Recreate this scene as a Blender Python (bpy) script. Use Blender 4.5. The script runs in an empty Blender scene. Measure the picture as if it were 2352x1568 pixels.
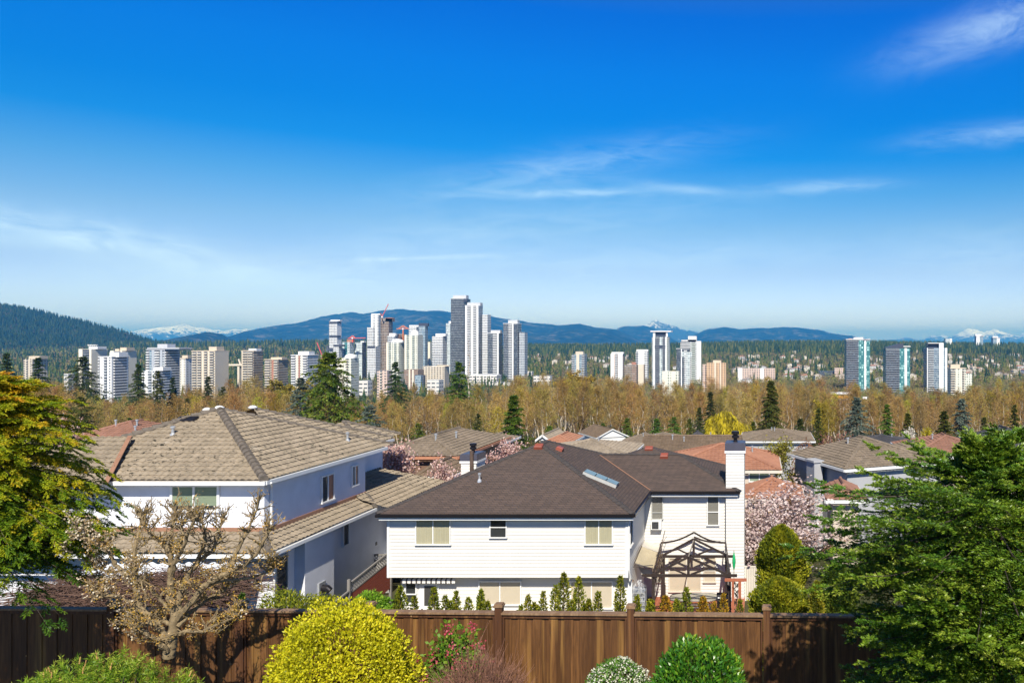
import bpy, bmesh, math, random
import numpy as np
from mathutils import Vector

# ------------------------------------------------------------------ basics
FOC, CX, CY = 1829.33, 1745.0, 784.0     # lens 28 mm on 36 mm; horizon and vanishing point of a 2352 px wide view
R = math.radians
scene = bpy.context.scene
COL = scene.collection
random.seed(7)
rng = np.random.default_rng(7)


def at(u, v, d):
    """World point seen at (u, v) at distance d; the camera is at the origin, looking along +y."""
    return Vector(((u - CX) / FOC * d, d, -(v - CY) / FOC * d))


def px(u, d):
    return (u - CX) / FOC * d


def pz(v, d):
    return -(v - CY) / FOC * d


# terrain profile (height against distance)
_TY = [-200, 0, 14.9, 20, 27, 34, 40, 50, 60, 100, 150, 200, 300, 420, 600, 800, 1500, 1900, 2600, 3300, 3800, 5000, 9000, 90000]
_TZ = [-6.75, -6.75, -6.75, -8.8, -11.2, -13.1, -13.35, -14, -15.6, -19.8, -24.5, -28.8, -35.5, -45, -62, -68, -69, -63, -47, -27, -29, -70, -72, -72]


def ground_z(x, y):
    z = np.interp(y, _TY, _TZ)
    far = np.clip((np.asarray(y) - 1500) / 1500, 0, 1)
    return z + far * (5 * np.sin(x * .0031 + 1) + 4 * np.sin(x * .0011 + y * .002))


def tag(o, label=None, cat=None, group=None, kind=None):
    if label: o['label'] = label
    if cat: o['category'] = cat
    if group: o['group'] = group
    if kind: o['kind'] = kind
    return o


def thing(name, label, cat, loc=(0, 0, 0), rz=0, group=None):
    o = bpy.data.objects.new(name, None)
    COL.objects.link(o)
    o.location = loc
    o.rotation_euler = (0, 0, rz)
    o.empty_display_size = .3
    return tag(o, label, cat, group)


def origin_of(o):
    p = Vector((0, 0, 0))
    while o is not None:
        p = p + o.location
        o = o.parent
    return p


def link(name, me, mat=None, parent=None):
    o = bpy.data.objects.new(name, me)
    COL.objects.link(o)
    if mat is not None and not me.materials:
        me.materials.append(mat)
    if parent is not None:
        o.parent = parent
    return o


def copy_tree(o, parent=None):
    c = o.copy()
    COL.objects.link(c)
    c.parent = parent
    for ch in list(o.children):
        copy_tree(ch, c)
    return c


class MB:
    """Collects faces in world coordinates (or the thing's own, with local=True); build() makes one mesh."""
    def __init__(s):
        s.v, s.f = [], []

    def poly(s, *pts):
        i = len(s.v)
        s.v += [tuple(p) for p in pts]
        s.f.append(tuple(range(i, i + len(pts))))
        return s

    def box(s, x0, x1, y0, y1, z0, z1):
        i = len(s.v)
        s.v += [(x0, y0, z0), (x1, y0, z0), (x1, y1, z0), (x0, y1, z0), (x0, y0, z1), (x1, y0, z1), (x1, y1, z1), (x0, y1, z1)]
        s.f += [tuple(i + k for k in q) for q in ((0, 3, 2, 1), (4, 5, 6, 7), (0, 1, 5, 4), (1, 2, 6, 5), (2, 3, 7, 6), (3, 0, 4, 7))]
        return s

    def beam(s, p, q, w, h, up=(0, 0, 1)):
        p, q = Vector(p), Vector(q)
        d = (q - p).normalized()
        up = Vector(up)
        if abs(d.dot(up)) > .98:
            up = Vector((0, 1, 0))
        a = d.cross(up).normalized() * (w / 2)
        b = a.cross(d).normalized() * (h / 2)
        i = len(s.v)
        for e in (p, q):
            s.v += [tuple(e - a - b), tuple(e + a - b), tuple(e + a + b), tuple(e - a + b)]
        s.f += [tuple(i + k for k in t) for t in ((0, 1, 2, 3), (7, 6, 5, 4), (0, 4, 5, 1), (1, 5, 6, 2), (2, 6, 7, 3), (3, 7, 4, 0))]
        return s

    def tube(s, pts, rads, n=8, caps=True):
        pts = [Vector(p) for p in pts]
        if not hasattr(rads, '__len__'):
            rads = [rads] * len(pts)
        i0 = len(s.v)
        a = None
        for k, p in enumerate(pts):
            d = (pts[min(k + 1, len(pts) - 1)] - pts[max(k - 1, 0)]).normalized()
            if a is None:
                a = d.cross(Vector((0, 0, 1)) if abs(d.z) < .9 else Vector((0, 1, 0))).normalized()
            a = (a - d * a.dot(d)).normalized()
            b = d.cross(a)
            for j in range(n):
                t = 2 * math.pi * j / n
                s.v.append(tuple(p + (a * math.cos(t) + b * math.sin(t)) * rads[k]))
        for k in range(len(pts) - 1):
            for j in range(n):
                s.f.append((i0 + k * n + j, i0 + k * n + (j + 1) % n, i0 + (k + 1) * n + (j + 1) % n, i0 + (k + 1) * n + j))
        if caps:
            s.f.append(tuple(i0 + j for j in reversed(range(n))))
            s.f.append(tuple(i0 + (len(pts) - 1) * n + j for j in range(n)))
        return s

    def lathe(s, c, prof, n=16):
        """prof: list of (radius, z) from bottom to top around the vertical through c."""
        i0 = len(s.v)
        for r, z in prof:
            for j in range(n):
                t = 2 * math.pi * j / n
                s.v.append((c[0] + r * math.cos(t), c[1] + r * math.sin(t), c[2] + z))
        for k in range(len(prof) - 1):
            for j in range(n):
                s.f.append((i0 + k * n + j, i0 + k * n + (j + 1) % n, i0 + (k + 1) * n + (j + 1) % n, i0 + (k + 1) * n + j))
        s.f.append(tuple(i0 + j for j in reversed(range(n))))
        s.f.append(tuple(i0 + (len(prof) - 1) * n + j for j in range(n)))
        return s

    def add(s, vf):
        i = len(s.v)
        s.v += [tuple(p) for p in vf[0]]
        s.f += [tuple(i + k for k in q) for q in vf[1]]
        return s

    def build(s, name, mat, parent=None, local=False, smooth=False):
        me = bpy.data.meshes.new(name)
        off = Vector((0, 0, 0)) if (local or parent is None) else origin_of(parent)
        me.from_pydata([(x - off.x, y - off.y, z - off.z) for x, y, z in s.v], [], s.f)
        if smooth:
            me.shade_smooth()
        me.update()
        return link(name, me, mat, parent)


def np_mesh(name, V, F, attr=None, smooth=False):
    """V (n,3); F (m,k) faces with the same number of corners; attr: per vertex float 't'."""
    V = np.ascontiguousarray(V, dtype=np.float32)
    F = np.ascontiguousarray(F, dtype=np.int32)
    me = bpy.data.meshes.new(name)
    me.vertices.add(len(V))
    me.vertices.foreach_set('co', V.ravel())
    k = F.shape[1]
    me.loops.add(F.size)
    me.loops.foreach_set('vertex_index', F.ravel())
    me.polygons.add(len(F))
    me.polygons.foreach_set('loop_start', np.arange(0, F.size, k, dtype=np.int32))
    if attr is not None:
        a = me.attributes.new('t', 'FLOAT', 'POINT')
        a.data.foreach_set('value', np.ascontiguousarray(attr, dtype=np.float32))
    me.update(calc_edges=True)
    if smooth:
        me.shade_smooth()
    return me


# ------------------------------------------------------------------ materials
def new_mat(name):
    m = bpy.data.materials.new(name)
    m.use_nodes = True
    nt = m.node_tree
    return m, nt, nt.nodes['Principled BSDF']


def nd(nt, kind, **kw):
    n = nt.nodes.new(kind)
    for k, v in kw.items():
        if k in n.inputs.keys() if isinstance(k, str) else False:
            n.inputs[k].default_value = v
        else:
            setattr(n, k, v)
    return n


def c4(c):
    return (c[0], c[1], c[2], 1)


def mix_rgb(nt, fac, a, b, blend='MIX'):
    n = nt.nodes.new('ShaderNodeMix')
    n.data_type = 'RGBA'
    n.blend_type = blend
    for sock, val in ((0, fac), (6, a), (7, b)):
        if hasattr(val, 'is_linked') or hasattr(val, 'links'):
            nt.links.new(val, n.inputs[sock])
        elif isinstance(val, (tuple, list)):
            n.inputs[sock].default_value = c4(val)
        else:
            n.inputs[sock].default_value = val
    return n.outputs[2]


def mth(nt, op, a, b=None, c=None, clamp=False):
    n = nt.nodes.new('ShaderNodeMath')
    n.operation = op
    n.use_clamp = clamp
    for i, val in enumerate((a, b, c)):
        if val is None: continue
        if hasattr(val, 'links'):
            nt.links.new(val, n.inputs[i])
        else:
            n.inputs[i].default_value = val
    return n.outputs[0]


def ramp(nt, fac, stops, interp='LINEAR'):
    n = nt.nodes.new('ShaderNodeValToRGB')
    cr = n.color_ramp
    cr.interpolation = interp
    while len(cr.elements) < len(stops):
        cr.elements.new(.5)
    for e, (p, c) in zip(cr.elements, stops):
        e.position = p
        e.color = c4(c) if not isinstance(c, (int, float)) else (c, c, c, 1)
    nt.links.new(fac, n.inputs[0])
    return n.outputs[0]


def obj_coord(nt, scale=(1, 1, 1)):
    tc = nt.nodes.new('ShaderNodeTexCoord')
    mp = nt.nodes.new('ShaderNodeMapping')
    mp.inputs['Scale'].default_value = scale
    nt.links.new(tc.outputs['Object'], mp.inputs[0])
    return mp.outputs[0]


def noise(nt, vec, scale, detail=4, rough=.55, dist=0):
    n = nt.nodes.new('ShaderNodeTexNoise')
    n.inputs['Scale'].default_value = scale
    n.inputs['Detail'].default_value = detail
    n.inputs['Roughness'].default_value = rough
    n.inputs['Distortion'].default_value = dist
    nt.links.new(vec, n.inputs['Vector'])
    return n.outputs['Fac']


def bump(nt, b, height, strength=.3, dist=.02):
    n = nt.nodes.new('ShaderNodeBump')
    n.inputs['Strength'].default_value = strength
    n.inputs['Distance'].default_value = dist
    nt.links.new(height, n.inputs['Height'])
    nt.links.new(n.outputs[0], b.inputs['Normal'])


def plain(name, col, rough=.6, var=.12, scale=3, metal=0, bumps=0, bscale=60, spec=.5, stretch=(1, 1, 1)):
    m, nt, b = new_mat(name)
    b.inputs['Roughness'].default_value = rough
    b.inputs['Metallic'].default_value = metal
    b.inputs['Specular IOR Level'].default_value = spec
    if var:
        v = obj_coord(nt, stretch)
        f = noise(nt, v, scale)
        f = mth(nt, 'MULTIPLY_ADD', f, 1.8, -.4, clamp=True)
        nt.links.new(mix_rgb(nt, f, tuple(k * (1 - var) for k in col), tuple(min(1, k * (1 + var)) for k in col)), b.inputs['Base Color'])
        if bumps:
            bump(nt, b, noise(nt, v, bscale, 3), bumps, .01)
    else:
        b.inputs['Base Color'].default_value = c4(col)
    return m


def leaf_mat(name, stops, trans=.3, rough=.5, obj_var=0., spec=.3):
    """Foliage: colour from the per-leaf value 't', some light passing through."""
    m, nt, b = new_mat(name)
    at_ = nt.nodes.new('ShaderNodeAttribute')
    at_.attribute_name = 't'
    col = ramp(nt, at_.outputs['Fac'], stops)
    if obj_var:
        oi = nt.nodes.new('ShaderNodeObjectInfo')
        hs = nt.nodes.new('ShaderNodeHueSaturation')
        nt.links.new(col, hs.inputs['Color'])
        nt.links.new(mth(nt, 'MULTIPLY_ADD', oi.outputs['Random'], .12 * obj_var, .5 - .06 * obj_var), hs.inputs['Hue'])
        nt.links.new(mth(nt, 'MULTIPLY_ADD', mth(nt, 'FRACT', mth(nt, 'MULTIPLY', oi.outputs['Random'], 7.3)), .9 * obj_var, 1 - .45 * obj_var), hs.inputs['Value'])
        col = hs.outputs[0]
    nt.links.new(col, b.inputs['Base Color'])
    b.inputs['Roughness'].default_value = rough
    b.inputs['Specular IOR Level'].default_value = spec
    if trans:
        tr = nt.nodes.new('ShaderNodeBsdfTranslucent')
        nt.links.new(col, tr.inputs[0])
        mx = nt.nodes.new('ShaderNodeMixShader')
        mx.inputs[0].default_value = trans
        nt.links.new(b.outputs[0], mx.inputs[1])
        nt.links.new(tr.outputs[0], mx.inputs[2])
        nt.links.new(mx.outputs[0], nt.nodes['Material Output'].inputs[0])
    return m


# ------------------------------------------------------------------ camera, sun, sky
cam = bpy.data.cameras.new('camera')
cam.lens = 28
cam.sensor_width = 36
cam.shift_x = -(CX - 1176) / 2352
cam.clip_start = .1
cam.clip_end = 120000
cam_o = bpy.data.objects.new('camera', cam)
COL.objects.link(cam_o)
cam_o.rotation_euler = (R(90), 0, 0)
scene.camera = cam_o

SUN = Vector((.2, -1, .95)).normalized()
sun = bpy.data.lights.new('sun', 'SUN')
sun.energy = 5.0
sun.angle = R(.53)
sun.color = (1, .93, .81)
sun_o = bpy.data.objects.new('sun', sun)
COL.objects.link(sun_o)
sun_o.rotation_euler = SUN.to_track_quat('Z', 'Y').to_euler()
sun_o.location = (0, -20, 60)

w = bpy.data.worlds.new('World')
scene.world = w
w.use_nodes = True
nt = w.node_tree
bg = nt.nodes['Background']
sky = nt.nodes.new('ShaderNodeTexSky')
sky.sky_type = 'NISHITA'
sky.sun_disc = False
sky.sun_elevation = math.asin(SUN.z)
sky.sun_rotation = math.atan2(SUN.x, SUN.y)
sky.altitude = 80
sky.air_density = 1.0
sky.dust_density = .35
sky.ozone_density = 3.0
tc = nt.nodes.new('ShaderNodeTexCoord')
sep = nt.nodes.new('ShaderNodeSeparateXYZ')
nt.links.new(tc.outputs['Generated'], sep.inputs[0])
dx, dy, dz = sep.outputs[0], sep.outputs[1], sep.outputs[2]
# deep polarised blue high up, paler towards the horizon
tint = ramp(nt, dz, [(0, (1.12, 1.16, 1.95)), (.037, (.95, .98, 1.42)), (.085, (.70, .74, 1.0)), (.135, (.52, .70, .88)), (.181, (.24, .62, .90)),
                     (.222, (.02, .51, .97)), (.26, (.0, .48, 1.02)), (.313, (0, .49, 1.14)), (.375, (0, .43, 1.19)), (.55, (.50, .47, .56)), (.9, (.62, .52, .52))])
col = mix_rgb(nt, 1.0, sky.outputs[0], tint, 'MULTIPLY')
# wisps of cirrus, laid out by direction
yy = mth(nt, 'MAXIMUM', dy, .08)
X = mth(nt, 'DIVIDE', dx, yy)
Z = mth(nt, 'DIVIDE', dz, yy)
cmb = nt.nodes.new('ShaderNodeCombineXYZ')
nt.links.new(X, cmb.inputs[0])
nt.links.new(Z, cmb.inputs[1])
total = None
WISPS = [  # u, v, half length, half height, tilt, strength
    (2225, 92, 165, 42, 17, .34), (2345, 35, 110, 45, 24, .3), (2280, 310, 170, 24, 6, .26), (1310, 443, 200, 10, 1, .38),
    (1570, 434, 120, 12, -6, .25), (1270, 388, 300, 40, 9, .26), (330, 575, 420, 50, -11, .5), (60, 530, 240, 40, -8, .3),
    (965, 592, 190, 6, 2, .46), (560, 640, 520, 46, 3, .42), (1150, 520, 480, 46, 6, .2), (1500, 600, 420, 40, 2, .22), (1890, 430, 150, 14, 3, .3), (2290, 590, 260, 70, 4, .2)]
def fibres(ang, strch, sc):
    ca, sa = math.cos(R(ang)), math.sin(R(ang))
    cb = nt.nodes.new('ShaderNodeCombineXYZ')
    nt.links.new(mth(nt, 'ADD', mth(nt, 'MULTIPLY', X, ca), mth(nt, 'MULTIPLY', Z, sa)), cb.inputs[0])
    nt.links.new(mth(nt, 'MULTIPLY', mth(nt, 'SUBTRACT', mth(nt, 'MULTIPLY', Z, ca), mth(nt, 'MULTIPLY', X, sa)), strch), cb.inputs[1])
    return noise(nt, cb.outputs[0], sc, 5, .64, .9)


FIB = {1: fibres(20, 2.4, 10.0), 0: fibres(2, 4.5, 13.0), -1: fibres(-10, 4.0, 9.0)}
low = noise(nt, cmb.outputs[0], 4.0, 2, .5, .4)
for k, (u, v, a, b_, ang, st) in enumerate(WISPS):
    ca, sa = math.cos(R(ang)), math.sin(R(ang))
    ox, oz = mth(nt, 'SUBTRACT', X, (u - CX) / FOC), mth(nt, 'SUBTRACT', Z, (CY - v) / FOC)
    p = mth(nt, 'ADD', mth(nt, 'MULTIPLY', ox, ca), mth(nt, 'MULTIPLY', oz, sa))
    q = mth(nt, 'SUBTRACT', mth(nt, 'MULTIPLY', oz, ca), mth(nt, 'MULTIPLY', ox, sa))
    n_ = FIB[1 if ang > 12 else -1 if ang < -5 else 0]
    wob = mth(nt, 'MULTIPLY_ADD', low, 1.2 * b_ / FOC, -.6 * b_ / FOC)
    g = mth(nt, 'ADD', mth(nt, 'POWER', mth(nt, 'DIVIDE', p, a / FOC), 2.0), mth(nt, 'POWER', mth(nt, 'DIVIDE', mth(nt, 'ADD', q, wob), b_ / FOC), 2.0))
    e = mth(nt, 'POWER', 2.718, mth(nt, 'MULTIPLY', g, -1.0))
    e = mth(nt, 'MULTIPLY', e, mth(nt, 'MULTIPLY', mth(nt, 'MULTIPLY_ADD', n_, 2.6, -.62, clamp=True), st))
    total = e if total is None else mth(nt, 'ADD', total, e)
front = mth(nt, 'GREATER_THAN', dy, .09)
total = mth(nt, 'MULTIPLY', mth(nt, 'MINIMUM', total, .95), front)
CLOUD = (6.0, 7.9, 9.2)
col = mix_rgb(nt, total, col, CLOUD)
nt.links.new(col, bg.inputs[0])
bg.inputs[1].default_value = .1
w.cycles.sampling_method = 'MANUAL'
w.cycles.sample_map_resolution = 256

scene.view_settings.view_transform = 'Standard'
scene.view_settings.look = 'None'
scene.view_settings.exposure = 0.5
scene.view_settings.gamma = 1
scene.render.engine = 'CYCLES'
scene.cycles.use_denoising = True
scene.cycles.max_bounces = 6
scene.cycles.diffuse_bounces = 3
scene.cycles.glossy_bounces = 2
scene.cycles.transmission_bounces = 3
scene.cycles.transparent_max_bounces = 6
scene.cycles.volume_bounces = 0
scene.cycles.caustics_reflective = False
scene.cycles.caustics_refractive = False

# ------------------------------------------------------------------ ground, hill, mountains, haze
def ground_mat():
    m, nt, b = new_mat('earth_and_grass')
    v = obj_coord(nt)
    f = noise(nt, v, .05, 6)
    g = noise(nt, v, 1.7, 4)
    col = ramp(nt, f, [(.3, (.045, .06, .018)), (.5, (.075, .075, .03)), (.65, (.11, .085, .05)), (.8, (.06, .08, .025))])
    nt.links.new(mix_rgb(nt, mth(nt, 'MULTIPLY', g, .6), col, (.03, .035, .015)), b.inputs['Base Color'])
    b.inputs['Roughness'].default_value = .95
    b.inputs['Specular IOR Level'].default_value = .1
    return m


ys = np.concatenate([np.linspace(-30, 60, 61), np.geomspace(61, 6000, 130), np.geomspace(6500, 60000, 14)])
ts = np.linspace(-1, 1, 101)
G = np.array([[t * (70 + 1.9 * max(y, 0)), y] for y in ys for t in ts])
gz = ground_z(G[:, 0], G[:, 1])
nt_ = len(ts)
idx = np.array([[i * nt_ + j, i * nt_ + j + 1, (i + 1) * nt_ + j + 1, (i + 1) * nt_ + j] for i in range(len(ys) - 1) for j in range(nt_ - 1)])
tag(link('ground', np_mesh('ground', np.column_stack([G, gz]), idx, smooth=True), ground_mat()), kind='structure')


def fbm(x, y, seed=0, octaves=6):
    r = np.random.default_rng(seed)
    out = np.zeros_like(x, dtype=float)
    amp, fr = 1., 1.
    for _ in range(octaves):
        for _k in range(3):
            a = r.uniform(0, 2 * np.pi)
            out += amp * np.sin((x * np.cos(a) + y * np.sin(a)) * fr * r.uniform(.8, 1.3) + r.uniform(0, 6.3)) / 3
        amp *= .52
        fr *= 2.03
    return out


def ridge(name, prof, D, depth, base, mat, seed=1, rough=10., nu=260, nr=30, pw=1.0, gully=.3, back=.6, jag=0.):
    """A mountain whose skyline follows prof (u, v) at distance D, with real slopes in front of it and behind it."""
    us = np.linspace(prof[0][0], prof[-1][0], nu)
    vs = np.interp(us, [p[0] for p in prof], [p[1] for p in prof])
    rj = np.random.default_rng(seed + 40)
    jg = np.interp(us, np.linspace(us[0], us[-1], 60), rj.normal(0, 1, 60)) * .8 + np.interp(us, np.linspace(us[0], us[-1], 150), rj.normal(0, 1, 150)) * .5
    vs = vs + jag * jg
    zr = -(vs - CY) / FOC * D
    rows = list(np.linspace(0, 1, nr)) + [1 + back * k / 6 for k in range(1, 7)]
    V = []
    wl = 1 / (rough * 14)
    for s in rows:
        d = D - (1 - s) * depth
        x = (us - CX) / FOC * (D * .35 + d * .65)
        y = np.full_like(us, d)
        h = s ** pw if s <= 1 else 1 - ((s - 1) / back) ** 1.3
        k = 4 * abs(s) * abs(1 - s) if s <= 1 else .5
        g = fbm(x * wl, y * wl * .45, seed)
        z = base + (zr - base) * (h + gully * k * .35 * g) + rough * .35 * fbm(x * wl * 4, y * wl * 4, seed + 5) * (1 if s < 1.01 else .3) * min(1, s * 3)
        V.append(np.column_stack([x, y, z]))
    V = np.concatenate(V)
    n = nu
    Fq = np.array([[i * n + j, i * n + j + 1, (i + 1) * n + j + 1, (i + 1) * n + j] for i in range(len(rows) - 1) for j in range(n - 1)])
    return tag(link(name, np_mesh(name, V, Fq, smooth=True), mat), kind='structure')


def forest_slope(name, c0, c1, sc, c2=None):
    m, nt, b = new_mat(name)
    v = obj_coord(nt)
    f = noise(nt, v, sc, 8, .65)
    f2 = noise(nt, v, sc * .22, 3, .6)
    f = mth(nt, 'ADD', mth(nt, 'MULTIPLY', f, .7), mth(nt, 'MULTIPLY', f2, .3))
    col = ramp(nt, f, [(.38, c0), (.52, c1), (.66, c2 or c1)])
    nt.links.new(col, b.inputs['Base Color'])
    b.inputs['Roughness'].default_value = 1
    b.inputs['Specular IOR Level'].default_value = 0
    return m


def snow_slope(name, z0, z1, sc, amount=.5):
    m, nt, b = new_mat(name)
    v = obj_coord(nt)
    sp = nt.nodes.new('ShaderNodeSeparateXYZ')
    nt.links.new(v, sp.inputs[0])
    h = nt.nodes.new('ShaderNodeMapRange')
    h.inputs[1].default_value, h.inputs[2].default_value = z0, z1
    nt.links.new(sp.outputs[2], h.inputs[0])
    n_ = noise(nt, obj_coord(nt, (1, 1, .45)), sc, 10, .72, .6)
    f = mth(nt, 'ADD', h.outputs[0], mth(nt, 'MULTIPLY_ADD', n_, 3.4, -1.7 - (0.5 - amount)))
    f = mth(nt, 'MULTIPLY_ADD', mth(nt, 'SUBTRACT', f, .5), 6, .5, clamp=True)
    rock = ramp(nt, noise(nt, v, sc * 3, 5), [(.35, (.02, .035, .035)), (.7, (.07, .08, .085))])
    nt.links.new(mix_rgb(nt, f, rock, (.88, .9, .93)), b.inputs['Base Color'])
    b.inputs['Roughness'].default_value = .9
    b.inputs['Specular IOR Level'].default_value = .1
    return m


FOREST_A = forest_slope('blue_forest_slope', (.004, .011, .009), (.018, .032, .02), .005, (.14, .125, .10))
FOREST_B = forest_slope('near_forest_slope', (.008, .02, .013), (.022, .038, .02), .01, (.08, .07, .045))
ridge('mountain_long_ridge', [(480, 812), (540, 788), (588, 771), (638, 748), (661, 743), (689, 744), (739, 727), (774, 721), (810, 718), (837, 720), (872, 714),
      (925, 709), (961, 714), (1016, 714), (1036, 718), (1117, 724), (1167, 733), (1189, 735), (1244, 745), (1287, 746), (1332, 743), (1365, 752), (1415, 756),
      (1453, 773), (1488, 792), (1530, 812)], 14500, 4200, -60, FOREST_A, 3, 24, nu=520, nr=60, pw=1.1, gully=.62, jag=.5)
ridge('mountain_round_hill', [(300, 812), (368, 784), (403, 776), (433, 770), (476, 762), (504, 766), (529, 784), (549, 798), (580, 814)], 9000, 1700, -60, FOREST_A, 4, 7)
ridge('mountain_foothill', [(500, 812), (541, 792), (588, 785), (664, 789), (739, 796), (830, 806), (900, 815)], 7200, 1300, -60, FOREST_B, 5, 6)
ridge('mountain_snow_range', [(240, 780), (302, 762), (340, 759), (378, 755), (393, 752), (423, 745), (443, 750), (478, 754), (519, 759), (554, 755), (587, 757), (613, 755), (633, 748),
      (680, 752), (760, 790)], 30000, 5500, -60, snow_slope('snow_range_rock', 110, 640, .006, .60), 6, 34, nu=420, nr=44, jag=1.3, gully=.7)
ridge('mountain_blue_shoulder', [(1380, 790), (1420, 753), (1430, 749), (1453, 748), (1483, 748), (1510, 757), (1560, 786), (1590, 805)], 17500, 3000, -60, FOREST_A, 7, 20, jag=.4, gully=.5)
ridge('mountain_pointed_peak', [(1440, 790), (1475, 752), (1487, 745), (1498, 738), (1507, 733), (1518, 742), (1530, 744), (1541, 747), (1556, 751), (1569, 758), (1585, 759), (1599, 761), (1604, 765), (1650, 795)],
      26000, 4200, -60, snow_slope('pointed_peak_rock', 260, 940, .006, .47), 8, 30, nu=360, nr=44, jag=1.1, gully=.7)
ridge('mountain_flat_ridge', [(1540, 800), (1602, 766), (1629, 755), (1664, 750), (1695, 756), (1717, 755), (1739, 753), (1764, 753), (1794, 751), (1840, 753), (1877, 757), (1915, 766),
      (1970, 773), (2003, 781), (2040, 800)], 16500, 3200, -60, FOREST_A, 9, 20, nu=400, nr=50, pw=1.1, gully=.55, jag=.4)
ridge('mountain_far_snow_peaks', [(1980, 792), (2028, 781), (2066, 779), (2076, 776), (2086, 774), (2099, 781), (2122, 784), (2137, 770), (2157, 771), (2187, 775), (2202, 766), (2214, 760), (2227, 755),
      (2242, 757), (2257, 762), (2270, 760), (2283, 756), (2300, 759), (2312, 766), (2325, 772), (2343, 767), (2352, 762), (2400, 754), (2470, 770), (2560, 800)],
      34000, 5200, -60, snow_slope('far_peaks_rock', 20, 540, .006, .60), 10, 42, nu=520, nr=44, jag=1.7, gully=.8)
HILL_PROF = [(-900, 690), (-400, 672), (-180, 688), (0, 704), (60, 712), (120, 727), (200, 745), (260, 759), (300, 772), (340, 785), (420, 803), (520, 818), (620, 826)]
HILL_D, HILL_DEPTH, HILL_BASE = 4300, 1700, -66
hill_o = ridge('hill', HILL_PROF, HILL_D, HILL_DEPTH, HILL_BASE, FOREST_B, 11, 9, nu=220, gully=.2)


def haze_box():
    m = bpy.data.materials.new('haze_air')
    m.use_nodes = True
    nt = m.node_tree
    nt.nodes.remove(nt.nodes['Principled BSDF'])
    pv = nt.nodes.new('ShaderNodeVolumePrincipled')
    pv.inputs['Color'].default_value = (.05, .37, 1.0, 1)
    pv.inputs['Absorption Color'].default_value = (.35, .5, 1, 1)
    pv.inputs['Density'].default_value = 6.0e-5
    pv.inputs['Anisotropy'].default_value = 0.0
    nt.links.new(pv.outputs[0], nt.nodes['Material Output'].inputs['Volume'])
    b = MB().box(-75000, 75000, -600, 62000, -140, 780)
    return tag(b.build('haze', m), kind='stuff')


haze_box()

# ------------------------------------------------------------------ roofs, windows, walls
def tile_sheet(poly, row=.36, wave=.3, amp=.045, step=.045, seg=6):
    """Rows of wavy roof tiles over a flat convex polygon whose first edge is the eave; returns (verts, faces)."""
    P = [Vector(p) for p in poly]
    e = (P[1] - P[0]).normalized()
    n = None
    for k in range(2, len(P)):
        c = e.cross(P[k] - P[0])
        if c.length > 1e-4:
            n = c.normalized()
            break
    if n.z < 0:
        return tile_sheet([P[1], P[0]] + P[:1:-1], row, wave, amp, step, seg)
    up = n.cross(e)
    A = [(p - P[0]).dot(e) for p in P]
    B = [(p - P[0]).dot(up) for p in P]
    a0, a1, b1 = min(A), max(A), max(B)
    na = max(2, int((a1 - a0) / wave * seg) + 1)
    aa = np.linspace(a0, a1, na)
    h = amp * (.5 + .5 * np.cos(2 * np.pi * aa / wave)) ** .8
    rows = int(b1 / row) + 1
    V, Fq = [], []
    e_, u_, n_, o_ = (np.array(x) for x in (e, up, n, P[0]))
    for r in range(rows):
        jit = rng.normal(0, .004)
        for b, hh in ((r * row, h + step + jit), (r * row + row, h)):
            V.append(o_ + np.outer(aa, e_) + b * u_ + np.outer(hh, n_))
    V = np.concatenate(V)
    for r in range(2 * rows - 1):
        i = np.arange(na - 1)
        q = np.column_stack([r * na + i, r * na + i + 1, (r + 1) * na + i + 1, (r + 1) * na + i])
        Fq.append(q)
    Fq = np.concatenate(Fq)
    me = np_mesh('t', V, Fq)
    bm = bmesh.new()
    bm.from_mesh(me)
    bpy.data.meshes.remove(me)
    for k in range(len(P)):
        p, q = P[k], P[(k + 1) % len(P)]
        if (q - p).length < 1e-4:
            continue
        out = (q - p).cross(n).normalized()
        if k == 0:
            p = p - up * .001
        bmesh.ops.bisect_plane(bm, geom=bm.verts[:] + bm.edges[:] + bm.faces[:], plane_co=p, plane_no=out, clear_outer=True)
    bm.verts.index_update()
    res = ([tuple(v.co) for v in bm.verts], [tuple(v.index for v in f.verts) for f in bm.faces])
    bm.free()
    return res


def flat_up(poly):
    return ([tuple(p) for p in poly], [tuple(range(len(poly)))])


def ridge_caps(ro, p, q, w=.2, h=.1, ln=.38):
    """Overlapping half-round ridge tiles along p-q."""
    mb = MB()
    p, q = Vector(p), Vector(q)
    n = max(1, int((q - p).length / ln))
    for k in range(n):
        a, b = p.lerp(q, k / n), p.lerp(q, (k + 1.12) / n)
        mb.tube([a + Vector((0, 0, .05)), b + Vector((0, 0, .015))], [w * .56, w * .44], 8)
    return mb.build('ridge_cap', M['ridge_dark'], ro)


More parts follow.
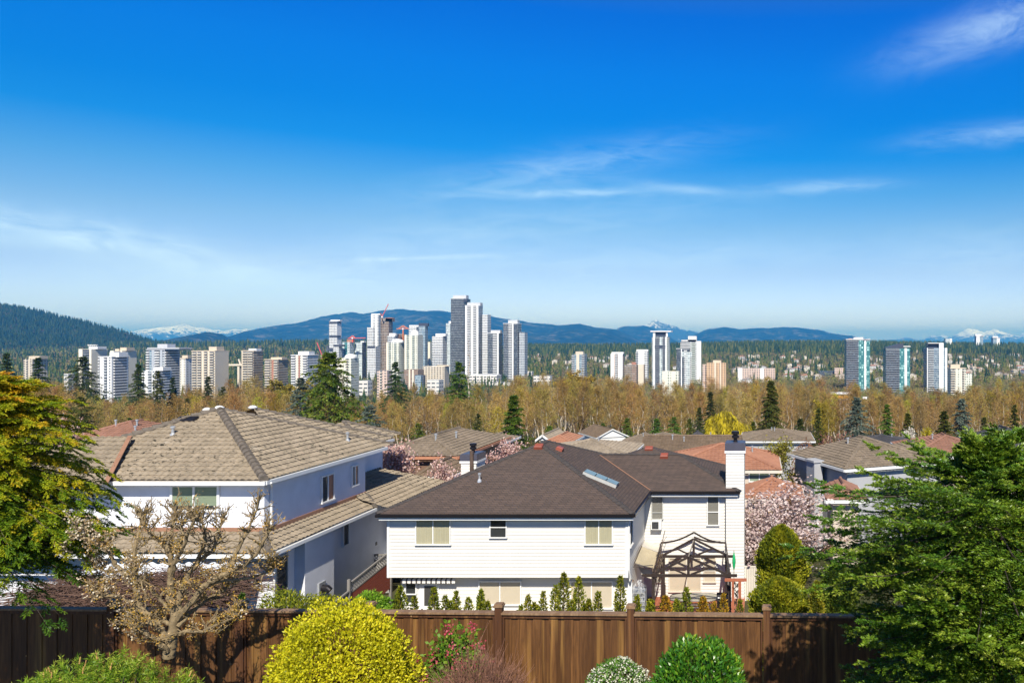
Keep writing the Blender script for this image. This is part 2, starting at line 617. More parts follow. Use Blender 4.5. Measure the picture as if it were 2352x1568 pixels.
def roof_tile_mat(name, base, dark, dirt=.35, spots=0., scale=.9):
    m, nt, b = new_mat(name)
    v = obj_coord(nt)
    big = noise(nt, v, .35 * scale, 5)
    fine = noise(nt, v, 6, 6, .7)
    col = mix_rgb(nt, mth(nt, 'MULTIPLY_ADD', big, 1.7, -.45, clamp=True), tuple(k * .82 for k in base), tuple(min(1, k * 1.15) for k in base))
    vo = nt.nodes.new('ShaderNodeTexVoronoi')
    vo.inputs['Scale'].default_value = 3.1
    nt.links.new(v, vo.inputs['Vector'])
    sp = nt.nodes.new('ShaderNodeSeparateColor')
    nt.links.new(vo.outputs['Color'], sp.inputs[0])
    col = mix_rgb(nt, mth(nt, 'MULTIPLY', sp.outputs[0], .38), col, dark)
    col = mix_rgb(nt, mth(nt, 'MULTIPLY', mth(nt, 'MULTIPLY_ADD', fine, 3.2, -1.5, clamp=True), dirt), col, dark)
    if spots:
        s2 = noise(nt, v, 6, 3, .6)
        zone = noise(nt, v, .3, 2)
        mask = mth(nt, 'MULTIPLY', mth(nt, 'MULTIPLY_ADD', s2, 14, -8.0, clamp=True), mth(nt, 'MULTIPLY_ADD', zone, 5, -1.9, clamp=True))
        col = mix_rgb(nt, mth(nt, 'MULTIPLY', mask, spots), col, (.02, .02, .015))
        pale = mth(nt, 'MULTIPLY_ADD', noise(nt, v, 1.3, 5, .7), 6, -3.7, clamp=True)
        col = mix_rgb(nt, mth(nt, 'MULTIPLY', pale, .4), col, (.5, .46, .4))
    nt.links.new(col, b.inputs['Base Color'])
    b.inputs['Roughness'].default_value = .85
    b.inputs['Specular IOR Level'].default_value = .2
    bump(nt, b, fine, .35, .01)
    return m


def shingle_mat():
    m, nt, b = new_mat('asphalt_shingle')
    tc = nt.nodes.new('ShaderNodeTexCoord')
    sp = nt.nodes.new('ShaderNodeSeparateXYZ')
    nt.links.new(tc.outputs['Object'], sp.inputs[0])
    cb = nt.nodes.new('ShaderNodeCombineXYZ')
    nt.links.new(mth(nt, 'ADD', sp.outputs[0], sp.outputs[1]), cb.inputs[0])
    nt.links.new(mth(nt, 'MULTIPLY', sp.outputs[2], 2.6), cb.inputs[1])
    br = nt.nodes.new('ShaderNodeTexBrick')
    br.inputs['Scale'].default_value = 1
    br.inputs['Brick Width'].default_value = .34
    br.inputs['Row Height'].default_value = .15
    br.inputs['Mortar Size'].default_value = .012
    br.inputs['Mortar Smooth'].default_value = .3
    br.inputs['Color1'].default_value = (.105, .072, .058, 1)
    br.inputs['Color2'].default_value = (.066, .047, .040, 1)
    br.inputs['Mortar'].default_value = (.014, .012, .013, 1)
    nt.links.new(cb.outputs[0], br.inputs['Vector'])
    n1 = noise(nt, tc.outputs['Object'], .5, 4)
    n2 = noise(nt, tc.outputs['Object'], 45, 2)
    c = mix_rgb(nt, mth(nt, 'MULTIPLY_ADD', n1, 1.5, -.4, clamp=True), br.outputs['Color'], mix_rgb(nt, .5, br.outputs['Color'], (.075, .06, .055)))
    c = mix_rgb(nt, mth(nt, 'MULTIPLY', n2, .35), c, (.1, .085, .08))
    nt.links.new(c, b.inputs['Base Color'])
    b.inputs['Roughness'].default_value = .9
    b.inputs['Specular IOR Level'].default_value = .25
    bump(nt, b, mth(nt, 'ADD', mth(nt, 'MULTIPLY', br.outputs['Fac'], -1.0), mth(nt, 'MULTIPLY', n2, .5)), .5, .012)
    return m


def glass_mat(name, tint=(.97, .965, .94), trans=.75):
    m, nt, b = new_mat(name)
    nt.nodes.remove(b)
    t = nt.nodes.new('ShaderNodeBsdfTransparent')
    t.inputs[0].default_value = c4(tint)
    g = nt.nodes.new('ShaderNodeBsdfGlossy')
    g.inputs['Roughness'].default_value = .03
    mx = nt.nodes.new('ShaderNodeMixShader')
    mx.inputs[0].default_value = .07
    nt.links.new(t.outputs[0], mx.inputs[1])
    nt.links.new(g.outputs[0], mx.inputs[2])
    nt.links.new(mx.outputs[0], nt.nodes['Material Output'].inputs[0])
    return m


M = {}
M['white_trim'] = plain('white_painted_trim', (.72, .73, .73), .45, .06, 2)
M['cream_trim'] = plain('cream_painted_trim', (.6, .56, .48), .5, .08, 2)
M['grey_frame'] = plain('grey_window_frame', (.42, .43, .42), .4, .05)
M['dark_frame'] = plain('dark_window_frame', (.05, .05, .05), .4, .05)
M['glass'] = glass_mat('window_glass')
M['room'] = plain('dim_room', (.025, .03, .035), .9, .3, 1.5)
M['curtain'] = plain('pale_curtain', (.42, .40, .29), .9, .1, 4, stretch=(6, 6, .3))
M['blind_green'] = plain('sage_blind', (.22, .28, .2), .8, .1, 3, stretch=(.2, .2, 12))
M['blind_grey'] = plain('grey_blind', (.20, .195, .18), .7, .15, 3, stretch=(.2, .2, 14))
M['blind_tan'] = plain('tan_roller_blind', (.55, .49, .40), .8, .05, 2)
M['lap'] = plain('white_lap_siding', (.66, .645, .61), .5, .06, .7, bumps=.1, bscale=9)
M['stucco'] = plain('pale_blue_stucco', (.66, .68, .74), .9, .07, 1.5, bumps=.7, bscale=28)
M['shingle'] = shingle_mat()
M['shingle_cap'] = plain('shingle_ridge_cap', (.05, .043, .042), .9, .3, 5)
M['tile_tan'] = roof_tile_mat('tan_concrete_tile', (.345, .285, .21), (.09, .075, .055), .4, .95)
M['tile_brown'] = roof_tile_mat('brown_concrete_tile', (.20, .145, .10), (.05, .04, .03), .4)
M['tile_pale'] = roof_tile_mat('pale_concrete_tile', (.36, .30, .23), (.1, .085, .07), .4)
M['tile_greybrown'] = roof_tile_mat('grey_brown_tile', (.25, .20, .15), (.05, .045, .035), .55)
M['tile_red'] = roof_tile_mat('terracotta_tile', (.39, .195, .125), (.2, .085, .055), .3)
M['tile_dull_red'] = roof_tile_mat('dull_red_tile', (.31, .165, .12), (.12, .07, .05), .35)
M['tile_slate'] = roof_tile_mat('slate_shingle', (.075, .075, .085), (.03, .03, .035), .3)
M['ridge_dark'] = plain('weathered_ridge_tile', (.13, .11, .09), .9, .45, 5)
M['flash_copper'] = plain('brown_metal_flashing', (.30, .16, .10), .5, .15, 3)
M['vent_red'] = plain('red_brown_roof_vent', (.26, .07, .045), .45, .12, 6)
M['pipe_grey'] = plain('galvanised_pipe', (.5, .52, .54), .35, .12, 8, metal=.5)
M['dark_metal'] = plain('dark_metal', (.028, .026, .03), .35, .1, 5, metal=.6)
M['navy_metal'] = plain('dark_blue_metal_cap', (.10, .10, .135), .4, .1, 2, metal=.4)
M['beige_wall'] = plain('beige_stucco', (.56, .48, .40), .9, .06, .8, bumps=.3, bscale=20)
M['grey_wall'] = plain('grey_stucco', (.36, .37, .39), .9, .06, .8, bumps=.3, bscale=20)
M['white_wall'] = plain('white_painted_wall', (.68, .68, .67), .8, .05, .8)
M['brown_wall'] = plain('brown_wood_wall', (.17, .10, .065), .8, .12, .8)
M['orange_brick'] = plain('orange_brick', (.42, .19, .11), .8, .15, 3)


def window(parent, x0, x1, z0, z1, y, fm='white_trim', fill='room', fw=.06, mull=(.5,), bars=(), side=None, label=None, proud=.10, split=None):
    """A framed window set on a wall. side None: the wall faces -y at y. side 'x': the wall faces +x at x=y and x0..x1 run along y.
    Frame is the part; pane and what hangs behind it are its sub-parts."""
    def T(p):
        if side == 'x':
            return (y - (p[1] - y), p[0], p[2])
        return p
    def bx(mb, a0, a1, b0, b1, c0, c1):
        t = MB().box(a0, a1, b0, b1, c0, c1)
        mb.add(([T(p) for p in t.v], t.f))
    f = MB()
    bx(f, x0 - fw, x1 + fw, y - proud, y + .01, z1, z1 + fw)
    bx(f, x0 - fw - .02, x1 + fw + .02, y - proud - .03, y + .01, z0 - fw, z0)
    bx(f, x0 - fw, x0, y - proud, y + .01, z0, z1)
    bx(f, x1, x1 + fw, y - proud, y + .01, z0, z1)
    for t in mull:
        xm = x0 + (x1 - x0) * t
        bx(f, xm - fw * .45, xm + fw * .45, y - proud + .004, y + .01, z0, z1)
    for t in bars:
        zm = z0 + (z1 - z0) * t
        bx(f, x0, x1, y - proud + .006, y + .01, zm - fw * .4, zm + fw * .4)
    fo = f.build('window', M[fm], parent)
    if label: fo['label'] = label
    p = MB()
    p.poly(T((x0, y - .06, z0)), T((x1, y - .06, z0)), T((x1, y - .06, z1)), T((x0, y - .06, z1)))
    p.build('pane', M['glass'], fo)
    if fill == 'curtain':
        c = MB()
        n = 44
        pts = [(x0 + (x1 - x0) * k / n, y - .045 - .003 * math.sin(k * 1.9) - .003 * math.sin(k * .7)) for k in range(n + 1)]
        for a, b in zip(pts, pts[1:]):
            c.poly(T((a[0], a[1], z0)), T((b[0], b[1], z0)), T((b[0], b[1], z1)), T((a[0], a[1], z1)))
        c.build('curtain', M['curtain'], fo)
    else:
        zs = z0 if split is None else z0 + (z1 - z0) * split
        c = MB()
        c.poly(T((x0, y - .045, zs)), T((x1, y - .045, zs)), T((x1, y - .045, z1)), T((x0, y - .045, z1)))
        c.build('blind' if 'blind' in fill else 'backing', M[fill], fo)
        if split is not None:
            c = MB()
            c.poly(T((x0, y - .044, z0)), T((x1, y - .044, z0)), T((x1, y - .044, zs)), T((x0, y - .044, zs)))
            c.build('backing', M['room'], fo)
    return fo


def lap_wall(mb, p0, p1, z0, z1, out, h=.16, d=.024):
    """Horizontal lap boards from p0 to p1 (x, y), facing out."""
    n = max(1, round((z1 - z0) / h))
    h = (z1 - z0) / n
    o = Vector((out[0], out[1], 0))
    a, b = Vector((p0[0], p0[1], 0)), Vector((p1[0], p1[1], 0))
    for k in range(n):
        zb, zt = Vector((0, 0, z0 + k * h)), Vector((0, 0, z0 + (k + 1) * h))
        mb.poly(a + zb + o * d, b + zb + o * d, b + zt, a + zt)
        mb.poly(a + zb, b + zb, b + zb + o * d, a + zb + o * d)


def gutter(mb, p, q, w=.12, h=.13):
    mb.beam(p, q, w, h)


def pipe_vent(parent, p, h=.45, r=.05, mat='pipe_grey', name='roof_vent', flash=True):
    mb = MB()
    p = Vector(p)
    mb.lathe(p, [(r, -.25), (r, h - .1), (r * 1.0, h - .08), (r * 1.7, h - .08), (r * 1.7, h), (r * .6, h + .02)], 10)
    if flash:
        mb.lathe(p, [(r * 3, -.12), (r * 2.2, .03), (r * 1.05, .12)], 10)
    return mb.build(name, M[mat], parent)


def box_vent(parent, p, w=.42, d=.34, h=.16, slope=.415, ax=(1, 0), mat='vent_red'):
    """Low box vent standing on a slope that falls along ax."""
    p = Vector(p)
    a = Vector((ax[0], ax[1], -slope)).normalized()
    b = Vector((-ax[1], ax[0], 0))
    n = b.cross(a) if b.cross(a).z > 0 else a.cross(b)
    mb = MB()
    lo = [p + a * sx * d / 2 + b * sy * w / 2 - n * .05 for sx, sy in ((-1, -1), (1, -1), (1, 1), (-1, 1))]
    hi = [p + a * sx * d / 2 * .8 + b * sy * w / 2 * .8 + n * h for sx, sy in ((-1, -1), (1, -1), (1, 1), (-1, 1))]
    mid = [l + n * (h * .75 + .05) for l in lo]
    i = len(mb.v)
    mb.v += [tuple(x) for x in lo + mid + hi]
    for r_ in (0, 4):
        for k in range(4):
            mb.f.append((i + r_ + k, i + r_ + (k + 1) % 4, i + r_ + 4 + (k + 1) % 4, i + r_ + 4 + k))
    mb.f.append((i + 8, i + 9, i + 10, i + 11))
    return mb.build('roof_vent', M[mat], parent)


# ------------------------------------------------------------------ the white house with the dark shingle roof
def white_house():
    H = thing('house', 'white lap-sided two-storey house with dark brown shingle roof and a sloping skylight', 'house', (-9, 36, -13.3))
    ze, pit = -7.62, .415
    # main block eaves and ridge
    xl, xr, yf, yb = -17.05, -5.61, 35.4, 48.0
    xm = (xl + xr) / 2
    hw = (xr - xl) / 2
    zr = ze + pit * hw
    A, B = Vector((xm, yf + hw, zr)), Vector((xm, yb - hw, zr))
    # wing
    wx, wy0 = -1.02, 40.8
    hw2 = 3.36
    zr2 = ze + pit * hw2
    wy1 = wy0 + 2 * hw2
    V1 = Vector((xr - hw2, wy0 + hw2, zr2))        # where the wing's ridge dies into the main slope
    W = Vector((wx - hw2, wy0 + hw2, zr2))
    rf = MB()
    rf.poly((xl, yf, ze), (xr, yf, ze), A)                                           # front hip
    rf.poly((xr, yf, ze), (xr, wy0, ze), V1, B, A)                                   # slope towards the wing
    rf.poly(V1, (xr, wy1, ze), (xr, yb, ze), B)
    rf.poly((xl, yb, ze), (xl, yf, ze), A, B)
    rf.poly((xr, yb, ze), (xl, yb, ze), B)
    rf.poly((xr, wy0, ze), (wx, wy0, ze), W, V1)                                     # wing front
    rf.poly((wx, wy0, ze), (wx, wy1, ze), W)
    rf.poly((wx, wy1, ze), (xr, wy1, ze), V1, W)
    # thickness of the roof edge: shingle edge, then soffit
    for a, b in (((xl, yf), (xr, yf)), ((xr, yf), (xr, wy0)), ((xr, wy0), (wx, wy0)), ((wx, wy0), (wx, wy1)), ((xl, yb), (xl, yf))):
        rf.poly((a[0], a[1], ze - .05), (b[0], b[1], ze - .05), (b[0], b[1], ze), (a[0], a[1], ze))
    ro = rf.build('roof', M['shingle'], H)
    cp = MB()
    def caps(p, q):
        p, q = Vector(p), Vector(q)
        n = max(2, int((q - p).length / .3))
        d = (q - p).normalized()
        s = d.cross(Vector((0, 0, 1))).normalized()
        for k in range(n):
            a = p.lerp(q, k / n) + Vector((0, 0, .05))
            b = p.lerp(q, (k + 1.15) / n) + Vector((0, 0, .02))
            w_ = .16
            dz = Vector((0, 0, -.07))
            cp.poly(a - s * w_ + dz, b - s * w_ + dz, b, a)
            cp.poly(a, b, b + s * w_ + dz, a + s * w_ + dz)
            cp.poly(a - s * w_ + dz, a, a + s * w_ + dz, a + dz)
    caps((xl, yf, ze), A)
    caps((xr, yf, ze), A)
    caps(B, A) if (B - A).length > .3 else None
    caps((xr, yb, ze), B)
    caps((wx, wy0, ze), W)
    caps((wx, wy1, ze), W)
    caps(V1, W)
    cp.build('ridge_cap', M['shingle_cap'], ro)
    va = MB()
    va.beam((xr, wy0, ze + .02), V1 + Vector((0, 0, .02)), .05, .02)
    va.build('valley_flashing', M['flash_copper'], ro)
    sk = MB()
    # skylight on the slope that faces the wing: long side runs down the slope
    def onx(x, y, lift=0):
        return Vector((x, y, ze + pit * (xr - x))) + Vector((pit, 0, 1)).normalized() * lift
    a0, a1, c0, c1 = -8.55, -6.95, 38.35, 39.15
    for (p, q) in (((a0, c0), (a1, c0)), ((a1, c0), (a1, c1)), ((a1, c1), (a0, c1)), ((a0, c1), (a0, c0))):
        sk.poly(onx(*p, -.02), onx(*q, -.02), onx(*q, .16), onx(*p, .16))
    so = sk.build('skylight', M['grey_frame'], ro)
    pn = MB()
    for k in range(3):
        u0, u1 = a0 + (a1 - a0) * k / 3 + .02, a0 + (a1 - a0) * (k + 1) / 3 - .02
        pn.poly(onx(u0, c0 + .03, .165), onx(u1, c0 + .03, .165), onx(u1, c1 - .03, .165), onx(u0, c1 - .03, .165))
    pn.build('pane', plain('skylight_glass', (.18, .27, .30), .35, .1, 1.5, spec=.5), so)
    box_vent(ro, (xm + .05, yf + hw - .45, zr - .16), ax=(0, -1))
    box_vent(ro, (xm + .95, yf + hw + .2, zr - .36), ax=(1, 0))
    box_vent(ro, (-5.25, wy0 + hw2 - .35, zr2 - .1), ax=(0, -1))
    rr = MB()
    T_ = Vector((-6.9, 50.0, ze + pit * 2.6))
    rr.poly((-9.5, 47.4, ze), (-4.3, 47.4, ze), T_)
    rr.poly((-4.3, 47.4, ze), (-4.3, 52.6, ze), T_)
    rr.poly((-9.5, 52.6, ze), (-9.5, 47.4, ze), T_)
    rr.poly((-4.3, 52.6, ze), (-9.5, 52.6, ze), T_)
    r2 = rr.build('rear_roof', M['shingle'], H)
    MB().box(-9.1, -4.7, 47.8, 52.2, -13.3, ze - .02).build('wall', M['lap'], H)
    box_vent(r2, (-6.9, 49.6, ze + pit * 2.2), w=.5, ax=(0, -1))
    pipe_vent(ro, (-13.3, 36.9 + .9, ze + pit * 2.4), .38, .045)
    # walls
    lap = MB()
    zb = -10.62
    wl, wr, fy = -16.72, -5.98, 35.9
    zt = ze + .02
    lap_wall(lap, (wl, fy), (wr, fy), zb, zt, (0, -1))
    lap_wall(lap, (wr, fy), (wr, 41.3), zb, zt, (1, 0))
    lap_wall(lap, (wl, 47.5), (wl, fy), zb, zt, (-1, 0))
    lap.poly((wl, fy, zb), (wl, 47.5, zb), (wr, 47.5, zb), (wr, fy, zb))
    # ground floor, set back under the upper floor
    ly = 36.55
    lap_wall(lap, (wl + .35, ly), (wr, ly), -13.3, zb, (0, -1))
    lap_wall(lap, (wr, ly), (wr, 41.3), -13.3, zb, (1, 0))
    lap_wall(lap, (wl + .35, 47.5), (wl + .35, ly), -13.3, zb, (-1, 0))
    # wing
    lap_wall(lap, (wr, 41.3), (-1.62, 41.3), -13.3, zt, (0, -1))
    lap_wall(lap, (-1.62, 41.3), (-1.62, 47.2), -13.3, zt, (1, 0))
    lap.build('wall', M['lap'], H)
    cb = MB()
    for x, y, z0, z1 in ((wl, fy, zb, zt), (wr, fy, zb, zt), (wr, ly, -13.3, zb), (wl + .35, ly, -13.3, zb), (-1.66, 41.3, -13.3, zt)):
        cb.box(x - .06, x + .06, y - .06, y + .06, z0, z1 - .2)
    cb.build('corner_trim', M['white_trim'], H)
    sf = MB()
    sf.box(xl + .06, xr - .06, yf + .06, fy + .01, ze - .25, ze - .06)
    sf.box(wr + .01, xr - .06, fy, wy0 + .06, ze - .25, ze - .06)
    sf.box(xr - .06, wx - .06, wy0 + .06, 41.31, ze - .25, ze - .06)
    sf.box(xl + .06, wl, fy, yb - .1, ze - .25, ze - .06)
    sf.build('soffit', M['white_trim'], H)
    g = MB()
    gutter(g, (xl - .02, yf - .03, ze - .12), (xr + .03, yf - .03, ze - .12))
    gutter(g, (xr + .03, yf, ze - .12), (xr + .03, wy0 - .08, ze - .12))
    gutter(g, (xr + .09, wy0 - .03, ze - .12), (wx + .02, wy0 - .03, ze - .12))
    g.build('gutter', M['dark_metal'], H)
    fb = MB()
    fb.beam((xl + .1, yf + .05, ze - .27), (xr - .02, yf + .05, ze - .27), .05, .11)
    fb.beam((xr - .02, wy0 + .05, ze - .27), (wx - .1, wy0 + .05, ze - .27), .05, .11)
    fb.build('fascia', M['white_trim'], H)
    dp = MB()
    dp.tube([(wr + .1, fy - .08, ze - .2), (wr + .1, fy - .08, -10.3), (wr + .14, fy + .1, -10.7), (wr + .1, ly - .05, -10.9), (wr + .1, ly - .05, -13.2)], .04, 8)
    dp.build('downspout', M['white_trim'], H)
    # windows
    def F(u0, u1, v0, v1, d):
        return px(u0, d), px(u1, d), pz(v1, d), pz(v0, d)
    window(H, *F(958, 1034, 1189, 1248, fy), fy, 'white_trim', 'curtain', .05)
    window(H, *F(1128, 1163, 1189, 1232, fy), fy, 'white_trim', 'room', .045, (), (.52,))
    window(H, *F(1346, 1406, 1189, 1248, fy), fy, 'white_trim', 'curtain', .05)
    window(H, *F(934, 956, 1336, 1382, ly), ly, 'white_trim', 'room', .06, (), (.42,))
    window(H, *F(1103, 1196, 1335, 1386, ly), ly, 'white_trim', 'blind_tan', .05)
    window(H, *F(1313, 1406, 1335, 1394, ly), ly, 'white_trim', 'blind_tan', .05)
    window(H, *F(1498.5, 1521.5, 1134, 1190, 41.3), 41.3, 'grey_frame', 'blind_grey', .04, (), (.25,))
    window(H, *F(1626, 1650, 1134, 1204, 41.3), 41.3, 'white_trim', 'blind_grey', .05, (), (.42,))
    window(H, 36.3, 36.95, -9.35, -7.95, wr, 'white_trim', 'room', .05, (), (), side='x')
    ac = MB()
    x0, x1, z0, z1 = F(1497, 1521, 1192, 1212, 41.3)
    ac.box(x0, x1, 40.92, 41.28, z0, z1)
    ao = ac.build('air_conditioner', M['white_trim'], H)
    gr = MB()
    for k in range(9):
        zz = z0 + .06 + (z1 - z0 - .12) * k / 8
        gr.box(x0 + .06, x1 - .14, 40.90, 40.921, zz - .014, zz + .014)
    gr.build('grille', M['dark_frame'], ao)
    # doors of the ground floor
    d0, d1, e0, e1 = F(970, 1004, 1338, 1404, ly)
    db = MB().box(d0 - .12, d1 + .1, ly - .065, ly + .01, e0 - .05, e1 + .08).build('door', M['white_trim'], H)
    MB().box(d0 + .12, d1 - .04, ly - .08, ly - .067, e0 + .3, e1 - .12).build('pane', M['dark_frame'], db)
    hn = MB()
    for zz in (-12.25, -12.42):
        hn.lathe((d0 + .02, ly - .09, zz), [(.0, -.03), (.035, -.02), (.035, .02), (.0, .03)], 10)
    hn.build('handle', M['dark_metal'], db)
    # patio doors behind the pergola
    s0, s1, t0, t1 = F(1539, 1608, 1281, 1340, 41.3)
    window(H, s0, s1, t0 - .35, t1, 41.3, 'cream_trim', 'blind_tan', .06, (.55,))
    s0, s1, t0, t1 = F(1618, 1642, 1279, 1334, 41.3)
    window(H, s0, s1, t0, t1, 41.3, 'cream_trim', 'blind_tan', .06, (), (.45,))
    s0, s1, t0, t1 = F(1512, 1526, 1279, 1334, 41.3)
    window(H, s0, s1, t0, t1, 41.3, 'cream_trim', 'blind_tan', .05, ())
    # chimneys
    def chimney(x0, x1, y0, y1, zbase, ztop, capmat, pots):
        c = MB()
        lap_wall(c, (x0, y0), (x1, y0), zbase, ztop, (0, -1))
        lap_wall(c, (x1, y0), (x1, y1), zbase, ztop, (1, 0))
        lap_wall(c, (x0, y1), (x0, y0), zbase, ztop, (-1, 0))
        c.poly((x1, y1, zbase), (x0, y1, zbase), (x0, y1, ztop), (x1, y1, ztop))
        co = c.build('chimney', M['lap'], H)
        t = MB()
        t.box(x0 - .07, x1 + .07, y0 - .07, y1 + .07, ztop - .02, ztop + .1)
        t.build('trim', M['white_trim'], co)
        k = MB()
        k.box(x0 - .05, x1 + .05, y0 - .05, y1 + .05, ztop + .1, ztop + .46)
        k.box(x0 - .0, x1 + .0, y0 - .0, y1 + .0, ztop + .46, ztop + .5)
        k.build('cap', M[capmat], co)
        for (qx, qy) in pots:
            f = MB().lathe((qx, qy, ztop + .45), [(.13, 0), (.15, .05), (.1, .08), (.1, .22), (.19, .25), (.19, .36), (.13, .38), (.13, .43), (.2, .45), (.2, .58), (.1, .6)], 14)
            f.build('flue', M['dark_metal'], co)
        return co
    chimney(-1.74, -.8, 41.0, 42.2, -13.3, -5.72, 'navy_metal', [(-1.27, 41.6)])
    lc = chimney(-17.25, -16.37, 46.0, 47.4, -9, -7.0, 'navy_metal', [(-16.8, 46.7)])
    MB().tube([(-16.6, 45.9, -8.6), (-16.6, 45.9, -6.3)], .11, 10).build('stove_pipe', plain('rusty_stove_pipe', (.09, .06, .045), .6, .3, 4), lc)
    # striped awning over the door
    aw = MB()
    a0_, a1_ = px(930, ly), px(1053, ly)
    n = 33
    ztop_, zlow = -10.69, -10.79
    def stripe(kk):
        s = MB()
        for k in range(n):
            if (k % 3 == 0) == bool(kk): continue
            xa, xb = a0_ + (a1_ - a0_) * k / n, a0_ + (a1_ - a0_) * (k + 1) / n
            s.poly((xa, ly - .02, ztop_), (xb, ly - .02, ztop_), (xb, ly - .42, zlow), (xa, ly - .42, zlow))
            xc = (xa + xb) / 2
            s.poly((xa, ly - .422, zlow), (xb, ly - .422, zlow), (xb, ly - .422, zlow - .15), (xc, ly - .422, zlow - .19), (xa, ly - .422, zlow - .15))
        return s
    wo = stripe(1).build('awning', plain('white_canvas', (.7, .69, .66), .8, .05, 2), H)
    stripe(0).build('stripe', plain('dark_canvas', (.06, .05, .05), .8, .1, 2), wo)
    vent = MB().box(px(1448, ly), px(1455, ly), ly - .05, ly, pz(1336, ly), pz(1330, ly)).build('soffit_vent', M['brown_wall'], H)
    return H


white_house()


# ------------------------------------------------------------------ the pale blue stucco house with the tile roof
def blue_house():
    H = thing('house', 'pale blue stucco house with a wavy tan tile roof, overlapped by the bare fruit tree', 'house', (-25, 36, -11.6))
    ze, pit = -5.86, .427
    xr, yf, yb = -20.85, 33.5, 44.4
    hw = 5.85
    xl = xr - 2 * hw
    ap = Vector((xr - hw, yf + hw, ze + pit * hw))
    ap2 = Vector((-27.5, 43.2, -3.66))
    rf = MB()
    rf.add(tile_sheet([(xl, yf, ze), (xr, yf, ze), ap]))
    ye = yf + 2 * hw
    rf.add(tile_sheet([(xr, yf, ze), (xr, ye, ze), ap]))
    rf.poly((xr, ye, ze), (xl, ye, ze), ap)
    rf.poly((xl, ye, ze), (xl, yf, ze), ap)
    # block behind, its slope parallel to the main one
    z2 = -5.88
    rf.add(tile_sheet([(-22.3, 38, z2), (-22.3, 48.4, z2), ap2]))
    rf.poly((-22.3, 48.4, z2), (-32.7, 48.4, z2), ap2)
    rf.poly((-32.7, 48.4, z2), (-32.7, 38, z2), ap2)
    # lower wing reaching out behind the fruit tree and the golden conifer
    rf.add(tile_sheet([(-33.6, 32.7, ze - .1), (-27.0, 32.7, ze - .1), (-28.6, 36.4, ze + .427 * 3.7 - .1), (-30.6, 36.4, ze + .427 * 3.7 - .1)]))
    # small cross hip far back
    rf.add(tile_sheet([(-22.7, 45.7, z2), (-22.7, 50.3, z2), (-25.1, 48.0, -4.86)]))
    rf.add(tile_sheet([(-27.4, 45.7, z2), (-22.7, 45.7, z2), (-25.1, 48.0, -4.86)]))
    rf.poly((-22.7, 50.3, z2), (-27.4, 50.3, z2), (-25.1, 48.0, -4.86))
    for (p, q) in (((xl, yf), (xr, yf)), ((xr, yf), (xr, yb))):
        rf.poly((p[0], p[1], ze - .05), (q[0], q[1], ze - .05), (q[0], q[1], ze + .02), (p[0], p[1], ze + .02))
    ro = rf.build('roof', M['tile_tan'], H)
    ridge_caps(ro, (xr, yf, ze + .02), ap, .34)
    ridge_caps(ro, (xr, ye, ze + .02), ap, .2)
    ridge_caps(ro, (-22.3, 48.4, z2 + .02), ap2, .2)
    ridge_caps(ro, (xl, yf, ze + .02), ap, .3)
    ridge_caps(ro, (-22.7, 50.3, z2 + .03), (-25.1, 48.0, -4.84), .2)
    ridge_caps(ro, (-22.7, 45.7, z2 + .03), (-25.1, 48.0, -4.84), .2)
    MB().beam((-27.05, 32.95, ze + .02), (-28.7, 36.3, ze + 1.55), .16, .05).build('valley_flashing', M['flash_copper'], ro)
    wc = MB()
    for p in (ap + Vector((-.45, -.2, .02)), ap + Vector((0, 0, .1)), ap2 + Vector((0, 0, .1))):
        wc.lathe(p, [(.2, -.06), (.22, .0), (.12, .08), (.02, .1)], 10)
    wc.build('mortar_cap', M['white_trim'], ro)
    def rz(x, y): return ze + pit * min(y - yf, xr - x)
    pipe_vent(ro, (-27.3, 37.05, ze + pit * 3.5), .42, .06)
    pipe_vent(ro, (-22.1, 42.7, ze + pit * 1.25), .46, .055)
    box_vent(ro, (-27.55, 38.35, ze + pit * 4.7 + .02), .95, .42, .18, .427, (0, -1), 'dark_metal')
    # lower roof round the house
    lo = MB()
    zl, pl = -8.6, .3
    lo.add(tile_sheet([(-19.9, 32.3, zl), (-19.9, 41.2, zl), (-21.3, 42.0, zl + pl * 1.4), (-21.3, 33.9, zl + pl * 1.4)]))
    lo.add(tile_sheet([(-19.3, 41.2, zl - .05), (-19.3, 49.2, zl - .05), (-23.2, 47.6, zl + pl * 3.9 - .05), (-23.2, 42.72, zl + pl * 3.9 - .05), (-20.5, 41.2, zl + pl * 1.2 - .05)]))
    lo.add(tile_sheet([(-33.5, 32.3, zl), (-19.9, 32.3, zl), (-21.3, 33.98, zl + .5), (-33.5, 33.98, zl + .5)]))
    l_o = lo.build('lower_roof', M['tile_tan'], H)
    ridge_caps(l_o, (-19.9, 32.35, zl + .03), (-21.2, 33.9, zl + .45), .26)
    ridge_caps(l_o, (-19.9, 41.2, zl + .03), (-20.9, 42.4, zl + .4), .24)
    fl = MB()
    fl.beam((-21.12, 34.0, zl + .5), (-21.12, 42.7, zl + .5), .06, .16)
    fl.beam((-33.4, 33.93, zl + .6), (-21.1, 33.93, zl + .6), .06, .16)
    fl.build('flashing', M['flash_copper'], H)
    wa = MB()
    wa.box(-33, -21.15, 34.0, 42.7, zl - .3, ze + .05)
    wa.box(-33, -23.2, 42.7, 49, -12.3, ze - .1)
    wa.box(-33, -20.55, 33.6, 44.6, -12.6, zl - .02)
    wa.box(-24, -22.8, 42.71, 48, -9, ze - .1)
    wa.build('wall', M['stucco'], H)
    bx = MB()
    bx.box(-20.55, -20.1, 35.2, 37.6, -12.6, zl - .12)
    bx.build('wall_projection', M['stucco'], H)
    b2 = MB().box(-20.55, -18.2, 44.0, 47, -12.6, zl - .2)
    b2.build('wall_projection', M['stucco'], H)
    g = MB()
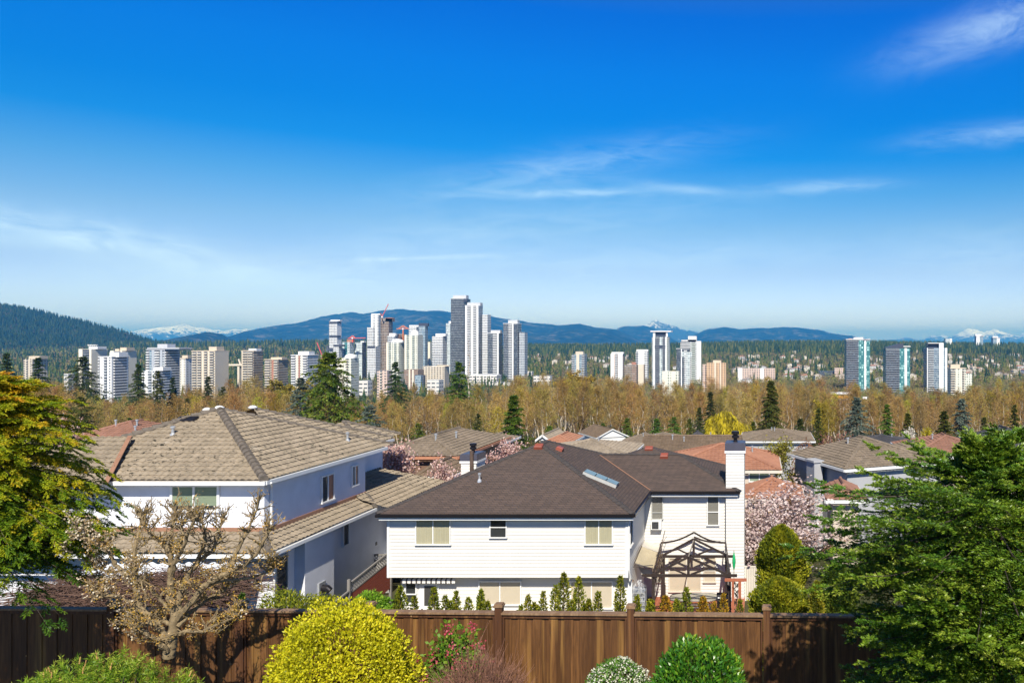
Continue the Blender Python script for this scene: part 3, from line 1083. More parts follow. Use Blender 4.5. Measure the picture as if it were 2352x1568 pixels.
    gutter(g, (xl, yf - .06, ze - .09), (xr + .1, yf - .06, ze - .09), .13, .16)
    gutter(g, (xr + .06, yf, ze - .09), (xr + .06, yb, ze - .09), .13, .16)
    gutter(g, (-33.4, 32.22, zl - .08), (-19.85, 32.22, zl - .08), .12, .14)
    gutter(g, (-19.84, 32.3, zl - .08), (-19.84, 41.2, zl - .08), .12, .14)
    gutter(g, (-19.24, 41.2, zl - .13), (-19.24, 49.2, zl - .13), .12, .14)
    gutter(g, (-22.25, 44.8, z2 - .09), (-22.25, 48.4, z2 - .09), .12, .14)
    g.box(xl, xr, yf + .02, 34.0, ze - .12, ze - .03)
    g.box(-21.16, xr + .0, yf, yb, ze - .121, ze - .031)
    g.build('gutter', M['white_trim'], H)
    dp = MB()
    dp.tube([(-20.72, 33.75, ze - .12), (-20.8, 33.95, ze - .25), (-21.05, 34.35, ze - .42), (-21.09, 34.4, ze - .6), (-21.09, 34.4, zl + .55)], .045, 8)
    dp.tube([(-19.9, 32.35, zl - .12), (-20.0, 32.7, zl - .3), (-20.4, 33.5, zl - .42), (-20.45, 33.5, -11.5)], .045, 8)
    dp.build('downspout', M['white_trim'], H)
    def Fp(u0, u1, v0, v1, d):
        return px(u0, d), px(u1, d), pz(v1, d), pz(v0, d)
    window(H, *Fp(399, 501, 1117, 1169, 34.0), 34.0, 'white_trim', 'blind_green', .1, (.48,), split=.17)
    def side_y(u, x):
        return x * FOC / (u - CX)
    for (u0, u1, zz0, zz1, mull) in ((737, 763, -7.75, -6.55, (.5,)), (807, 819, -7.45, -6.5, (.45,))):
        y0, y1 = side_y(u0, -21.15), side_y(u1, -21.15)
        window(H, y0, y1, zz0, zz1, -21.15, 'white_trim', 'room', .07, mull, (), side='x')
        br = MB()
        br.poly((-21.10, y0 + (y1 - y0) * .55, zz0), (-21.10, y1, zz0), (-21.10, y1, zz1), (-21.10, y0 + (y1 - y0) * .55, zz1))
        br.build('curtain', M['orange_brick'], H)
    y0, y1 = side_y(786, -20.55), side_y(797, -20.55)
    window(H, y0, y1, -10.05, -9.05, -20.55, 'white_trim', 'room', .05, (), (), side='x')
    window(H, 33.75, 34.5, -11.6, -9.2, -20.55, 'grey_frame', 'room', .05, (), (), side='x')
    # kitchen vent hood on the projecting wall
    vh = MB()
    vh.box(-20.1, -20.02, 36.2, 36.75, -11.55, -11.0)
    vo = vh.build('vent_hood', M['pipe_grey'], H)
    MB().tube([(-20.02, 36.47, -11.28), (-19.8, 36.47, -11.3), (-19.68, 36.47, -11.4)], [.17, .17, .15], 14).build('vent_duct', M['dark_metal'], vo)
    MB().box(-20.56, -20.53, 42.6, 42.75, -10.9, -10.72).build('wall_vent', M['dark_frame'], H)
    return H


blue_house()


# white corrugated patio cover in front of the stucco house, on posts
def patio_cover():
    T = thing('patio_cover', 'white corrugated patio cover in front of the pale blue house', 'patio cover', (-25.5, 31, -11.6))
    mb = MB()
    x0, x1, n = -26.6, -20.8, 70
    pr = [(x0 + (x1 - x0) * k / n, .05 * math.sin(k * 1.05)) for k in range(n + 1)]
    for a, b in zip(pr, pr[1:]):
        mb.poly((a[0], 29.8, -9.2 + a[1]), (b[0], 29.8, -9.2 + b[1]), (b[0], 32.1, -8.92 + b[1]), (a[0], 32.1, -8.92 + a[1]))
    mb.build('cover_sheet', plain('white_corrugated_sheet', (.7, .74, .8), .4, .06, 1), T)
    MB().box(x0, x1, 29.7, 29.8, -9.4, -9.2).build('front_beam', M['white_trim'], T)
    for x in (-26.4, -23.8, -21.2):
        MB().box(x - .07, x + .07, 29.82, 29.96, -12.2, -9.4).build('post', M['white_trim'], T)


patio_cover()

# ------------------------------------------------------------------ foliage builders
def unit(a):
    return a / np.maximum(np.linalg.norm(a, axis=-1, keepdims=True), 1e-9)


def leaves(P, D, N, L, W, t, mid=.5):
    """Pointed four-cornered leaves: base P, axis D, side = D x N."""
    D = unit(D)
    S = unit(np.cross(D, N))
    L = np.broadcast_to(np.asarray(L, float), (len(P),))[:, None]
    W = np.broadcast_to(np.asarray(W, float), (len(P),))[:, None]
    V = np.empty((len(P), 4, 3))
    V[:, 0] = P
    V[:, 1] = P + D * L * mid + S * W * .5
    V[:, 2] = P + D * L
    V[:, 3] = P + D * L * mid - S * W * .5
    Fq = np.arange(len(P) * 4).reshape(-1, 4)
    return V.reshape(-1, 3), Fq, np.repeat(t, 4)


def join(parts):
    V, Fq, T, o = [], [], [], 0
    for v, f, t in parts:
        V.append(v); Fq.append(f + o); T.append(t); o += len(v)
    return np.concatenate(V), np.concatenate(Fq), np.concatenate(T)


def prisms(A, B, ra, rb, n=3):
    """Tapered n-sided sticks from A to B."""
    D = unit(B - A)
    ref = np.where(np.abs(D[:, 2:3]) < .9, np.array([[0, 0, 1.]]), np.array([[0, 1., 0]]))
    s = unit(np.cross(D, ref))
    u = np.cross(D, s)
    V = np.empty((len(A), 2 * n, 3))
    for k in range(n):
        c, sn = math.cos(2 * math.pi * k / n), math.sin(2 * math.pi * k / n)
        off = s * c + u * sn
        V[:, k] = A + off * np.asarray(ra)[:, None]
        V[:, n + k] = B + off * np.asarray(rb)[:, None]
    base = (np.arange(len(A)) * 2 * n)[:, None]
    Fq = np.concatenate([np.concatenate([base + k, base + (k + 1) % n, base + n + (k + 1) % n, base + n + k], axis=1) for k in range(n)])
    return V.reshape(-1, 3), Fq


def conifer(H, prof, nb, ntw, nsub, nn, nl, nw, e0=.15, droop=.35, tip=.15, ang=58, twf=.42, twmin=.12, subf=.45, sdroop=.3, lift=.25,
            z0=.04, seed=1, top_up=.5, tgrad=0., spread=.25, tbias=.0, jit=.18, min_len=.15, sub_ang=48, needle_out=.7):
    """A conifer of boughs, each a flat spray of twigs and side twigs clothed in needles. Returns verts, faces, t, and the bough sticks."""
    r = np.random.default_rng(seed)
    f = z0 + (1 - z0) * (np.arange(nb) + r.uniform(0, 1, nb)) / nb
    f = np.clip(f, 0, .995)
    az = np.arange(nb) * 2.39996 + r.normal(0, .35, nb)
    L = np.array([prof(x) for x in f]) * (1 + r.normal(0, jit, nb))
    L = np.maximum(L, min_len)
    O = np.column_stack([np.zeros(nb), np.zeros(nb), f * H])
    C = np.column_stack([np.cos(az), np.sin(az), np.zeros(nb)])
    Pp = np.column_stack([-np.sin(az), np.cos(az), np.zeros(nb)])
    e = e0 + r.normal(0, .07, nb) + top_up * np.clip((f - .8) / .2, 0, 1)
    dr = droop * (1 + r.normal(0, .2, nb)) * (1 - .7 * np.clip((f - .8) / .2, 0, 1))
    zz = np.array([0, 0, 1.])

    def curve(i, s):
        return O[i] + (C[i] * s[:, None] + zz * (e[i] * s - dr[i] * s ** 2 + tip * s ** 4)[:, None]) * L[i][:, None]
    # bough sticks
    S = np.linspace(0, 1, 5)
    sticks = []
    for a, b in zip(S, S[1:]):
        i = np.arange(nb)
        sticks.append((curve(i, np.full(nb, a)), curve(i, np.full(nb, b)), (1.05 - a) * .007 * (.4 + L), (1.05 - b) * .007 * (.4 + L)))
    # twigs
    k = np.repeat(np.arange(nb), ntw)
    s = np.tile(np.linspace(.12, 1, ntw), nb) + r.normal(0, .02, nb * ntw)
    s = np.clip(s, .05, 1)
    side = np.tile(np.where(np.arange(ntw) % 2 == 0, 1., -1.), nb)
    tang = unit(C[k] + zz * (e[k] - 2 * dr[k] * s + 4 * tip * s ** 3)[:, None])
    A = R(ang) + r.normal(0, .12, len(k))
    last = np.tile(np.arange(ntw) >= ntw - 1, nb)
    A = np.where(last, 0, A)
    td = unit(tang * np.cos(A)[:, None] + Pp[k] * (side * np.sin(A))[:, None] + zz * (r.normal(0, .10, len(k)) - sdroop * .5)[:, None])
    tl = np.maximum(L[k] * twf * (1.02 - s) ** .75 * (1 + r.normal(0, .2, len(k))), twmin)
    tp = curve(k, s)
    tcol = r.uniform(0, 1, nb)[k] * .5 + r.uniform(0, 1, len(k)) * .5
    # side twigs
    m = np.repeat(np.arange(len(k)), nsub)
    q = np.tile(np.linspace(.08, 1, nsub), len(k))
    sg = np.tile(np.where(np.arange(nsub) % 2 == 0, 1., -1.), len(k))
    up = unit(np.cross(td, np.cross(zz, td)) + r.normal(0, .15, td.shape))
    sd2 = unit(np.cross(td, up))
    B = R(sub_ang) + r.normal(0, .15, len(m))
    B = np.where(np.tile(np.arange(nsub) >= nsub - 1, len(k)), 0, B)
    d2 = unit(td[m] * np.cos(B)[:, None] + sd2[m] * (sg * np.sin(B))[:, None] + zz * (r.normal(0, .1, len(m)) - sdroop * q * .5)[:, None])
    l2 = np.maximum(tl[m] * subf * (1.05 - q) ** .7, twmin * .5)
    p2 = tp[m] + td[m] * (tl[m] * q)[:, None] - zz * (sdroop * .35 * tl[m] * q ** 2)[:, None]
    # needles
    w_ = np.repeat(np.arange(len(m)), nn)
    x = np.tile((np.arange(nn) + .5) / nn, len(m))
    ns = np.tile(np.where(np.arange(nn) % 2 == 0, 1., -1.), len(m)) * r.uniform(.4, 1, len(w_))
    s3 = unit(np.cross(d2, zz + r.normal(0, .2, d2.shape)))
    P = p2[w_] + d2[w_] * (l2[w_] * x)[:, None]
    D = d2[w_] * .8 + s3[w_] * (ns * needle_out)[:, None] + zz * (lift + r.normal(0, spread, len(w_)))[:, None]
    N = zz + r.normal(0, .5, D.shape)
    sz = r.uniform(.7, 1.25, len(w_))
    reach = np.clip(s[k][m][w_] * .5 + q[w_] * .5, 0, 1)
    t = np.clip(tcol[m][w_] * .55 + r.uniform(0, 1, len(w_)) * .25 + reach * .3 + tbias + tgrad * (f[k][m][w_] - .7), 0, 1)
    V, Fq, T = leaves(P, D, N, nl * sz, nw * sz, t)
    return V, Fq, T, sticks


def conifer_thing(name, label, loc, H, prof, mat, bark, group=None, lean=(0, 0), rot=0., trunk_r=.018, cat='tree', **kw):
    T = thing(name, label, cat, loc, rot, group)
    V, Fq, t, st = conifer(H, prof, **kw)
    link('crown', np_mesh(name + '_crown', V, Fq, t), mat, T)
    mb = MB()
    r0 = H * trunk_r
    mb.tube([(0, 0, -.3), (0, 0, H * .3), (0, 0, H * .7), (0, 0, H * .98)], [r0 * 1.15, r0 * .8, r0 * .4, .01], 8)
    A = np.concatenate([s[0] for s in st]); B = np.concatenate([s[1] for s in st])
    ra = np.concatenate([s[2] for s in st]); rb = np.concatenate([s[3] for s in st])
    v, f = prisms(A, B, ra, rb, 4)
    mb.add((v.tolist(), f.tolist()))
    mb.build('trunk', bark, T, local=True)
    return T


def bush_points(n, rad, seed, depth=.16, lump=.12, lf=3.0, zmin=-.2, power=1.):
    """Points in the outer shell of a lumpy dome; returns unit directions and points."""
    r = np.random.default_rng(seed)
    d = unit(r.normal(0, 1, (int(n * 1.8), 3)))
    d = d[d[:, 2] > zmin][:n]
    ph = r.uniform(0, 6.28, (6, 3))
    kk = r.normal(0, lf, (6, 3))
    g = sum(np.sin(d @ kk[i] + ph[i, 0]) for i in range(6)) / 2.4
    rr = (1 + lump * g) * (1 - np.abs(r.normal(0, depth, len(d)))) ** power
    return d, d * rr[:, None] * np.array(rad)


def bush(name, label, c, rad, n, L, W, mat, seed, group=None, stem_mat=None, depth=.16, lump=.1, lf=3., zmin=-.25, out=.8, up=.3, cat='shrub', tshift=0., nstem=26, core=True):
    """c: centre of the dome. Leaves through the outer shell over a tangle of stems from the base."""
    base = Vector((c[0], c[1], ground_z(c[0], c[1])))
    T = thing(name, label, cat, base, 0, group)
    r = np.random.default_rng(seed + 99)
    d, P = bush_points(n, rad, seed, depth, lump, lf, zmin)
    D = d * out + r.normal(0, .7, d.shape) + np.array([0, 0, up])
    # stray shoots standing out of the outline
    ns = max(12, n // 220)
    k = r.integers(0, len(P), ns)
    f = np.linspace(.02, 1, 9)
    sd = unit(d[k] + r.normal(0, .35, (ns, 3)) + [0, 0, .35])
    ln = r.uniform(.05, .15, ns) * max(rad)
    SP = (P[k][:, None] + sd[:, None] * (f[None, :, None] * ln[:, None, None])).reshape(-1, 3)
    P = np.concatenate([P, SP])
    d = np.concatenate([d, np.repeat(sd, 9, axis=0)])
    D = np.concatenate([D, np.repeat(sd, 9, axis=0) * .6 + r.normal(0, .6, SP.shape)])
    clump = np.sin(P @ (r.normal(0, 9, 3) / max(rad))) * np.sin(P @ (r.normal(0, 9, 3) / max(rad)))
    t = np.clip(.5 + .22 * clump + r.normal(0, .2, len(P)) + tshift, 0, 1)
    V, Fq, tt = leaves(P + np.array(c) - np.array(base), D, r.normal(0, 1, D.shape), L * r.uniform(.7, 1.3, len(P)), W, t)
    link('foliage', np_mesh(name + '_foliage', V, Fq, tt), mat, T)
    st = MB()
    rr = random.Random(seed)
    for k in range(nstem):
        a = rr.uniform(0, 6.283)
        e = rr.uniform(.15, .9)
        q = Vector((math.cos(a) * rad[0] * e * .8, math.sin(a) * rad[1] * e * .8, rad[2] * math.sqrt(max(0, 1 - e * e)) * .85))
        b0 = Vector((math.cos(a) * rad[0] * .12, math.sin(a) * rad[1] * .12, 0)) + base
        st.tube([b0, b0.lerp(q + Vector(c), .5) + Vector((0, 0, .1 * rad[2])), q + Vector(c)], [.02, .014, .006], 5)
    st.build('stem', stem_mat or M['bark'], T)
    return T


M['bark'] = plain('grey_brown_bark', (.10, .075, .055), .9, .35, 5, bumps=.6, bscale=40, stretch=(3, 3, .6))
M['bark_mossy'] = plain('mossy_fruit_bark', (.22, .165, .09), .9, .55, 9, bumps=.8, bscale=50, stretch=(2.5, 2.5, .8))
M['bark_pale'] = plain('pale_alder_bark', (.46, .40, .32), .8, .3, 2.5)
M['bark_dark'] = plain('dark_conifer_bark', (.06, .045, .035), .9, .3, 5)
M['leaf_green'] = leaf_mat('fresh_green_leaf', [(0, (.03, .09, .01)), (.5, (.08, .2, .02)), (1, (.2, .34, .04))])
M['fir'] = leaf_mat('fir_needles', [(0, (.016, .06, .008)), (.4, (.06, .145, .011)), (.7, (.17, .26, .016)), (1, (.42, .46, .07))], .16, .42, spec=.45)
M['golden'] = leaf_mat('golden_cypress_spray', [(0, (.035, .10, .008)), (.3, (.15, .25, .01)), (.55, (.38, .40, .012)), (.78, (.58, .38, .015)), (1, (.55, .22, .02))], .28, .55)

# ------------------------------------------------------------------ the brown board fence
def wood_mat(name, lo, hi, gold=(.24, .12, .035), gold_amt=.5):
    m, nt, b = new_mat(name)
    v = obj_coord(nt, (9, 9, .55))
    g = noise(nt, v, 3.0, 6, .65, .4)
    v2 = obj_coord(nt, (5, 5, .22))
    g2 = noise(nt, v2, 1.6, 3, .5)
    tc = nt.nodes.new('ShaderNodeTexCoord')
    sp = nt.nodes.new('ShaderNodeSeparateXYZ')
    nt.links.new(tc.outputs['Object'], sp.inputs[0])
    wn = nt.nodes.new('ShaderNodeTexWhiteNoise')
    wn.noise_dimensions = '1D'
    nt.links.new(mth(nt, 'FLOOR', mth(nt, 'DIVIDE', sp.outputs[0], .141)), wn.inputs['W'])
    col = mix_rgb(nt, mth(nt, 'MULTIPLY_ADD', g, 2.2, -.6, clamp=True), lo, hi)
    col = mix_rgb(nt, mth(nt, 'MULTIPLY', wn.outputs[0], .7), col, lo)
    col = mix_rgb(nt, mth(nt, 'MULTIPLY', mth(nt, 'MULTIPLY_ADD', g2, 5, -2.75, clamp=True), gold_amt), col, gold)
    vo = nt.nodes.new('ShaderNodeTexVoronoi')
    vo.inputs['Scale'].default_value = 2.2
    nt.links.new(obj_coord(nt, (1, 1, .9)), vo.inputs['Vector'])
    knot = mth(nt, 'LESS_THAN', vo.outputs['Distance'], .05)
    col = mix_rgb(nt, mth(nt, 'MULTIPLY', knot, .55), col, (.42, .27, .12))
    nt.links.new(col, b.inputs['Base Color'])
    b.inputs['Roughness'].default_value = .6
    b.inputs['Specular IOR Level'].default_value = .35
    bump(nt, b, g, .35, .006)
    return m


M['fence_wood'] = wood_mat('stained_cedar_board', (.045, .018, .006), (.20, .092, .03), (.40, .22, .06), .6)
M['cap_wood'] = wood_mat('weathered_cap_board', (.15, .085, .045), (.33, .22, .13), (.4, .27, .15), .4)
M['post_wood'] = wood_mat('stained_post', (.05, .02, .009), (.12, .05, .02), (.3, .15, .05), .5)


def fence():
    T = thing('fence', 'tall stained brown board fence with capped posts crossing the back of the near garden', 'fence', (-4, 14.45, -6.75))
    def fy(x): return 14.42 - .026 * x
    zt = -4.93
    xs = [px(u, 14.5) for u in (-70, 237, 542, 845, 1145, 1450, 1761, 2070, 2380, 2690)]
    for k, x in enumerate(xs):
        y = fy(x)
        p = MB().box(x - .066, x + .066, y - .07, y + .06, -6.8, zt + .1)
        po = p.build('post', M['post_wood'], T)
        c = MB().box(x - .085, x + .085, y - .09, y + .08, zt + .1, zt + .135)
        c.box(x - .07, x + .07, y - .075, y + .065, zt + .135, zt + .16)
        c.build('post_cap', M['cap_wood'], po)
    for a, b in zip(xs, xs[1:]):
        a, b = a + .07, b - .07
        n = round((b - a) / .141)
        wd = (b - a) / n
        mb = MB()
        for k in range(n):
            x0 = a + k * wd
            off = .012 if k % 2 else -.006
            y = fy(x0 + wd / 2) + off
            j = random.uniform(-.003, .003)
            mb.box(x0 - (.012 if k % 2 == 0 else -.002), x0 + wd + (.012 if k % 2 == 0 else -.002), y - .009 + j, y + .009 + j, -6.72, zt - .06)
        mb.build('panel', M['fence_wood'], T)
        r = MB()
        r.beam((a - .01, fy(a) - .01, zt - .012), (b + .01, fy(b) - .01, zt - .012), .15, .035)
        r.build('cap_rail', M['cap_wood'], T)
        t = MB()
        t.beam((a, fy(a) - .03, zt - .065), (b, fy(b) - .03, zt - .065), .03, .07)
        t.beam((a + .02, fy(a) - .03, zt - .1), (a + .02, fy(a) - .03, -6.7), .028, .045, (0, 1, 0))
        t.beam((b - .02, fy(b) - .03, zt - .1), (b - .02, fy(b) - .03, -6.7), .028, .045, (0, 1, 0))
        t.build('trim', M['post_wood'], T)


fence()

# ------------------------------------------------------------------ deck, pergola and what stands on it
M['deck_red'] = plain('red_stained_deck', (.36, .115, .06), .6, .15, 3, stretch=(1, 8, 1))
M['truss'] = plain('dark_brown_timber', (.032, .022, .02), .5, .3, 4)
M['steel'] = plain('dark_steel_tube', (.06, .06, .065), .4, .1, 4, metal=.5)


M['concrete'] = plain('pale_bounce_slab', (.42, .40, .36), .9, .12, 1.2)
tag(MB().box(-16.3, -5.75, 33.6, 36.54, -13.6, -12.98).build('bounce_slab', M['concrete']), kind='structure')  # slab added unseen behind the fence to bounce light onto the white house


def deck():
    T = thing('deck', 'red stained wooden deck beneath the dark pergola', 'deck', (-3.2, 39, -13.3))
    mb = MB()
    x0, x1, n = -5.7, -.75, 34
    for k in range(n):
        a = x0 + (x1 - x0) * k / n
        mb.box(a, a + (x1 - x0) / n - .012, 36.2, 41.25, -13.24, -13.2)
    mb.build('decking', M['deck_red'], T)
    f = MB().box(x0, x1, 36.15, 36.19, -13.6, -13.19)
    f.build('fascia', M['deck_red'], T)
    r = MB()
    r.box(-1.35, -.8, 36.3, 36.36, -12.72, -12.62)
    r.box(-1.35, -.8, 36.3, 36.36, -13.15, -13.08)
    for k in range(5):
        r.box(-1.33 + k * .12, -1.29 + k * .12, 36.31, 36.35, -13.1, -12.7)
    r.build('railing', M['deck_red'], T)


deck()


def pergola():
    T = thing('pergola', 'dark brown timber pergola frame with two open roof trusses', 'pergola', (-3.2, 39, -13.2))
    dz = -13.2
    zb = -10.86
    yf, yr = 37.0, 40.3
    w = MB
    def truss(y, xa, xb, xp, zt, l, r):
        t = MB()
        t.beam((xa, y, zb), (xb, y, zb), .08, .13)
        t.beam((xa, y, zb), (xa - .12, y, zb + .03), .09, .1)
        t.beam((xp, y, zt), (l, y, zb + .02), .07, .10)
        t.beam((xp, y, zt), (r, y, zb + .02), .07, .10)
        t.beam((xp, y - .005, zt - .05), (xp, y - .005, zb), .11, .1)
        ml, mr = (xp * .45 + l * .55), (xp * .45 + r * .55)
        zm = zt * .45 + zb * .55
        t.beam((ml, y, zm), (xp - .12, y, zb + .05), .05, .07)
        t.beam((mr, y, zm), (xp + .12, y, zb + .05), .06, .09)
        return t.build('truss', M['truss'], T)
    truss(yf, -5.35, -1.05, -3.31, -10.0, -5.0, -1.45)
    truss(yr, -5.1, -1.35, -3.34, -9.98, -4.95, -1.6)
    for x, y in ((-4.95, yf), (-1.4, yf), (-4.88, yr), (-1.68, yr)):
        p = MB().box(x - .065, x + .065, y + .05, y + .18, dz, zb + .09)
        po = p.build('post', M['truss'], T)
        if y == yr:
            MB().box(x - .1, x + .1, y + .02, y + .21, dz, dz + .85).build('post_base', M['truss'], po)
    t = MB()
    t.beam((-3.33, yf, -10.06), (-3.34, yr, -10.04), .05, .05)
    t.build('ridge_pole', plain('bare_grey_pole', (.25, .22, .18), .6, .2, 5), T)
    t = MB()
    n = 8
    def sag(xa, xb, za, zb_, y, s):
        pts = [(xa + (xb - xa) * k / n, y, za + (zb_ - za) * k / n - s * math.sin(math.pi * k / n)) for k in range(n + 1)]
        for p, q in zip(pts, pts[1:]):
            t.beam(p, q, .05, .08)
    sag(-5.0, -3.35, -10.25, -9.72, yr + .3, .12)
    sag(-1.75, -3.35, -10.25, -9.72, yr + .3, .14)
    sag(-2.0, -3.35, -10.2, -9.95, yr + .28, .1)
    t.build('canopy_frame', M['truss'], T)
    for p, q, a_ in (((-4.95, yf + .1, zb + .1), (-5.02, yr + .35, -10.25), .06), ((-1.4, yf + .1, zb + .1), (-1.74, yr + .35, -10.25), .06), ((-4.9, yf + .1, zb - .1), (-4.88, yr, zb), .07), ((-1.45, yf + .1, zb - .1), (-1.66, yr, zb), .07)):
        MB().beam(p, q, a_, a_ + .025).build('side_beam', M['truss'], T)
    v = MB()
    r_ = random.Random(4)
    for k in range(26):
        a = r_.random()
        p = Vector((-4.95 + r_.uniform(-.12, .12), yf + .2 + (yr - yf) * a, zb + r_.uniform(-.7, .25) + .5 * a))
        d = Vector((r_.uniform(-.25, .25), r_.uniform(.2, .9), r_.uniform(.1, .6)))
        v.tube([p, p + d * .5 + Vector((0, 0, .05)), p + d], .012, 5)
    v.build('dry_vine', plain('dry_vine_stem', (.13, .09, .06), .8, .3, 6), T)
    return T


pergola()


def patio_table():
    T = thing('patio_table', 'glass topped patio table with bowed steel legs under the pergola', 'table', (-3.2, 38.9, -13.2))
    a, b, r = 1.18, .6, .3
    def outline(n=40):
        pts = []
        for k in range(n):
            t = 2 * math.pi * k / n
            c, s = math.cos(t), math.sin(t)
            pts.append((-3.2 + a * abs(c) ** .5 * (1 if c > 0 else -1), 38.9 + b * abs(s) ** .5 * (1 if s > 0 else -1)))
        return pts
    o = outline()
    m = MB()
    m.poly(*[(x, y, -12.47) for x, y in o])
    m.build('tabletop', plain('frosted_table_glass', (.42, .40, .32), .15, .05, 2, spec=.7), T)
    f = MB().tube([(x, y, -12.475) for x, y in o] + [(o[0][0], o[0][1], -12.475)], .022, 6)
    f.tube([(-3.2 - .8, 38.5, -12.72), (-3.2 + .8, 38.5, -12.72)], .018, 6)
    f.tube([(-3.2 - .8, 38.5, -12.85), (-3.2 + .8, 38.5, -12.85)], .018, 6)
    f.tube([(-3.2 - .8, 39.3, -12.72), (-3.2 + .8, 39.3, -12.72)], .018, 6)
    f.build('frame', M['steel'], T)
    for sx in (-1, 1):
        for sy in (-1, 1):
            l = MB().tube([(-3.2 + sx * .62, 38.9 + sy * .42, -12.5), (-3.2 + sx * .78, 38.9 + sy * .42, -12.62), (-3.2 + sx * .8, 38.9 + sy * .42, -12.85),
                           (-3.2 + sx * .88, 38.9 + sy * .43, -13.0), (-3.2 + sx * 1.02, 38.9 + sy * .45, -13.19)], .02, 6)
            l.build('leg', M['steel'], T)


patio_table()


def barbecue():
    x, y, z = -1.75, 38.4, -13.2
    T = thing('barbecue', 'dark covered barbecue standing beside the red trellis', 'barbecue', (x, y, z))
    MB().box(x - .3, x + .25, y - .28, y + .28, z + .1, z + .75).build('cart', M['dark_metal'], T)
    l = MB()
    pr = [(0, .0), (.05, .18), (.16, .3), (.28, .34), (.4, .3), (.52, .18), (.56, 0)]
    for (a, b), (c, d) in zip(pr, pr[1:]):
        l.poly((x - .32, y - .28 + a, z + .78 + b), (x + .27, y - .28 + a, z + .78 + b), (x + .27, y - .28 + c, z + .78 + d), (x - .32, y - .28 + c, z + .78 + d))
    for xx in (x - .32, x + .27):
        l.poly(*[(xx, y - .28 + a, z + .78 + b) for a, b in pr])
    l.build('lid', M['dark_metal'], T)
    MB().tube([(x - .25, y - .3, z + .95), (x + .2, y - .3, z + .95)], .018, 6).build('handle', M['pipe_grey'], T)
    MB().box(x + .28, x + .5, y - .25, y + .25, z + .74, z + .78).build('side_shelf', M['pipe_grey'], T)


barbecue()


def trellis():
    T = thing('trellis', 'red painted trellis post frame with a dark climbing vine at the deck edge', 'trellis', (-1.05, 36.5, -13.3))
    f = MB()
    f.box(-1.28, -1.17, 36.4, 36.5, -13.3, -10.95)
    f.box(-.98, -.85, 36.4, 36.5, -13.3, -10.95)
    f.box(-1.6, -.6, 36.38, 36.52, -10.95, -10.84)
    f.box(-1.17, -.98, 36.42, 36.48, -12.75, -12.62)
    f.build('frame', M['deck_red'], T)
    v = MB()
    r_ = random.Random(2)
    for k in range(46):
        p = Vector((r_.uniform(-1.16, -1.0), 36.43 + r_.uniform(-.05, .05), r_.uniform(-12.6, -11.1)))
        v.tube([p, p + Vector((r_.uniform(-.1, .1), r_.uniform(-.05, .05), r_.uniform(.05, .25)))], .018, 5)
    v.build('vine', plain('dark_vine', (.03, .025, .02), .8, .4, 8), T)


trellis()


def flower_pot():
    p = (px(1486, 36.8), 36.8, -13.2)
    T = thing('flower_pot', 'round teal glazed flower pot on the deck beside the covered shelf', 'flower pot', p)
    MB().lathe(p, [(.14, 0), (.22, .1), (.27, .25), (.26, .38), (.22, .44), (.25, .47), (.24, .5), (.2, .47)], 20).build('pot', plain('teal_glaze', (.015, .14, .16), .15, .15, 4, spec=.8), T, smooth=True)
    V, t = [], []
    n = 160
    P = np.array(p) + np.array([0, 0, .48]) + rng.normal(0, .09, (n, 3)) * [1, 1, .6] + [0, 0, .1]
    d = rng.normal(0, 1, (n, 3)) + [0, 0, .8]
    V, Fq, tt = leaves(P, d, rng.normal(0, 1, (n, 3)), .1, .05, rng.random(n))
    link('foliage', np_mesh('pot_foliage', V - np.array(p), Fq, tt), M['leaf_green'], T)


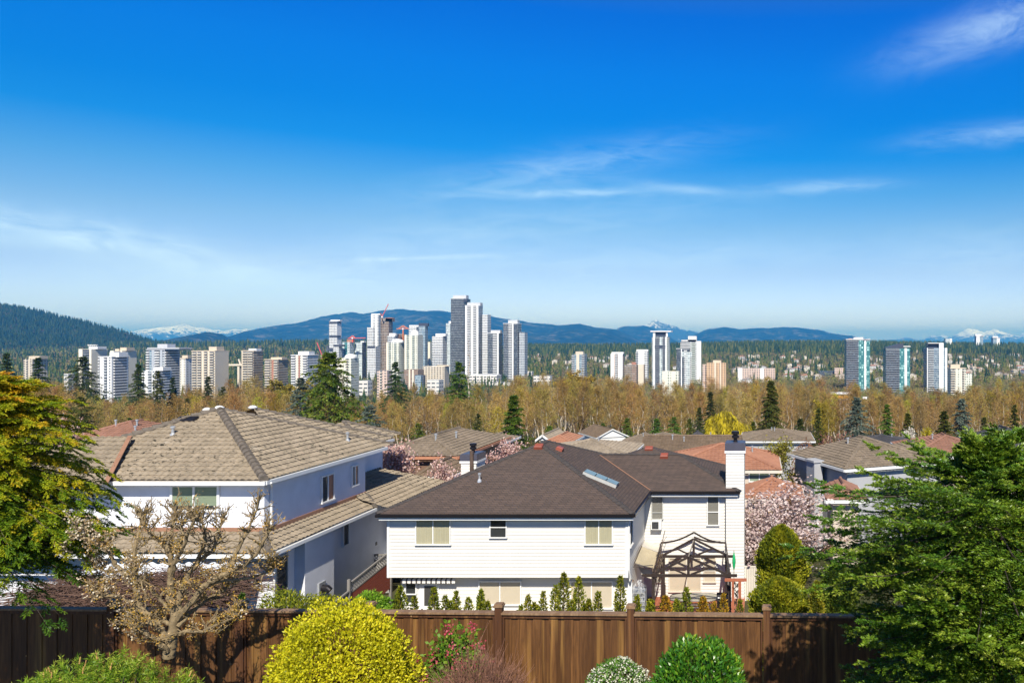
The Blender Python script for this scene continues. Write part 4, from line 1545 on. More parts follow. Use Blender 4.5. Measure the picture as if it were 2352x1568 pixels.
def covered_shelf():
    x0, x1, y = px(1453, 37.3), px(1481, 37.3), 37.3
    T = thing('shelf', 'tall wire garden shelf wrapped in clear plastic by the white house wall', 'shelf', ((x0 + x1) / 2, y, -13.2))
    f = MB()
    for x in (x0, x1):
        for yy in (y, y + .45):
            f.tube([(x, yy, -13.25), (x, yy, -11.55)], .014, 6)
    for k in range(9):
        z = -13.1 + k * .19
        f.tube([(x0, y, z), (x1, y, z)], .009, 5)
    for k in range(1, 6):
        x = x0 + (x1 - x0) * k / 6
        f.tube([(x, y, -13.2), (x, y, -11.6)], .007, 5)
    f.build('frame', M['pipe_grey'], T)
    s = MB()
    for k in range(4):
        z = -13.1 + k * .45
        s.box(x0, x1, y + .02, y + .44, z, z + .02)
    s.build('shelf_board', plain('dusty_blue_board', (.12, .15, .22), .6, .2, 3), T)
    c = MB()
    xm = (x0 + x1) / 2
    c.poly((x0 - .02, y - .02, -11.55), (x1 + .02, y - .02, -11.55), (xm + .1, y + .2, -11.2), (xm - .05, y + .2, -11.2))
    c.poly((x1 + .02, y - .02, -11.55), (x1 + .02, y + .47, -11.55), (xm + .1, y + .25, -11.2), (xm + .1, y + .2, -11.2))
    c.poly((x0 - .02, y - .02, -13.2), (x1 + .02, y - .02, -13.2), (x1 + .02, y - .02, -11.55), (x0 - .02, y - .02, -11.55))
    m, nt, b = new_mat('clear_plastic_wrap')
    t = nt.nodes.new('ShaderNodeBsdfTransparent')
    mx = nt.nodes.new('ShaderNodeMixShader')
    b.inputs['Base Color'].default_value = (.55, .58, .62, 1)
    b.inputs['Roughness'].default_value = .2
    v = obj_coord(nt, (1, 1, .35))
    w_ = noise(nt, v, 7, 4, .6, 2)
    nt.links.new(mth(nt, 'MULTIPLY_ADD', w_, 2.6, -1.0, clamp=True), mx.inputs[0])
    nt.links.new(t.outputs[0], mx.inputs[1])
    nt.links.new(b.outputs[0], mx.inputs[2])
    nt.links.new(mx.outputs[0], nt.nodes['Material Output'].inputs[0])
    c.build('plastic_cover', m, T)
    MB().box(x0 + .02, x1 - .02, y + .46, y + .48, -13.1, -11.6).build('back_sheet', plain('dark_blue_sheet', (.07, .08, .12), .7, .3, 3), T)


covered_shelf()
flower_pot()


def tarp_awning():
    T = thing('tarp_awning', 'tilted cream tarp canopy hung between the white house and the pergola', 'awning', (-5.3, 38.5, -11))
    def sheet(c, name, mat, n=6):
        a, b, d, e = [Vector(q) for q in c]
        m = MB()
        for i in range(n):
            for j in range(n):
                def P(s, t):
                    p = a.lerp(b, s).lerp(e.lerp(d, s), t)
                    return p - Vector((0, 0, .12 * math.sin(math.pi * s) * math.sin(math.pi * t)))
                m.poly(P(i / n, j / n), P((i + 1) / n, j / n), P((i + 1) / n, (j + 1) / n), P(i / n, (j + 1) / n))
        return m.build(name, mat, T, smooth=True)
    beige = plain('beige_tarp', (.40, .34, .23), .8, .12, 3)
    white = plain('white_tarp', (.62, .58, .50), .8, .08, 3)
    sheet([at(1459, 1292, 37.6), at(1503, 1305, 37.6), at(1511, 1268, 39.3), at(1474, 1254, 39.3)], 'tarp', beige)
    sheet([at(1474, 1254, 39.32), at(1513, 1268, 39.32), at(1522, 1253, 41.1), at(1480, 1242, 41.1)], 'tarp', white)
    sheet([at(1466, 1300, 38.4), at(1502, 1312, 38.4), at(1502, 1330, 38.0), at(1475, 1322, 38.0)], 'tarp', white)
    f = MB()
    f.tube([at(1457, 1293, 37.58), at(1504, 1306, 37.58)], .02, 6)
    f.tube([at(1457, 1293, 37.58), at(1474, 1253, 39.3)], .02, 6)
    f.tube([at(1504, 1306, 37.58), at(1512, 1268, 39.3)], .02, 6)
    f.tube([at(1452, 1301, 37.4), at(1500, 1297, 37.4)], .02, 6)
    f.build('frame', M['truss'], T)


tarp_awning()


def umbrella():
    T = thing('parasol', 'folded green parasol leaning by the white chimney', 'parasol', (-1.15, 38.2, -13.2))
    c = Vector((-1.25, 38.6, 0))
    MB().lathe((c.x, c.y, -11.05), [(.02, 0), (.06, .15), (.09, .4), (.07, .6), (.02, .85)], 9).build('canopy', plain('green_canvas', (.01, .35, .12), .7, .2, 4), T)
    MB().tube([(c.x, c.y, -13.2), (c.x, c.y, -10.1)], .02, 6).build('pole', M['pipe_grey'], T)


umbrella()


def side_gate():
    T = thing('board_fence', 'cream board fence panel beside the white chimney', 'fence', (-.1, 41.2, -13.3))
    x0, x1 = px(1711, 41.2), px(1760, 41.2)
    mb = MB()
    n = 12
    for k in range(n):
        a = x0 + (x1 - x0) * k / n
        mb.box(a, a + (x1 - x0) / n - .012, 41.2, 41.24, -13.4, pz(1302, 41.2))
    mb.build('panel', plain('cream_painted_board', (.60, .56, .48), .7, .06, 2), T)
    MB().box(x0, x1, 41.17, 41.26, pz(1302, 41.2), pz(1299, 41.2)).build('cap_rail', M['cream_trim'], T)
    MB().box(x0 - .1, x0, 41.15, 41.27, -13.4, pz(1296, 41.2)).build('post', M['white_trim'], T)


side_gate()


# grey lattice-topped fences between the two houses
def lattice_fence():
    wood = plain('weathered_grey_fence_board', (.20, .19, .18), .8, .2, 3, stretch=(6, 6, .5))
    red = plain('red_brown_fence_board', (.22, .055, .035), .7, .2, 3, stretch=(.4, 4, 4))
    T = thing('lattice_fence', 'grey fence with lattice top stepping down between the two houses', 'fence', (-19, 38, -13))
    def lattice(p, q, z0, z1, name='lattice'):
        m = MB()
        p, q = Vector(p), Vector(q)
        L = (q - p).length
        n = int(L / .16)
        h0 = z1 - z0
        for k in range(-2, n + 2):
            for s in (1, -1):
                a, b = k / n, (k + s * h0 / .16) / n
                pa, pb = p.lerp(q, a), p.lerp(q, b)
                za, zb_ = p.z + 0, p.z + 0
                A = pa + Vector((0, 0, z0)) if s > 0 else pa + Vector((0, 0, z0))
                B = pb + Vector((0, 0, z1))
                if 0 <= a <= 1 and 0 <= b <= 1:
                    m.beam(A, B, .015, .035)
        m.beam(p + Vector((0, 0, z0)), q + Vector((0, 0, z0)), .06, .07)
        m.beam(p + Vector((0, 0, z1)), q + Vector((0, 0, z1)), .08, .07)
        m.build(name, wood, T)
    segs = [((-18.9, 33.6, -11.75), (-18.7, 36.2, -11.35)), ((-18.75, 36.4, -11.05), (-18.4, 39.6, -10.45))]
    for p, q in segs:
        lattice(p, q, -.45, 0)
        m = MB()
        p, q = Vector(p), Vector(q)
        for k in range(9):
            m.beam(p.lerp(q, 0) + Vector((0, 0, -.55 - k * .15)), q + Vector((0, 0, -.55 - k * .15)), .03, .14)
        m.build('board', red, T)
    for p in ((-18.9, 33.6, -11.6), (-18.72, 36.3, -10.95), (-18.4, 39.7, -10.25)):
        MB().box(p[0] - .06, p[0] + .06, p[1] - .06, p[1] + .06, -13.5, p[2] + .12).build('post', wood, T)
    T2 = thing('lattice_gate', 'pale grey gate with lattice top closing the gap beside the white house', 'gate', (-18, 41, -12))
    TT = T
    T = T2
    xa, xb = px(834, 42.5), px(895, 42.5)
    lattice((xa, 42.5, 0), (xb, 42.5, 0), pz(1287, 42.5), pz(1273, 42.5))
    m = MB()
    for k in range(12):
        a = xa + (xb - xa) * k / 12
        m.box(a, a + (xb - xa) / 12 - .015, 42.5, 42.53, -13.4, pz(1288, 42.5))
    m.build('board', plain('pale_grey_board', (.36, .35, .34), .8, .12, 3, stretch=(6, 6, .5)), T)


lattice_fence()

# ------------------------------------------------------------------ near garden plants
def prof_from(tab):
    xs, ys_ = zip(*tab)
    return lambda f: float(np.interp(f, xs, ys_))


fx = px(2268, 10.7)
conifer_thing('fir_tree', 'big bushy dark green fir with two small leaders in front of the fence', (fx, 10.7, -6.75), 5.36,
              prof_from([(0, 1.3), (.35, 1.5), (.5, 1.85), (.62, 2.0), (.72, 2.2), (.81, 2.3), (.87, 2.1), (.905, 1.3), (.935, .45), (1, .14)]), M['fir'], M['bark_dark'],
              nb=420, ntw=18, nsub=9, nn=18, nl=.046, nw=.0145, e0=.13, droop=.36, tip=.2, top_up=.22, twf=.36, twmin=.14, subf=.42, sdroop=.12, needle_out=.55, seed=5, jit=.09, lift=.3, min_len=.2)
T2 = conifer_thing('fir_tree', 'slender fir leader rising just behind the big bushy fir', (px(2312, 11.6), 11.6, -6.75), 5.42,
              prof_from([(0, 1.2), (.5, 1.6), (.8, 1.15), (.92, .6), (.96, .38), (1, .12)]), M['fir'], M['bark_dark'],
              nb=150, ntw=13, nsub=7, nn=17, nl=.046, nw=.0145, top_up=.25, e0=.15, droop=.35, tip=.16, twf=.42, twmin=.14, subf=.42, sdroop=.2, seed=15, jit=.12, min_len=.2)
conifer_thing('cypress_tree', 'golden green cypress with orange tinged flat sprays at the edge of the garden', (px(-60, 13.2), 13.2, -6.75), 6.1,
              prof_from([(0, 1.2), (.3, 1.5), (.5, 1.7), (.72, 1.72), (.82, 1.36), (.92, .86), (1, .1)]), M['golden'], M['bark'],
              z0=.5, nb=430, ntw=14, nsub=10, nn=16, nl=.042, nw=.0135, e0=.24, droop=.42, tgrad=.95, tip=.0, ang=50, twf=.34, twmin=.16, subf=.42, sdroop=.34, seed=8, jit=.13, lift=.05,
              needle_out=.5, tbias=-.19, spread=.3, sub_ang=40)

M['yellow'] = leaf_mat('bright_yellow_leaf', [(0, (.20, .22, .01)), (.35, (.46, .45, .012)), (.75, (.68, .63, .02)), (1, (.72, .58, .03))], .3, .5)
bush('shrub', 'large rounded bright yellow shrub against the brown fence', (px(788, 12.5), 12.5, -5.5), (1.05, .98, 1.40), 34000, .05, .03, M['yellow'], 21, lump=.085, lf=6, depth=.17,
     stem_mat=plain('reddish_shrub_stem', (.16, .07, .04), .8, .3, 8), nstem=60)
M['laurel'] = leaf_mat('glossy_laurel_leaf', [(0, (.015, .07, .008)), (.5, (.05, .17, .012)), (.8, (.15, .30, .02)), (1, (.34, .42, .04))], .2, .3, spec=.6)
bush('shrub', 'round glossy green shrub clipped into a ball', (px(1602, 12.2), 12.2, -5.5), (.74, .74, .92), 11000, .08, .032, M['laurel'], 22, lump=.085, lf=5, up=.9, depth=.17)
# white flowering shrub
wf = bush('shrub', 'small shrub covered in tiny white flowers', (px(1419, 12.4), 12.4, -5.5), (.50, .5, .52), 4200, .045, .025, M['leaf_green'], 23, lump=.08)
M['white_petal'] = leaf_mat('white_petal', [(0, (.5, .5, .36)), (1, (.8, .8, .68))], .3, .6)
d, P = bush_points(2000, (.52, .52, .55), 24, .06, .08, 3, -.1)
b0 = np.array(wf.location)
V, Fq, t = leaves(P + np.array([px(1419, 12.4), 12.4, -5.5]) - b0, d * .3 + rng.normal(0, 1, d.shape), d + rng.normal(0, .4, d.shape), .034, .03, rng.random(len(P)))
link('blossom', np_mesh('blossom', V, Fq, t), M['white_petal'], wf)
# pink flowering currant
pf = bush('shrub', 'loose green shrub with drooping pink flower clusters', (px(1038, 13.3), 13.3, -5.72), (.52, .42, .8), 2600, .07, .05, leaf_mat('currant_leaf', [(0, (.05, .13, .01)), (.6, (.14, .26, .02)), (1, (.28, .36, .03))], .3), 25, lump=.22, lf=6, depth=.24)
M['pink_petal'] = leaf_mat('pink_petal', [(0, (.32, .03, .05)), (.6, (.55, .07, .12)), (1, (.6, .2, .22))], .25, .6)
r_ = np.random.default_rng(31)
d, P = bush_points(60, (.58, .46, .92), 26, .12, .2, 5, -.1)
c_ = P + np.array([px(1038, 13.3), 13.3, -5.72]) - np.array(pf.location)
PP = np.repeat(c_, 16, axis=0) + r_.normal(0, .028, (len(c_) * 16, 3)) * [1, 1, 1.3]
V, Fq, t = leaves(PP, r_.normal(0, 1, PP.shape), r_.normal(0, 1, PP.shape), .04, .032, r_.random(len(PP)))
link('blossom', np_mesh('pink_blossom', V, Fq, t), M['pink_petal'], pf)


def twig_bush():
    c = np.array([px(1100, 12.5), 12.5, -6.75])
    T = thing('shrub', 'bare pinkish brown twiggy shrub beside the pink flowered one', 'shrub', tuple(c))
    r = np.random.default_rng(41)
    A, B, ra, rb = [], [], [], []
    n = 700
    d = unit(np.column_stack([r.normal(0, .95, n), r.normal(0, .7, n), r.uniform(.55, 1.5, n)]))
    ln = r.uniform(.8, 1.0, n)
    tip = d * ln[:, None] * np.array([1.05, .8, 2.02])
    st = tip * r.uniform(.25, .6, n)[:, None] + r.normal(0, .05, (n, 3))
    A.append(st); B.append(tip); ra.append(np.full(n, .0055)); rb.append(np.full(n, .002))
    for k in range(4):
        f = r.uniform(.35, .95, n)[:, None]
        a = st + (tip - st) * f
        b = a + (d + r.normal(0, .45, (n, 3)) + [0, 0, .2]) * r.uniform(.1, .26, n)[:, None]
        A.append(a); B.append(b); ra.append(np.full(n, .0035)); rb.append(np.full(n, .0015))
    s0 = np.zeros((60, 3)) + r.normal(0, .06, (60, 3))
    A.append(s0); B.append(st[:60]); ra.append(np.full(60, .014)); rb.append(np.full(60, .007))
    v, f = prisms(np.concatenate(A), np.concatenate(B), np.concatenate(ra), np.concatenate(rb), 3)
    link('stem', np_mesh('twig_stems', v, f), plain('pinkish_brown_twig', (.26, .13, .085), .7, .35, 9), T)
    d, P = bush_points(900, (.95, .7, 1.85), 42, .2, .1)
    V, Fq, t = leaves(P, r.normal(0, 1, P.shape), r.normal(0, 1, P.shape), .025, .016, r.random(len(P)))
    link('foliage', np_mesh('young_leaves', V, Fq, t), leaf_mat('young_leaf', [(0, (.12, .09, .03)), (1, (.3, .22, .06))]), T)


twig_bush()


def mugo():
    c = np.array([px(196, 10.8), 10.8, -5.62])
    base = np.array([c[0], c[1], -6.75])
    T = thing('pine_shrub', 'low spreading green dwarf pine in the corner below the fruit tree', 'shrub', tuple(base))
    r = np.random.default_rng(51)
    d, P = bush_points(1500, (1.30, 1.0, 1.27), 52, .10, .13, 5, -.25)
    ax = unit(d * .5 + [0, 0, .9] + r.normal(0, .22, d.shape))
    n = 34
    k = np.repeat(np.arange(len(P)), n)
    s = np.tile(np.linspace(-.10, .05, n), len(P))
    D = ax[k] * .75 + unit(r.normal(0, 1, (len(k), 3))) * .95
    t = np.clip(.35 + (s + .1) * 2.2 + r.normal(0, .15, len(k)) + (r.random(len(P)) * .3)[k], 0, 1)
    V, Fq, tt = leaves(P[k] + ax[k] * s[:, None] + c - base, D, r.normal(0, 1, D.shape), r.uniform(.055, .085, len(k)), .009, t, .4)
    link('foliage', np_mesh('pine_needles', V, Fq, tt), leaf_mat('pine_needle', [(0, (.03, .09, .006)), (.5, (.11, .23, .012)), (.85, (.26, .36, .025)), (1, (.38, .40, .06))], .2, .45), T)
    m = MB()
    rr = random.Random(3)
    for i in range(0, len(P), 12):
        q = P[i] + c
        m.tube([tuple(q), tuple(q + ax[i] * .09)], [.012, .006], 5)
    m.build('bud', plain('tan_pine_candle', (.42, .24, .08), .7, .2, 8), T)
    st = MB()
    for k in range(40):
        i = rr.randrange(len(P))
        st.tube([tuple(base + [0, 0, 0]), tuple((base + P[i] + c) / 2 - [0, 0, .2]), tuple(P[i] + c)], [.035, .02, .008], 5)
    st.build('stem', M['bark_dark'], T)


mugo()


def fruit_tree():
    D0 = 13.1
    base = at(395, 1500, D0)
    base.z = -6.75
    T = thing('fruit_tree', 'gnarled pruned fruit tree with knobbly bare limbs and a few white blossoms', 'tree', base)
    def Q(x, y, d): return at(151.2 + x * .24107, 1134 + y * .24107, D0 + d)
    limbs = [
        ([(985, 1560), (990, 1470), (1012, 1360), (1030, 1230), (1042, 1130)], .088, .066, 0, 0),
        ([(970, 1490), (850, 1385), (740, 1310), (640, 1258)], .05, .03, -.1, -.45),
        ([(950, 1430), (912, 1290), (800, 1180), (700, 1080), (682, 960), (656, 800), (650, 600), (680, 450), (700, 320), (742, 200)], .06, .016, .0, .35),
        ([(664, 850), (580, 770), (470, 670), (420, 560), (330, 480), (200, 420), (110, 400)], .04, .012, .2, -.2),
        ([(656, 800), (560, 735), (400, 742), (290, 700), (200, 670)], .026, .01, .2, .5),
        ([(1042, 1130), (992, 950), (1000, 780), (1010, 650), (960, 500), (860, 430), (780, 330), (720, 260)], .06, .016, 0, -.3),
        ([(1000, 780), (1060, 600), (1130, 480), (1180, 330), (1250, 215)], .042, .014, -.1, -.5),
        ([(1010, 650), (1000, 450), (1012, 320), (1040, 180)], .036, .014, -.1, .1),
        ([(1000, 700), (1090, 560), (1110, 400), (1100, 260)], .034, .014, 0, .4),
        ([(1050, 1150), (1110, 900), (1150, 800), (1250, 650), (1400, 540), (1450, 380), (1480, 270)], .056, .016, 0, .3),
        ([(1250, 650), (1330, 450), (1322, 330), (1290, 240)], .03, .013, .1, .0),
        ([(1070, 1180), (1250, 970), (1300, 880), (1400, 830), (1560, 740), (1700, 680), (1830, 550), (1900, 420), (1960, 320)], .055, .014, 0, -.35),
        ([(1560, 740), (1620, 560), (1720, 370), (1760, 280), (1830, 120)], .036, .014, -.2, .1),
        ([(1300, 880), (1500, 825), (1750, 800), (1900, 760), (2010, 690)], .03, .011, -.1, .25),
        ([(1055, 1340), (1150, 1302), (1300, 1310), (1400, 1260), (1550, 1200), (1650, 1160)], .034, .012, 0, -.5),
        ([(1070, 1250), (1200, 1120), (1350, 1000), (1500, 920), (1630, 850)], .04, .013, 0, .5),
        ([(1030, 1250), (900, 1200), (750, 1232), (560, 1250)], .03, .011, 0, .45),
        ([(1045, 1160), (900, 1010), (800, 900), (720, 830), (640, 720)], .03, .01, 0, -.5),
        ([(700, 1080), (560, 1000), (420, 960), (280, 990)], .026, .01, .1, -.1),
    ]
    rr = random.Random(12)
    trunk = MB()
    br = MB()
    tips = []
    A, B, ra, rb = [], [], [], []
    def shoot(p, d, ln, r0, depth):
        d = d.normalized()
        mid = p + d * ln * .5 + Vector((rr.gauss(0, .1), rr.gauss(0, .1), rr.gauss(0, .1))) * ln
        q = mid + (d + Vector((rr.gauss(0, .3), rr.gauss(0, .3), .25 + rr.gauss(0, .2)))).normalized() * ln * .5
        for a, b, r1, r2 in ((p, mid, r0, r0 * .85), (mid, q, r0 * .85, r0 * .6)):
            A.append(tuple(a)); B.append(tuple(b)); ra.append(r1); rb.append(r2)
        tips.append((q, r0)); tips.append((mid, r0))
        if depth:
            for _ in range(rr.choice((1, 2, 2, 3))):
                s = rr.choice((mid, q))
                shoot(s, d + Vector((rr.gauss(0, .7), rr.gauss(0, .7), .3 + rr.gauss(0, .4))), ln * rr.uniform(.5, .8), r0 * .75, depth - 1)
    for k, (pts, r0, r1, d0, d1) in enumerate(limbs):
        n = len(pts)
        W = []
        for i, (x, y) in enumerate(pts):
            f = i / (n - 1)
            W.append(Q(x, y, d0 + (d1 - d0) * f))
        # knobbly subdivision
        S, rad = [], []
        for i in range(n - 1):
            m = 5
            for j in range(m):
                f = j / m
                p = W[i].lerp(W[i + 1], f)
                tt = (i + f) / (n - 1)
                rr0 = r0 + (r1 - r0) * tt
                S.append(p + Vector((rr.gauss(0, .3), rr.gauss(0, .3), rr.gauss(0, .3))) * rr0 * (.6 if k else .25))
                rad.append(rr0 * rr.uniform(.86, 1.2))
        S.append(W[-1]); rad.append(r1)
        (trunk if k == 0 else br).tube(S, rad, 9 if k == 0 else 7)
        if k == 0: continue
        for i in range(3, len(S)):
            tt = i / len(S)
            for _ in range(rr.choice((0, 1, 1, 2)) if tt < .5 else rr.choice((1, 1, 2))):
                d = Vector((rr.gauss(0, .6), rr.gauss(0, .6), rr.gauss(.35, .6)))
                shoot(S[i], d, rr.uniform(.10, .24), .0115, 1 if rr.random() < .7 else 2)
        for _ in range(11):
            p = S[-1 - rr.randrange(4)]
            shoot(p, Vector((rr.gauss(0, .45), rr.gauss(0, .4), 1)), rr.uniform(.12, .24), .011, 2 if rr.random() < .4 else 1)
    trunk.build('trunk', M['bark_mossy'], T, smooth=True)
    off = np.array(base)
    v, f = prisms(np.array(A) - off, np.array(B) - off, np.array(ra), np.array(rb), 4)
    br.v = [tuple(np.array(p)) for p in br.v]
    br.add(((v + off).tolist(), f.tolist()))
    br.build('branches', M['bark_mossy'], T)
    r = np.random.default_rng(61)
    P = np.array([tuple(q) for q, _ in tips]) - off
    u = np.array([CX + FOC * q[0] / q[1] for q, _ in tips])
    vv = np.array([CY - FOC * q[2] / q[1] for q, _ in tips])
    pw = np.clip((360 - u) / 190, .03, 1) * np.where(u < 300, 1, .5)
    white = r.random(len(P)) < pw * .36
    amber = ~white & (r.random(len(P)) < np.where(vv > 1235, .36, .10))
    w8 = np.repeat(P[white], 6, axis=0)
    w8 = w8 + r.normal(0, .03, w8.shape)
    V, Fq, t = leaves(w8, r.normal(0, 1, w8.shape), r.normal(0, 1, w8.shape), .034, .028, r.random(len(w8)))
    link('blossom', np_mesh('fruit_blossom', V, Fq, t), leaf_mat('cream_blossom', [(0, (.34, .22, .12)), (.4, (.60, .50, .36)), (1, (.78, .72, .58))], .3, .6), T)
    a8 = np.repeat(P[amber], 6, axis=0)
    a8 = a8 + r.normal(0, .03, a8.shape)
    V, Fq, t = leaves(a8, r.normal(0, 1, a8.shape), r.normal(0, 1, a8.shape), .034, .018, r.random(len(a8)))
    link('foliage', np_mesh('fruit_buds', V, Fq, t), leaf_mat('amber_bud', [(0, (.20, .15, .02)), (.4, (.42, .26, .03)), (.75, (.58, .34, .07)), (1, (.7, .5, .28))], .25, .6), T)


fruit_tree()

# tangled brown vine thatch over a low arbour behind the fence, and dark openings under it
def vine_arbor():
    x0, x1 = px(70, 24), px(520, 24)
    T = thing('arbor', 'low arbour smothered in tangled brown vine stems behind the fence', 'arbor', ((x0 + x1) / 2, 24, -10.1))
    r = np.random.default_rng(71)
    n = 6500
    A = np.column_stack([r.uniform(x0, x1, n), r.uniform(23.2, 25.6, n), -7.64 + r.normal(0, .15, n)])
    A[:, 2] += .12 * np.sin(A[:, 0] * 1.3)
    d = np.column_stack([r.normal(0, .5, n), r.normal(0, .4, n), r.normal(-.02, .12, n)])
    v, f = prisms(A - np.array(T.location), A + d - np.array(T.location), np.full(n, .012), np.full(n, .008), 3)
    link('vine', np_mesh('vine_tangle', v, f), plain('brown_vine', (.13, .075, .055), .9, .4, 4), T)
    for x in np.linspace(x0 + .2, x1 - .2, 5):
        MB().box(x - .06, x + .06, 24.2, 24.32, -10.6, -7.7).build('post', M['bark'], T)


vine_arbor()

# ------------------------------------------------------------------ clipped and young conifers behind the fence
M['thuja'] = leaf_mat('arborvitae_spray', [(0, (.05, .08, .008)), (.4, (.16, .19, .012)), (.75, (.30, .30, .02)), (1, (.44, .38, .03))], .25, .6, .25)
M['thuja_orange'] = leaf_mat('orange_arborvitae_spray', [(0, (.10, .09, .01)), (.35, (.30, .20, .015)), (.7, (.48, .24, .02)), (1, (.5, .34, .03))], .25, .6)
M['thuja_dark'] = leaf_mat('olive_arborvitae_spray', [(0, (.05, .075, .006)), (.4, (.17, .20, .009)), (.75, (.33, .32, .014)), (1, (.46, .42, .03))], .25, .6)


def column_shrub(name, label, u, vtop, hw, D, mat, seed, group=None, n=1100, L=.085, W=.04, taper=.75, zb=None, lump=.17):
    """An upright conifer shrub: sprays standing along a narrow tapering body."""
    x, y = px(u, D), D
    g = float(ground_z(x, y)) if zb is None else zb
    top = pz(vtop, D)
    H = top - g
    rad = hw / FOC * D
    T = thing(name, label, 'shrub', (x, y, g), 0, group)
    r = np.random.default_rng(seed)
    n = int(n * (H / 3) * max(.6, rad / .22))
    f = r.random(n) ** .85
    a = r.uniform(0, 6.283, n)
    prof = np.clip((1 - f) / taper, 0, 1) ** .6 * (.82 + .18 * np.sin(f * 21 + 3 * np.sin(a * 2))) * (1 + lump * np.sin(a * 3 + f * 9 + seed) + lump * np.sin(a * 5 - f * 17))
    rr = rad * prof * (1 - np.abs(r.normal(0, .22, n)))
    P = np.column_stack([rr * np.cos(a), rr * np.sin(a), f * H * .97])
    D_ = np.column_stack([np.cos(a) * .7, np.sin(a) * .7, np.full(n, .9)]) + r.normal(0, .4, (n, 3))
    t = np.clip(.45 + .25 * np.sin(a * 3 + f * 14) + r.normal(0, .18, n), 0, 1)
    V, Fq, tt = leaves(P, D_, r.normal(0, 1, (n, 3)), L * r.uniform(.7, 1.3, n), W, t)
    link('foliage', np_mesh(name + '_foliage', V, Fq, tt), mat, T)
    MB().tube([(0, 0, -.1), (0, 0, H * .93)], [.05, .01], 6).build('stem', M['bark'], T, local=True)
    return T


ROW = [(919, 1347, 21, 0), (952, 1370, 12, 0), (997, 1350, 16, 0), (1023, 1369, 15, 0), (1048, 1358, 12, 0), (1076, 1374, 17, 0), (1104, 1355, 14, 0), (1197, 1392, 12, 0), (1213, 1368, 12, 0),
       (1248, 1359, 12, 0), (1276, 1345, 16, 0), (1295, 1316, 21, 0), (1329, 1325, 18, 0), (1352, 1378, 16, 0), (1374, 1360, 15, 0), (1425, 1322, 17, 0), (1463, 1370, 15, 0), (1490, 1384, 16, 2),
       (1528, 1370, 24, 1), (1555, 1378, 18, 0), (1577, 1350, 18, 0), (1615, 1372, 24, 1), (1640, 1384, 14, 1), (1662, 1365, 15, 1), (1700, 1380, 13, 0)]
_r = random.Random(31)
ROW += [(_r.uniform(910, 1500), _r.uniform(1379, 1394), _r.uniform(11, 17), 0) for _ in range(13)]
LAB = {0: 'yellow green arborvitae sapling in the row behind the fence', 1: 'orange tinted arborvitae sapling in the row behind the fence', 2: 'olive arborvitae sapling beside the teal flower pot'}
for k, (u, vt, hw, c) in enumerate(ROW):
    column_shrub('arborvitae', LAB[c], u, vt - 6, hw * 1.55, 22.5 + .5 * math.sin(k * 2.1), (M['thuja'], M['thuja_orange'], M['thuja_dark'])[c], 100 + k, group={0: 'yellow green arborvitae saplings', 1: 'orange arborvitae saplings', 2: 'olive arborvitae sapling'}[c])

column_shrub('arborvitae', 'tall dense olive arborvitae beside the cream board fence', 1795, 1200, 62, 33, M['thuja_dark'], 140, None, 3600, .13, .065, .2, -13, .05)
column_shrub('arborvitae', 'broad low yellow olive arborvitae in front of the tall dense one', 1790, 1322, 74, 28, M['thuja_dark'], 141, None, 4600, .11, .055, .2, -11.5, .05)
column_shrub('arborvitae', 'dark green rounded arborvitae beside the big fir', 1925, 1292, 50, 31, leaf_mat('dark_green_arborvitae', [(0, (.02, .045, .006)), (.5, (.06, .10, .01)), (1, (.16, .19, .02))]), 143, None, 3400, .12, .06, .25, -12.5)  # darker green foliage than the other arborvitae
column_shrub('arborvitae', 'narrow yellow arborvitae tucked beside the big fir', 1876, 1330, 26, 27, M['thuja'], 142, None, 2600, .10, .05, .5, -11.3)
bush('shrub', 'bright green leafy shrub between the two houses', (px(850, 27), 27, -9.3), (.62, .6, .82), 3400, .15, .05, leaf_mat('bright_leaf', [(0, (.05, .15, .01)), (.5, (.16, .32, .02)), (1, (.33, .46, .05))], .3), 150, lump=.12, up=-.3, depth=.2)
bush('shrub', 'feathery yellow green shrub behind the fence beside the fruit tree', (px(668, 22), 22, -8.0), (.95, .6, 1.15), 5200, .10, .035, M['thuja'], 151, lump=.16, lf=5, depth=.2)
bush('shrub', 'low olive shrub between the feathery shrub and the yellow one', (px(740, 22.5), 22.5, -8.2), (.5, .5, 1.05), 2400, .10, .035, M['thuja_dark'], 152, lump=.16, lf=5, depth=.2)
column_shrub('arborvitae', 'small dark green cone shrub behind the fence post', 556, 1358, 17, 21, leaf_mat('dark_green_spray', [(0, (.02, .06, .01)), (1, (.11, .2, .02))]), 153)

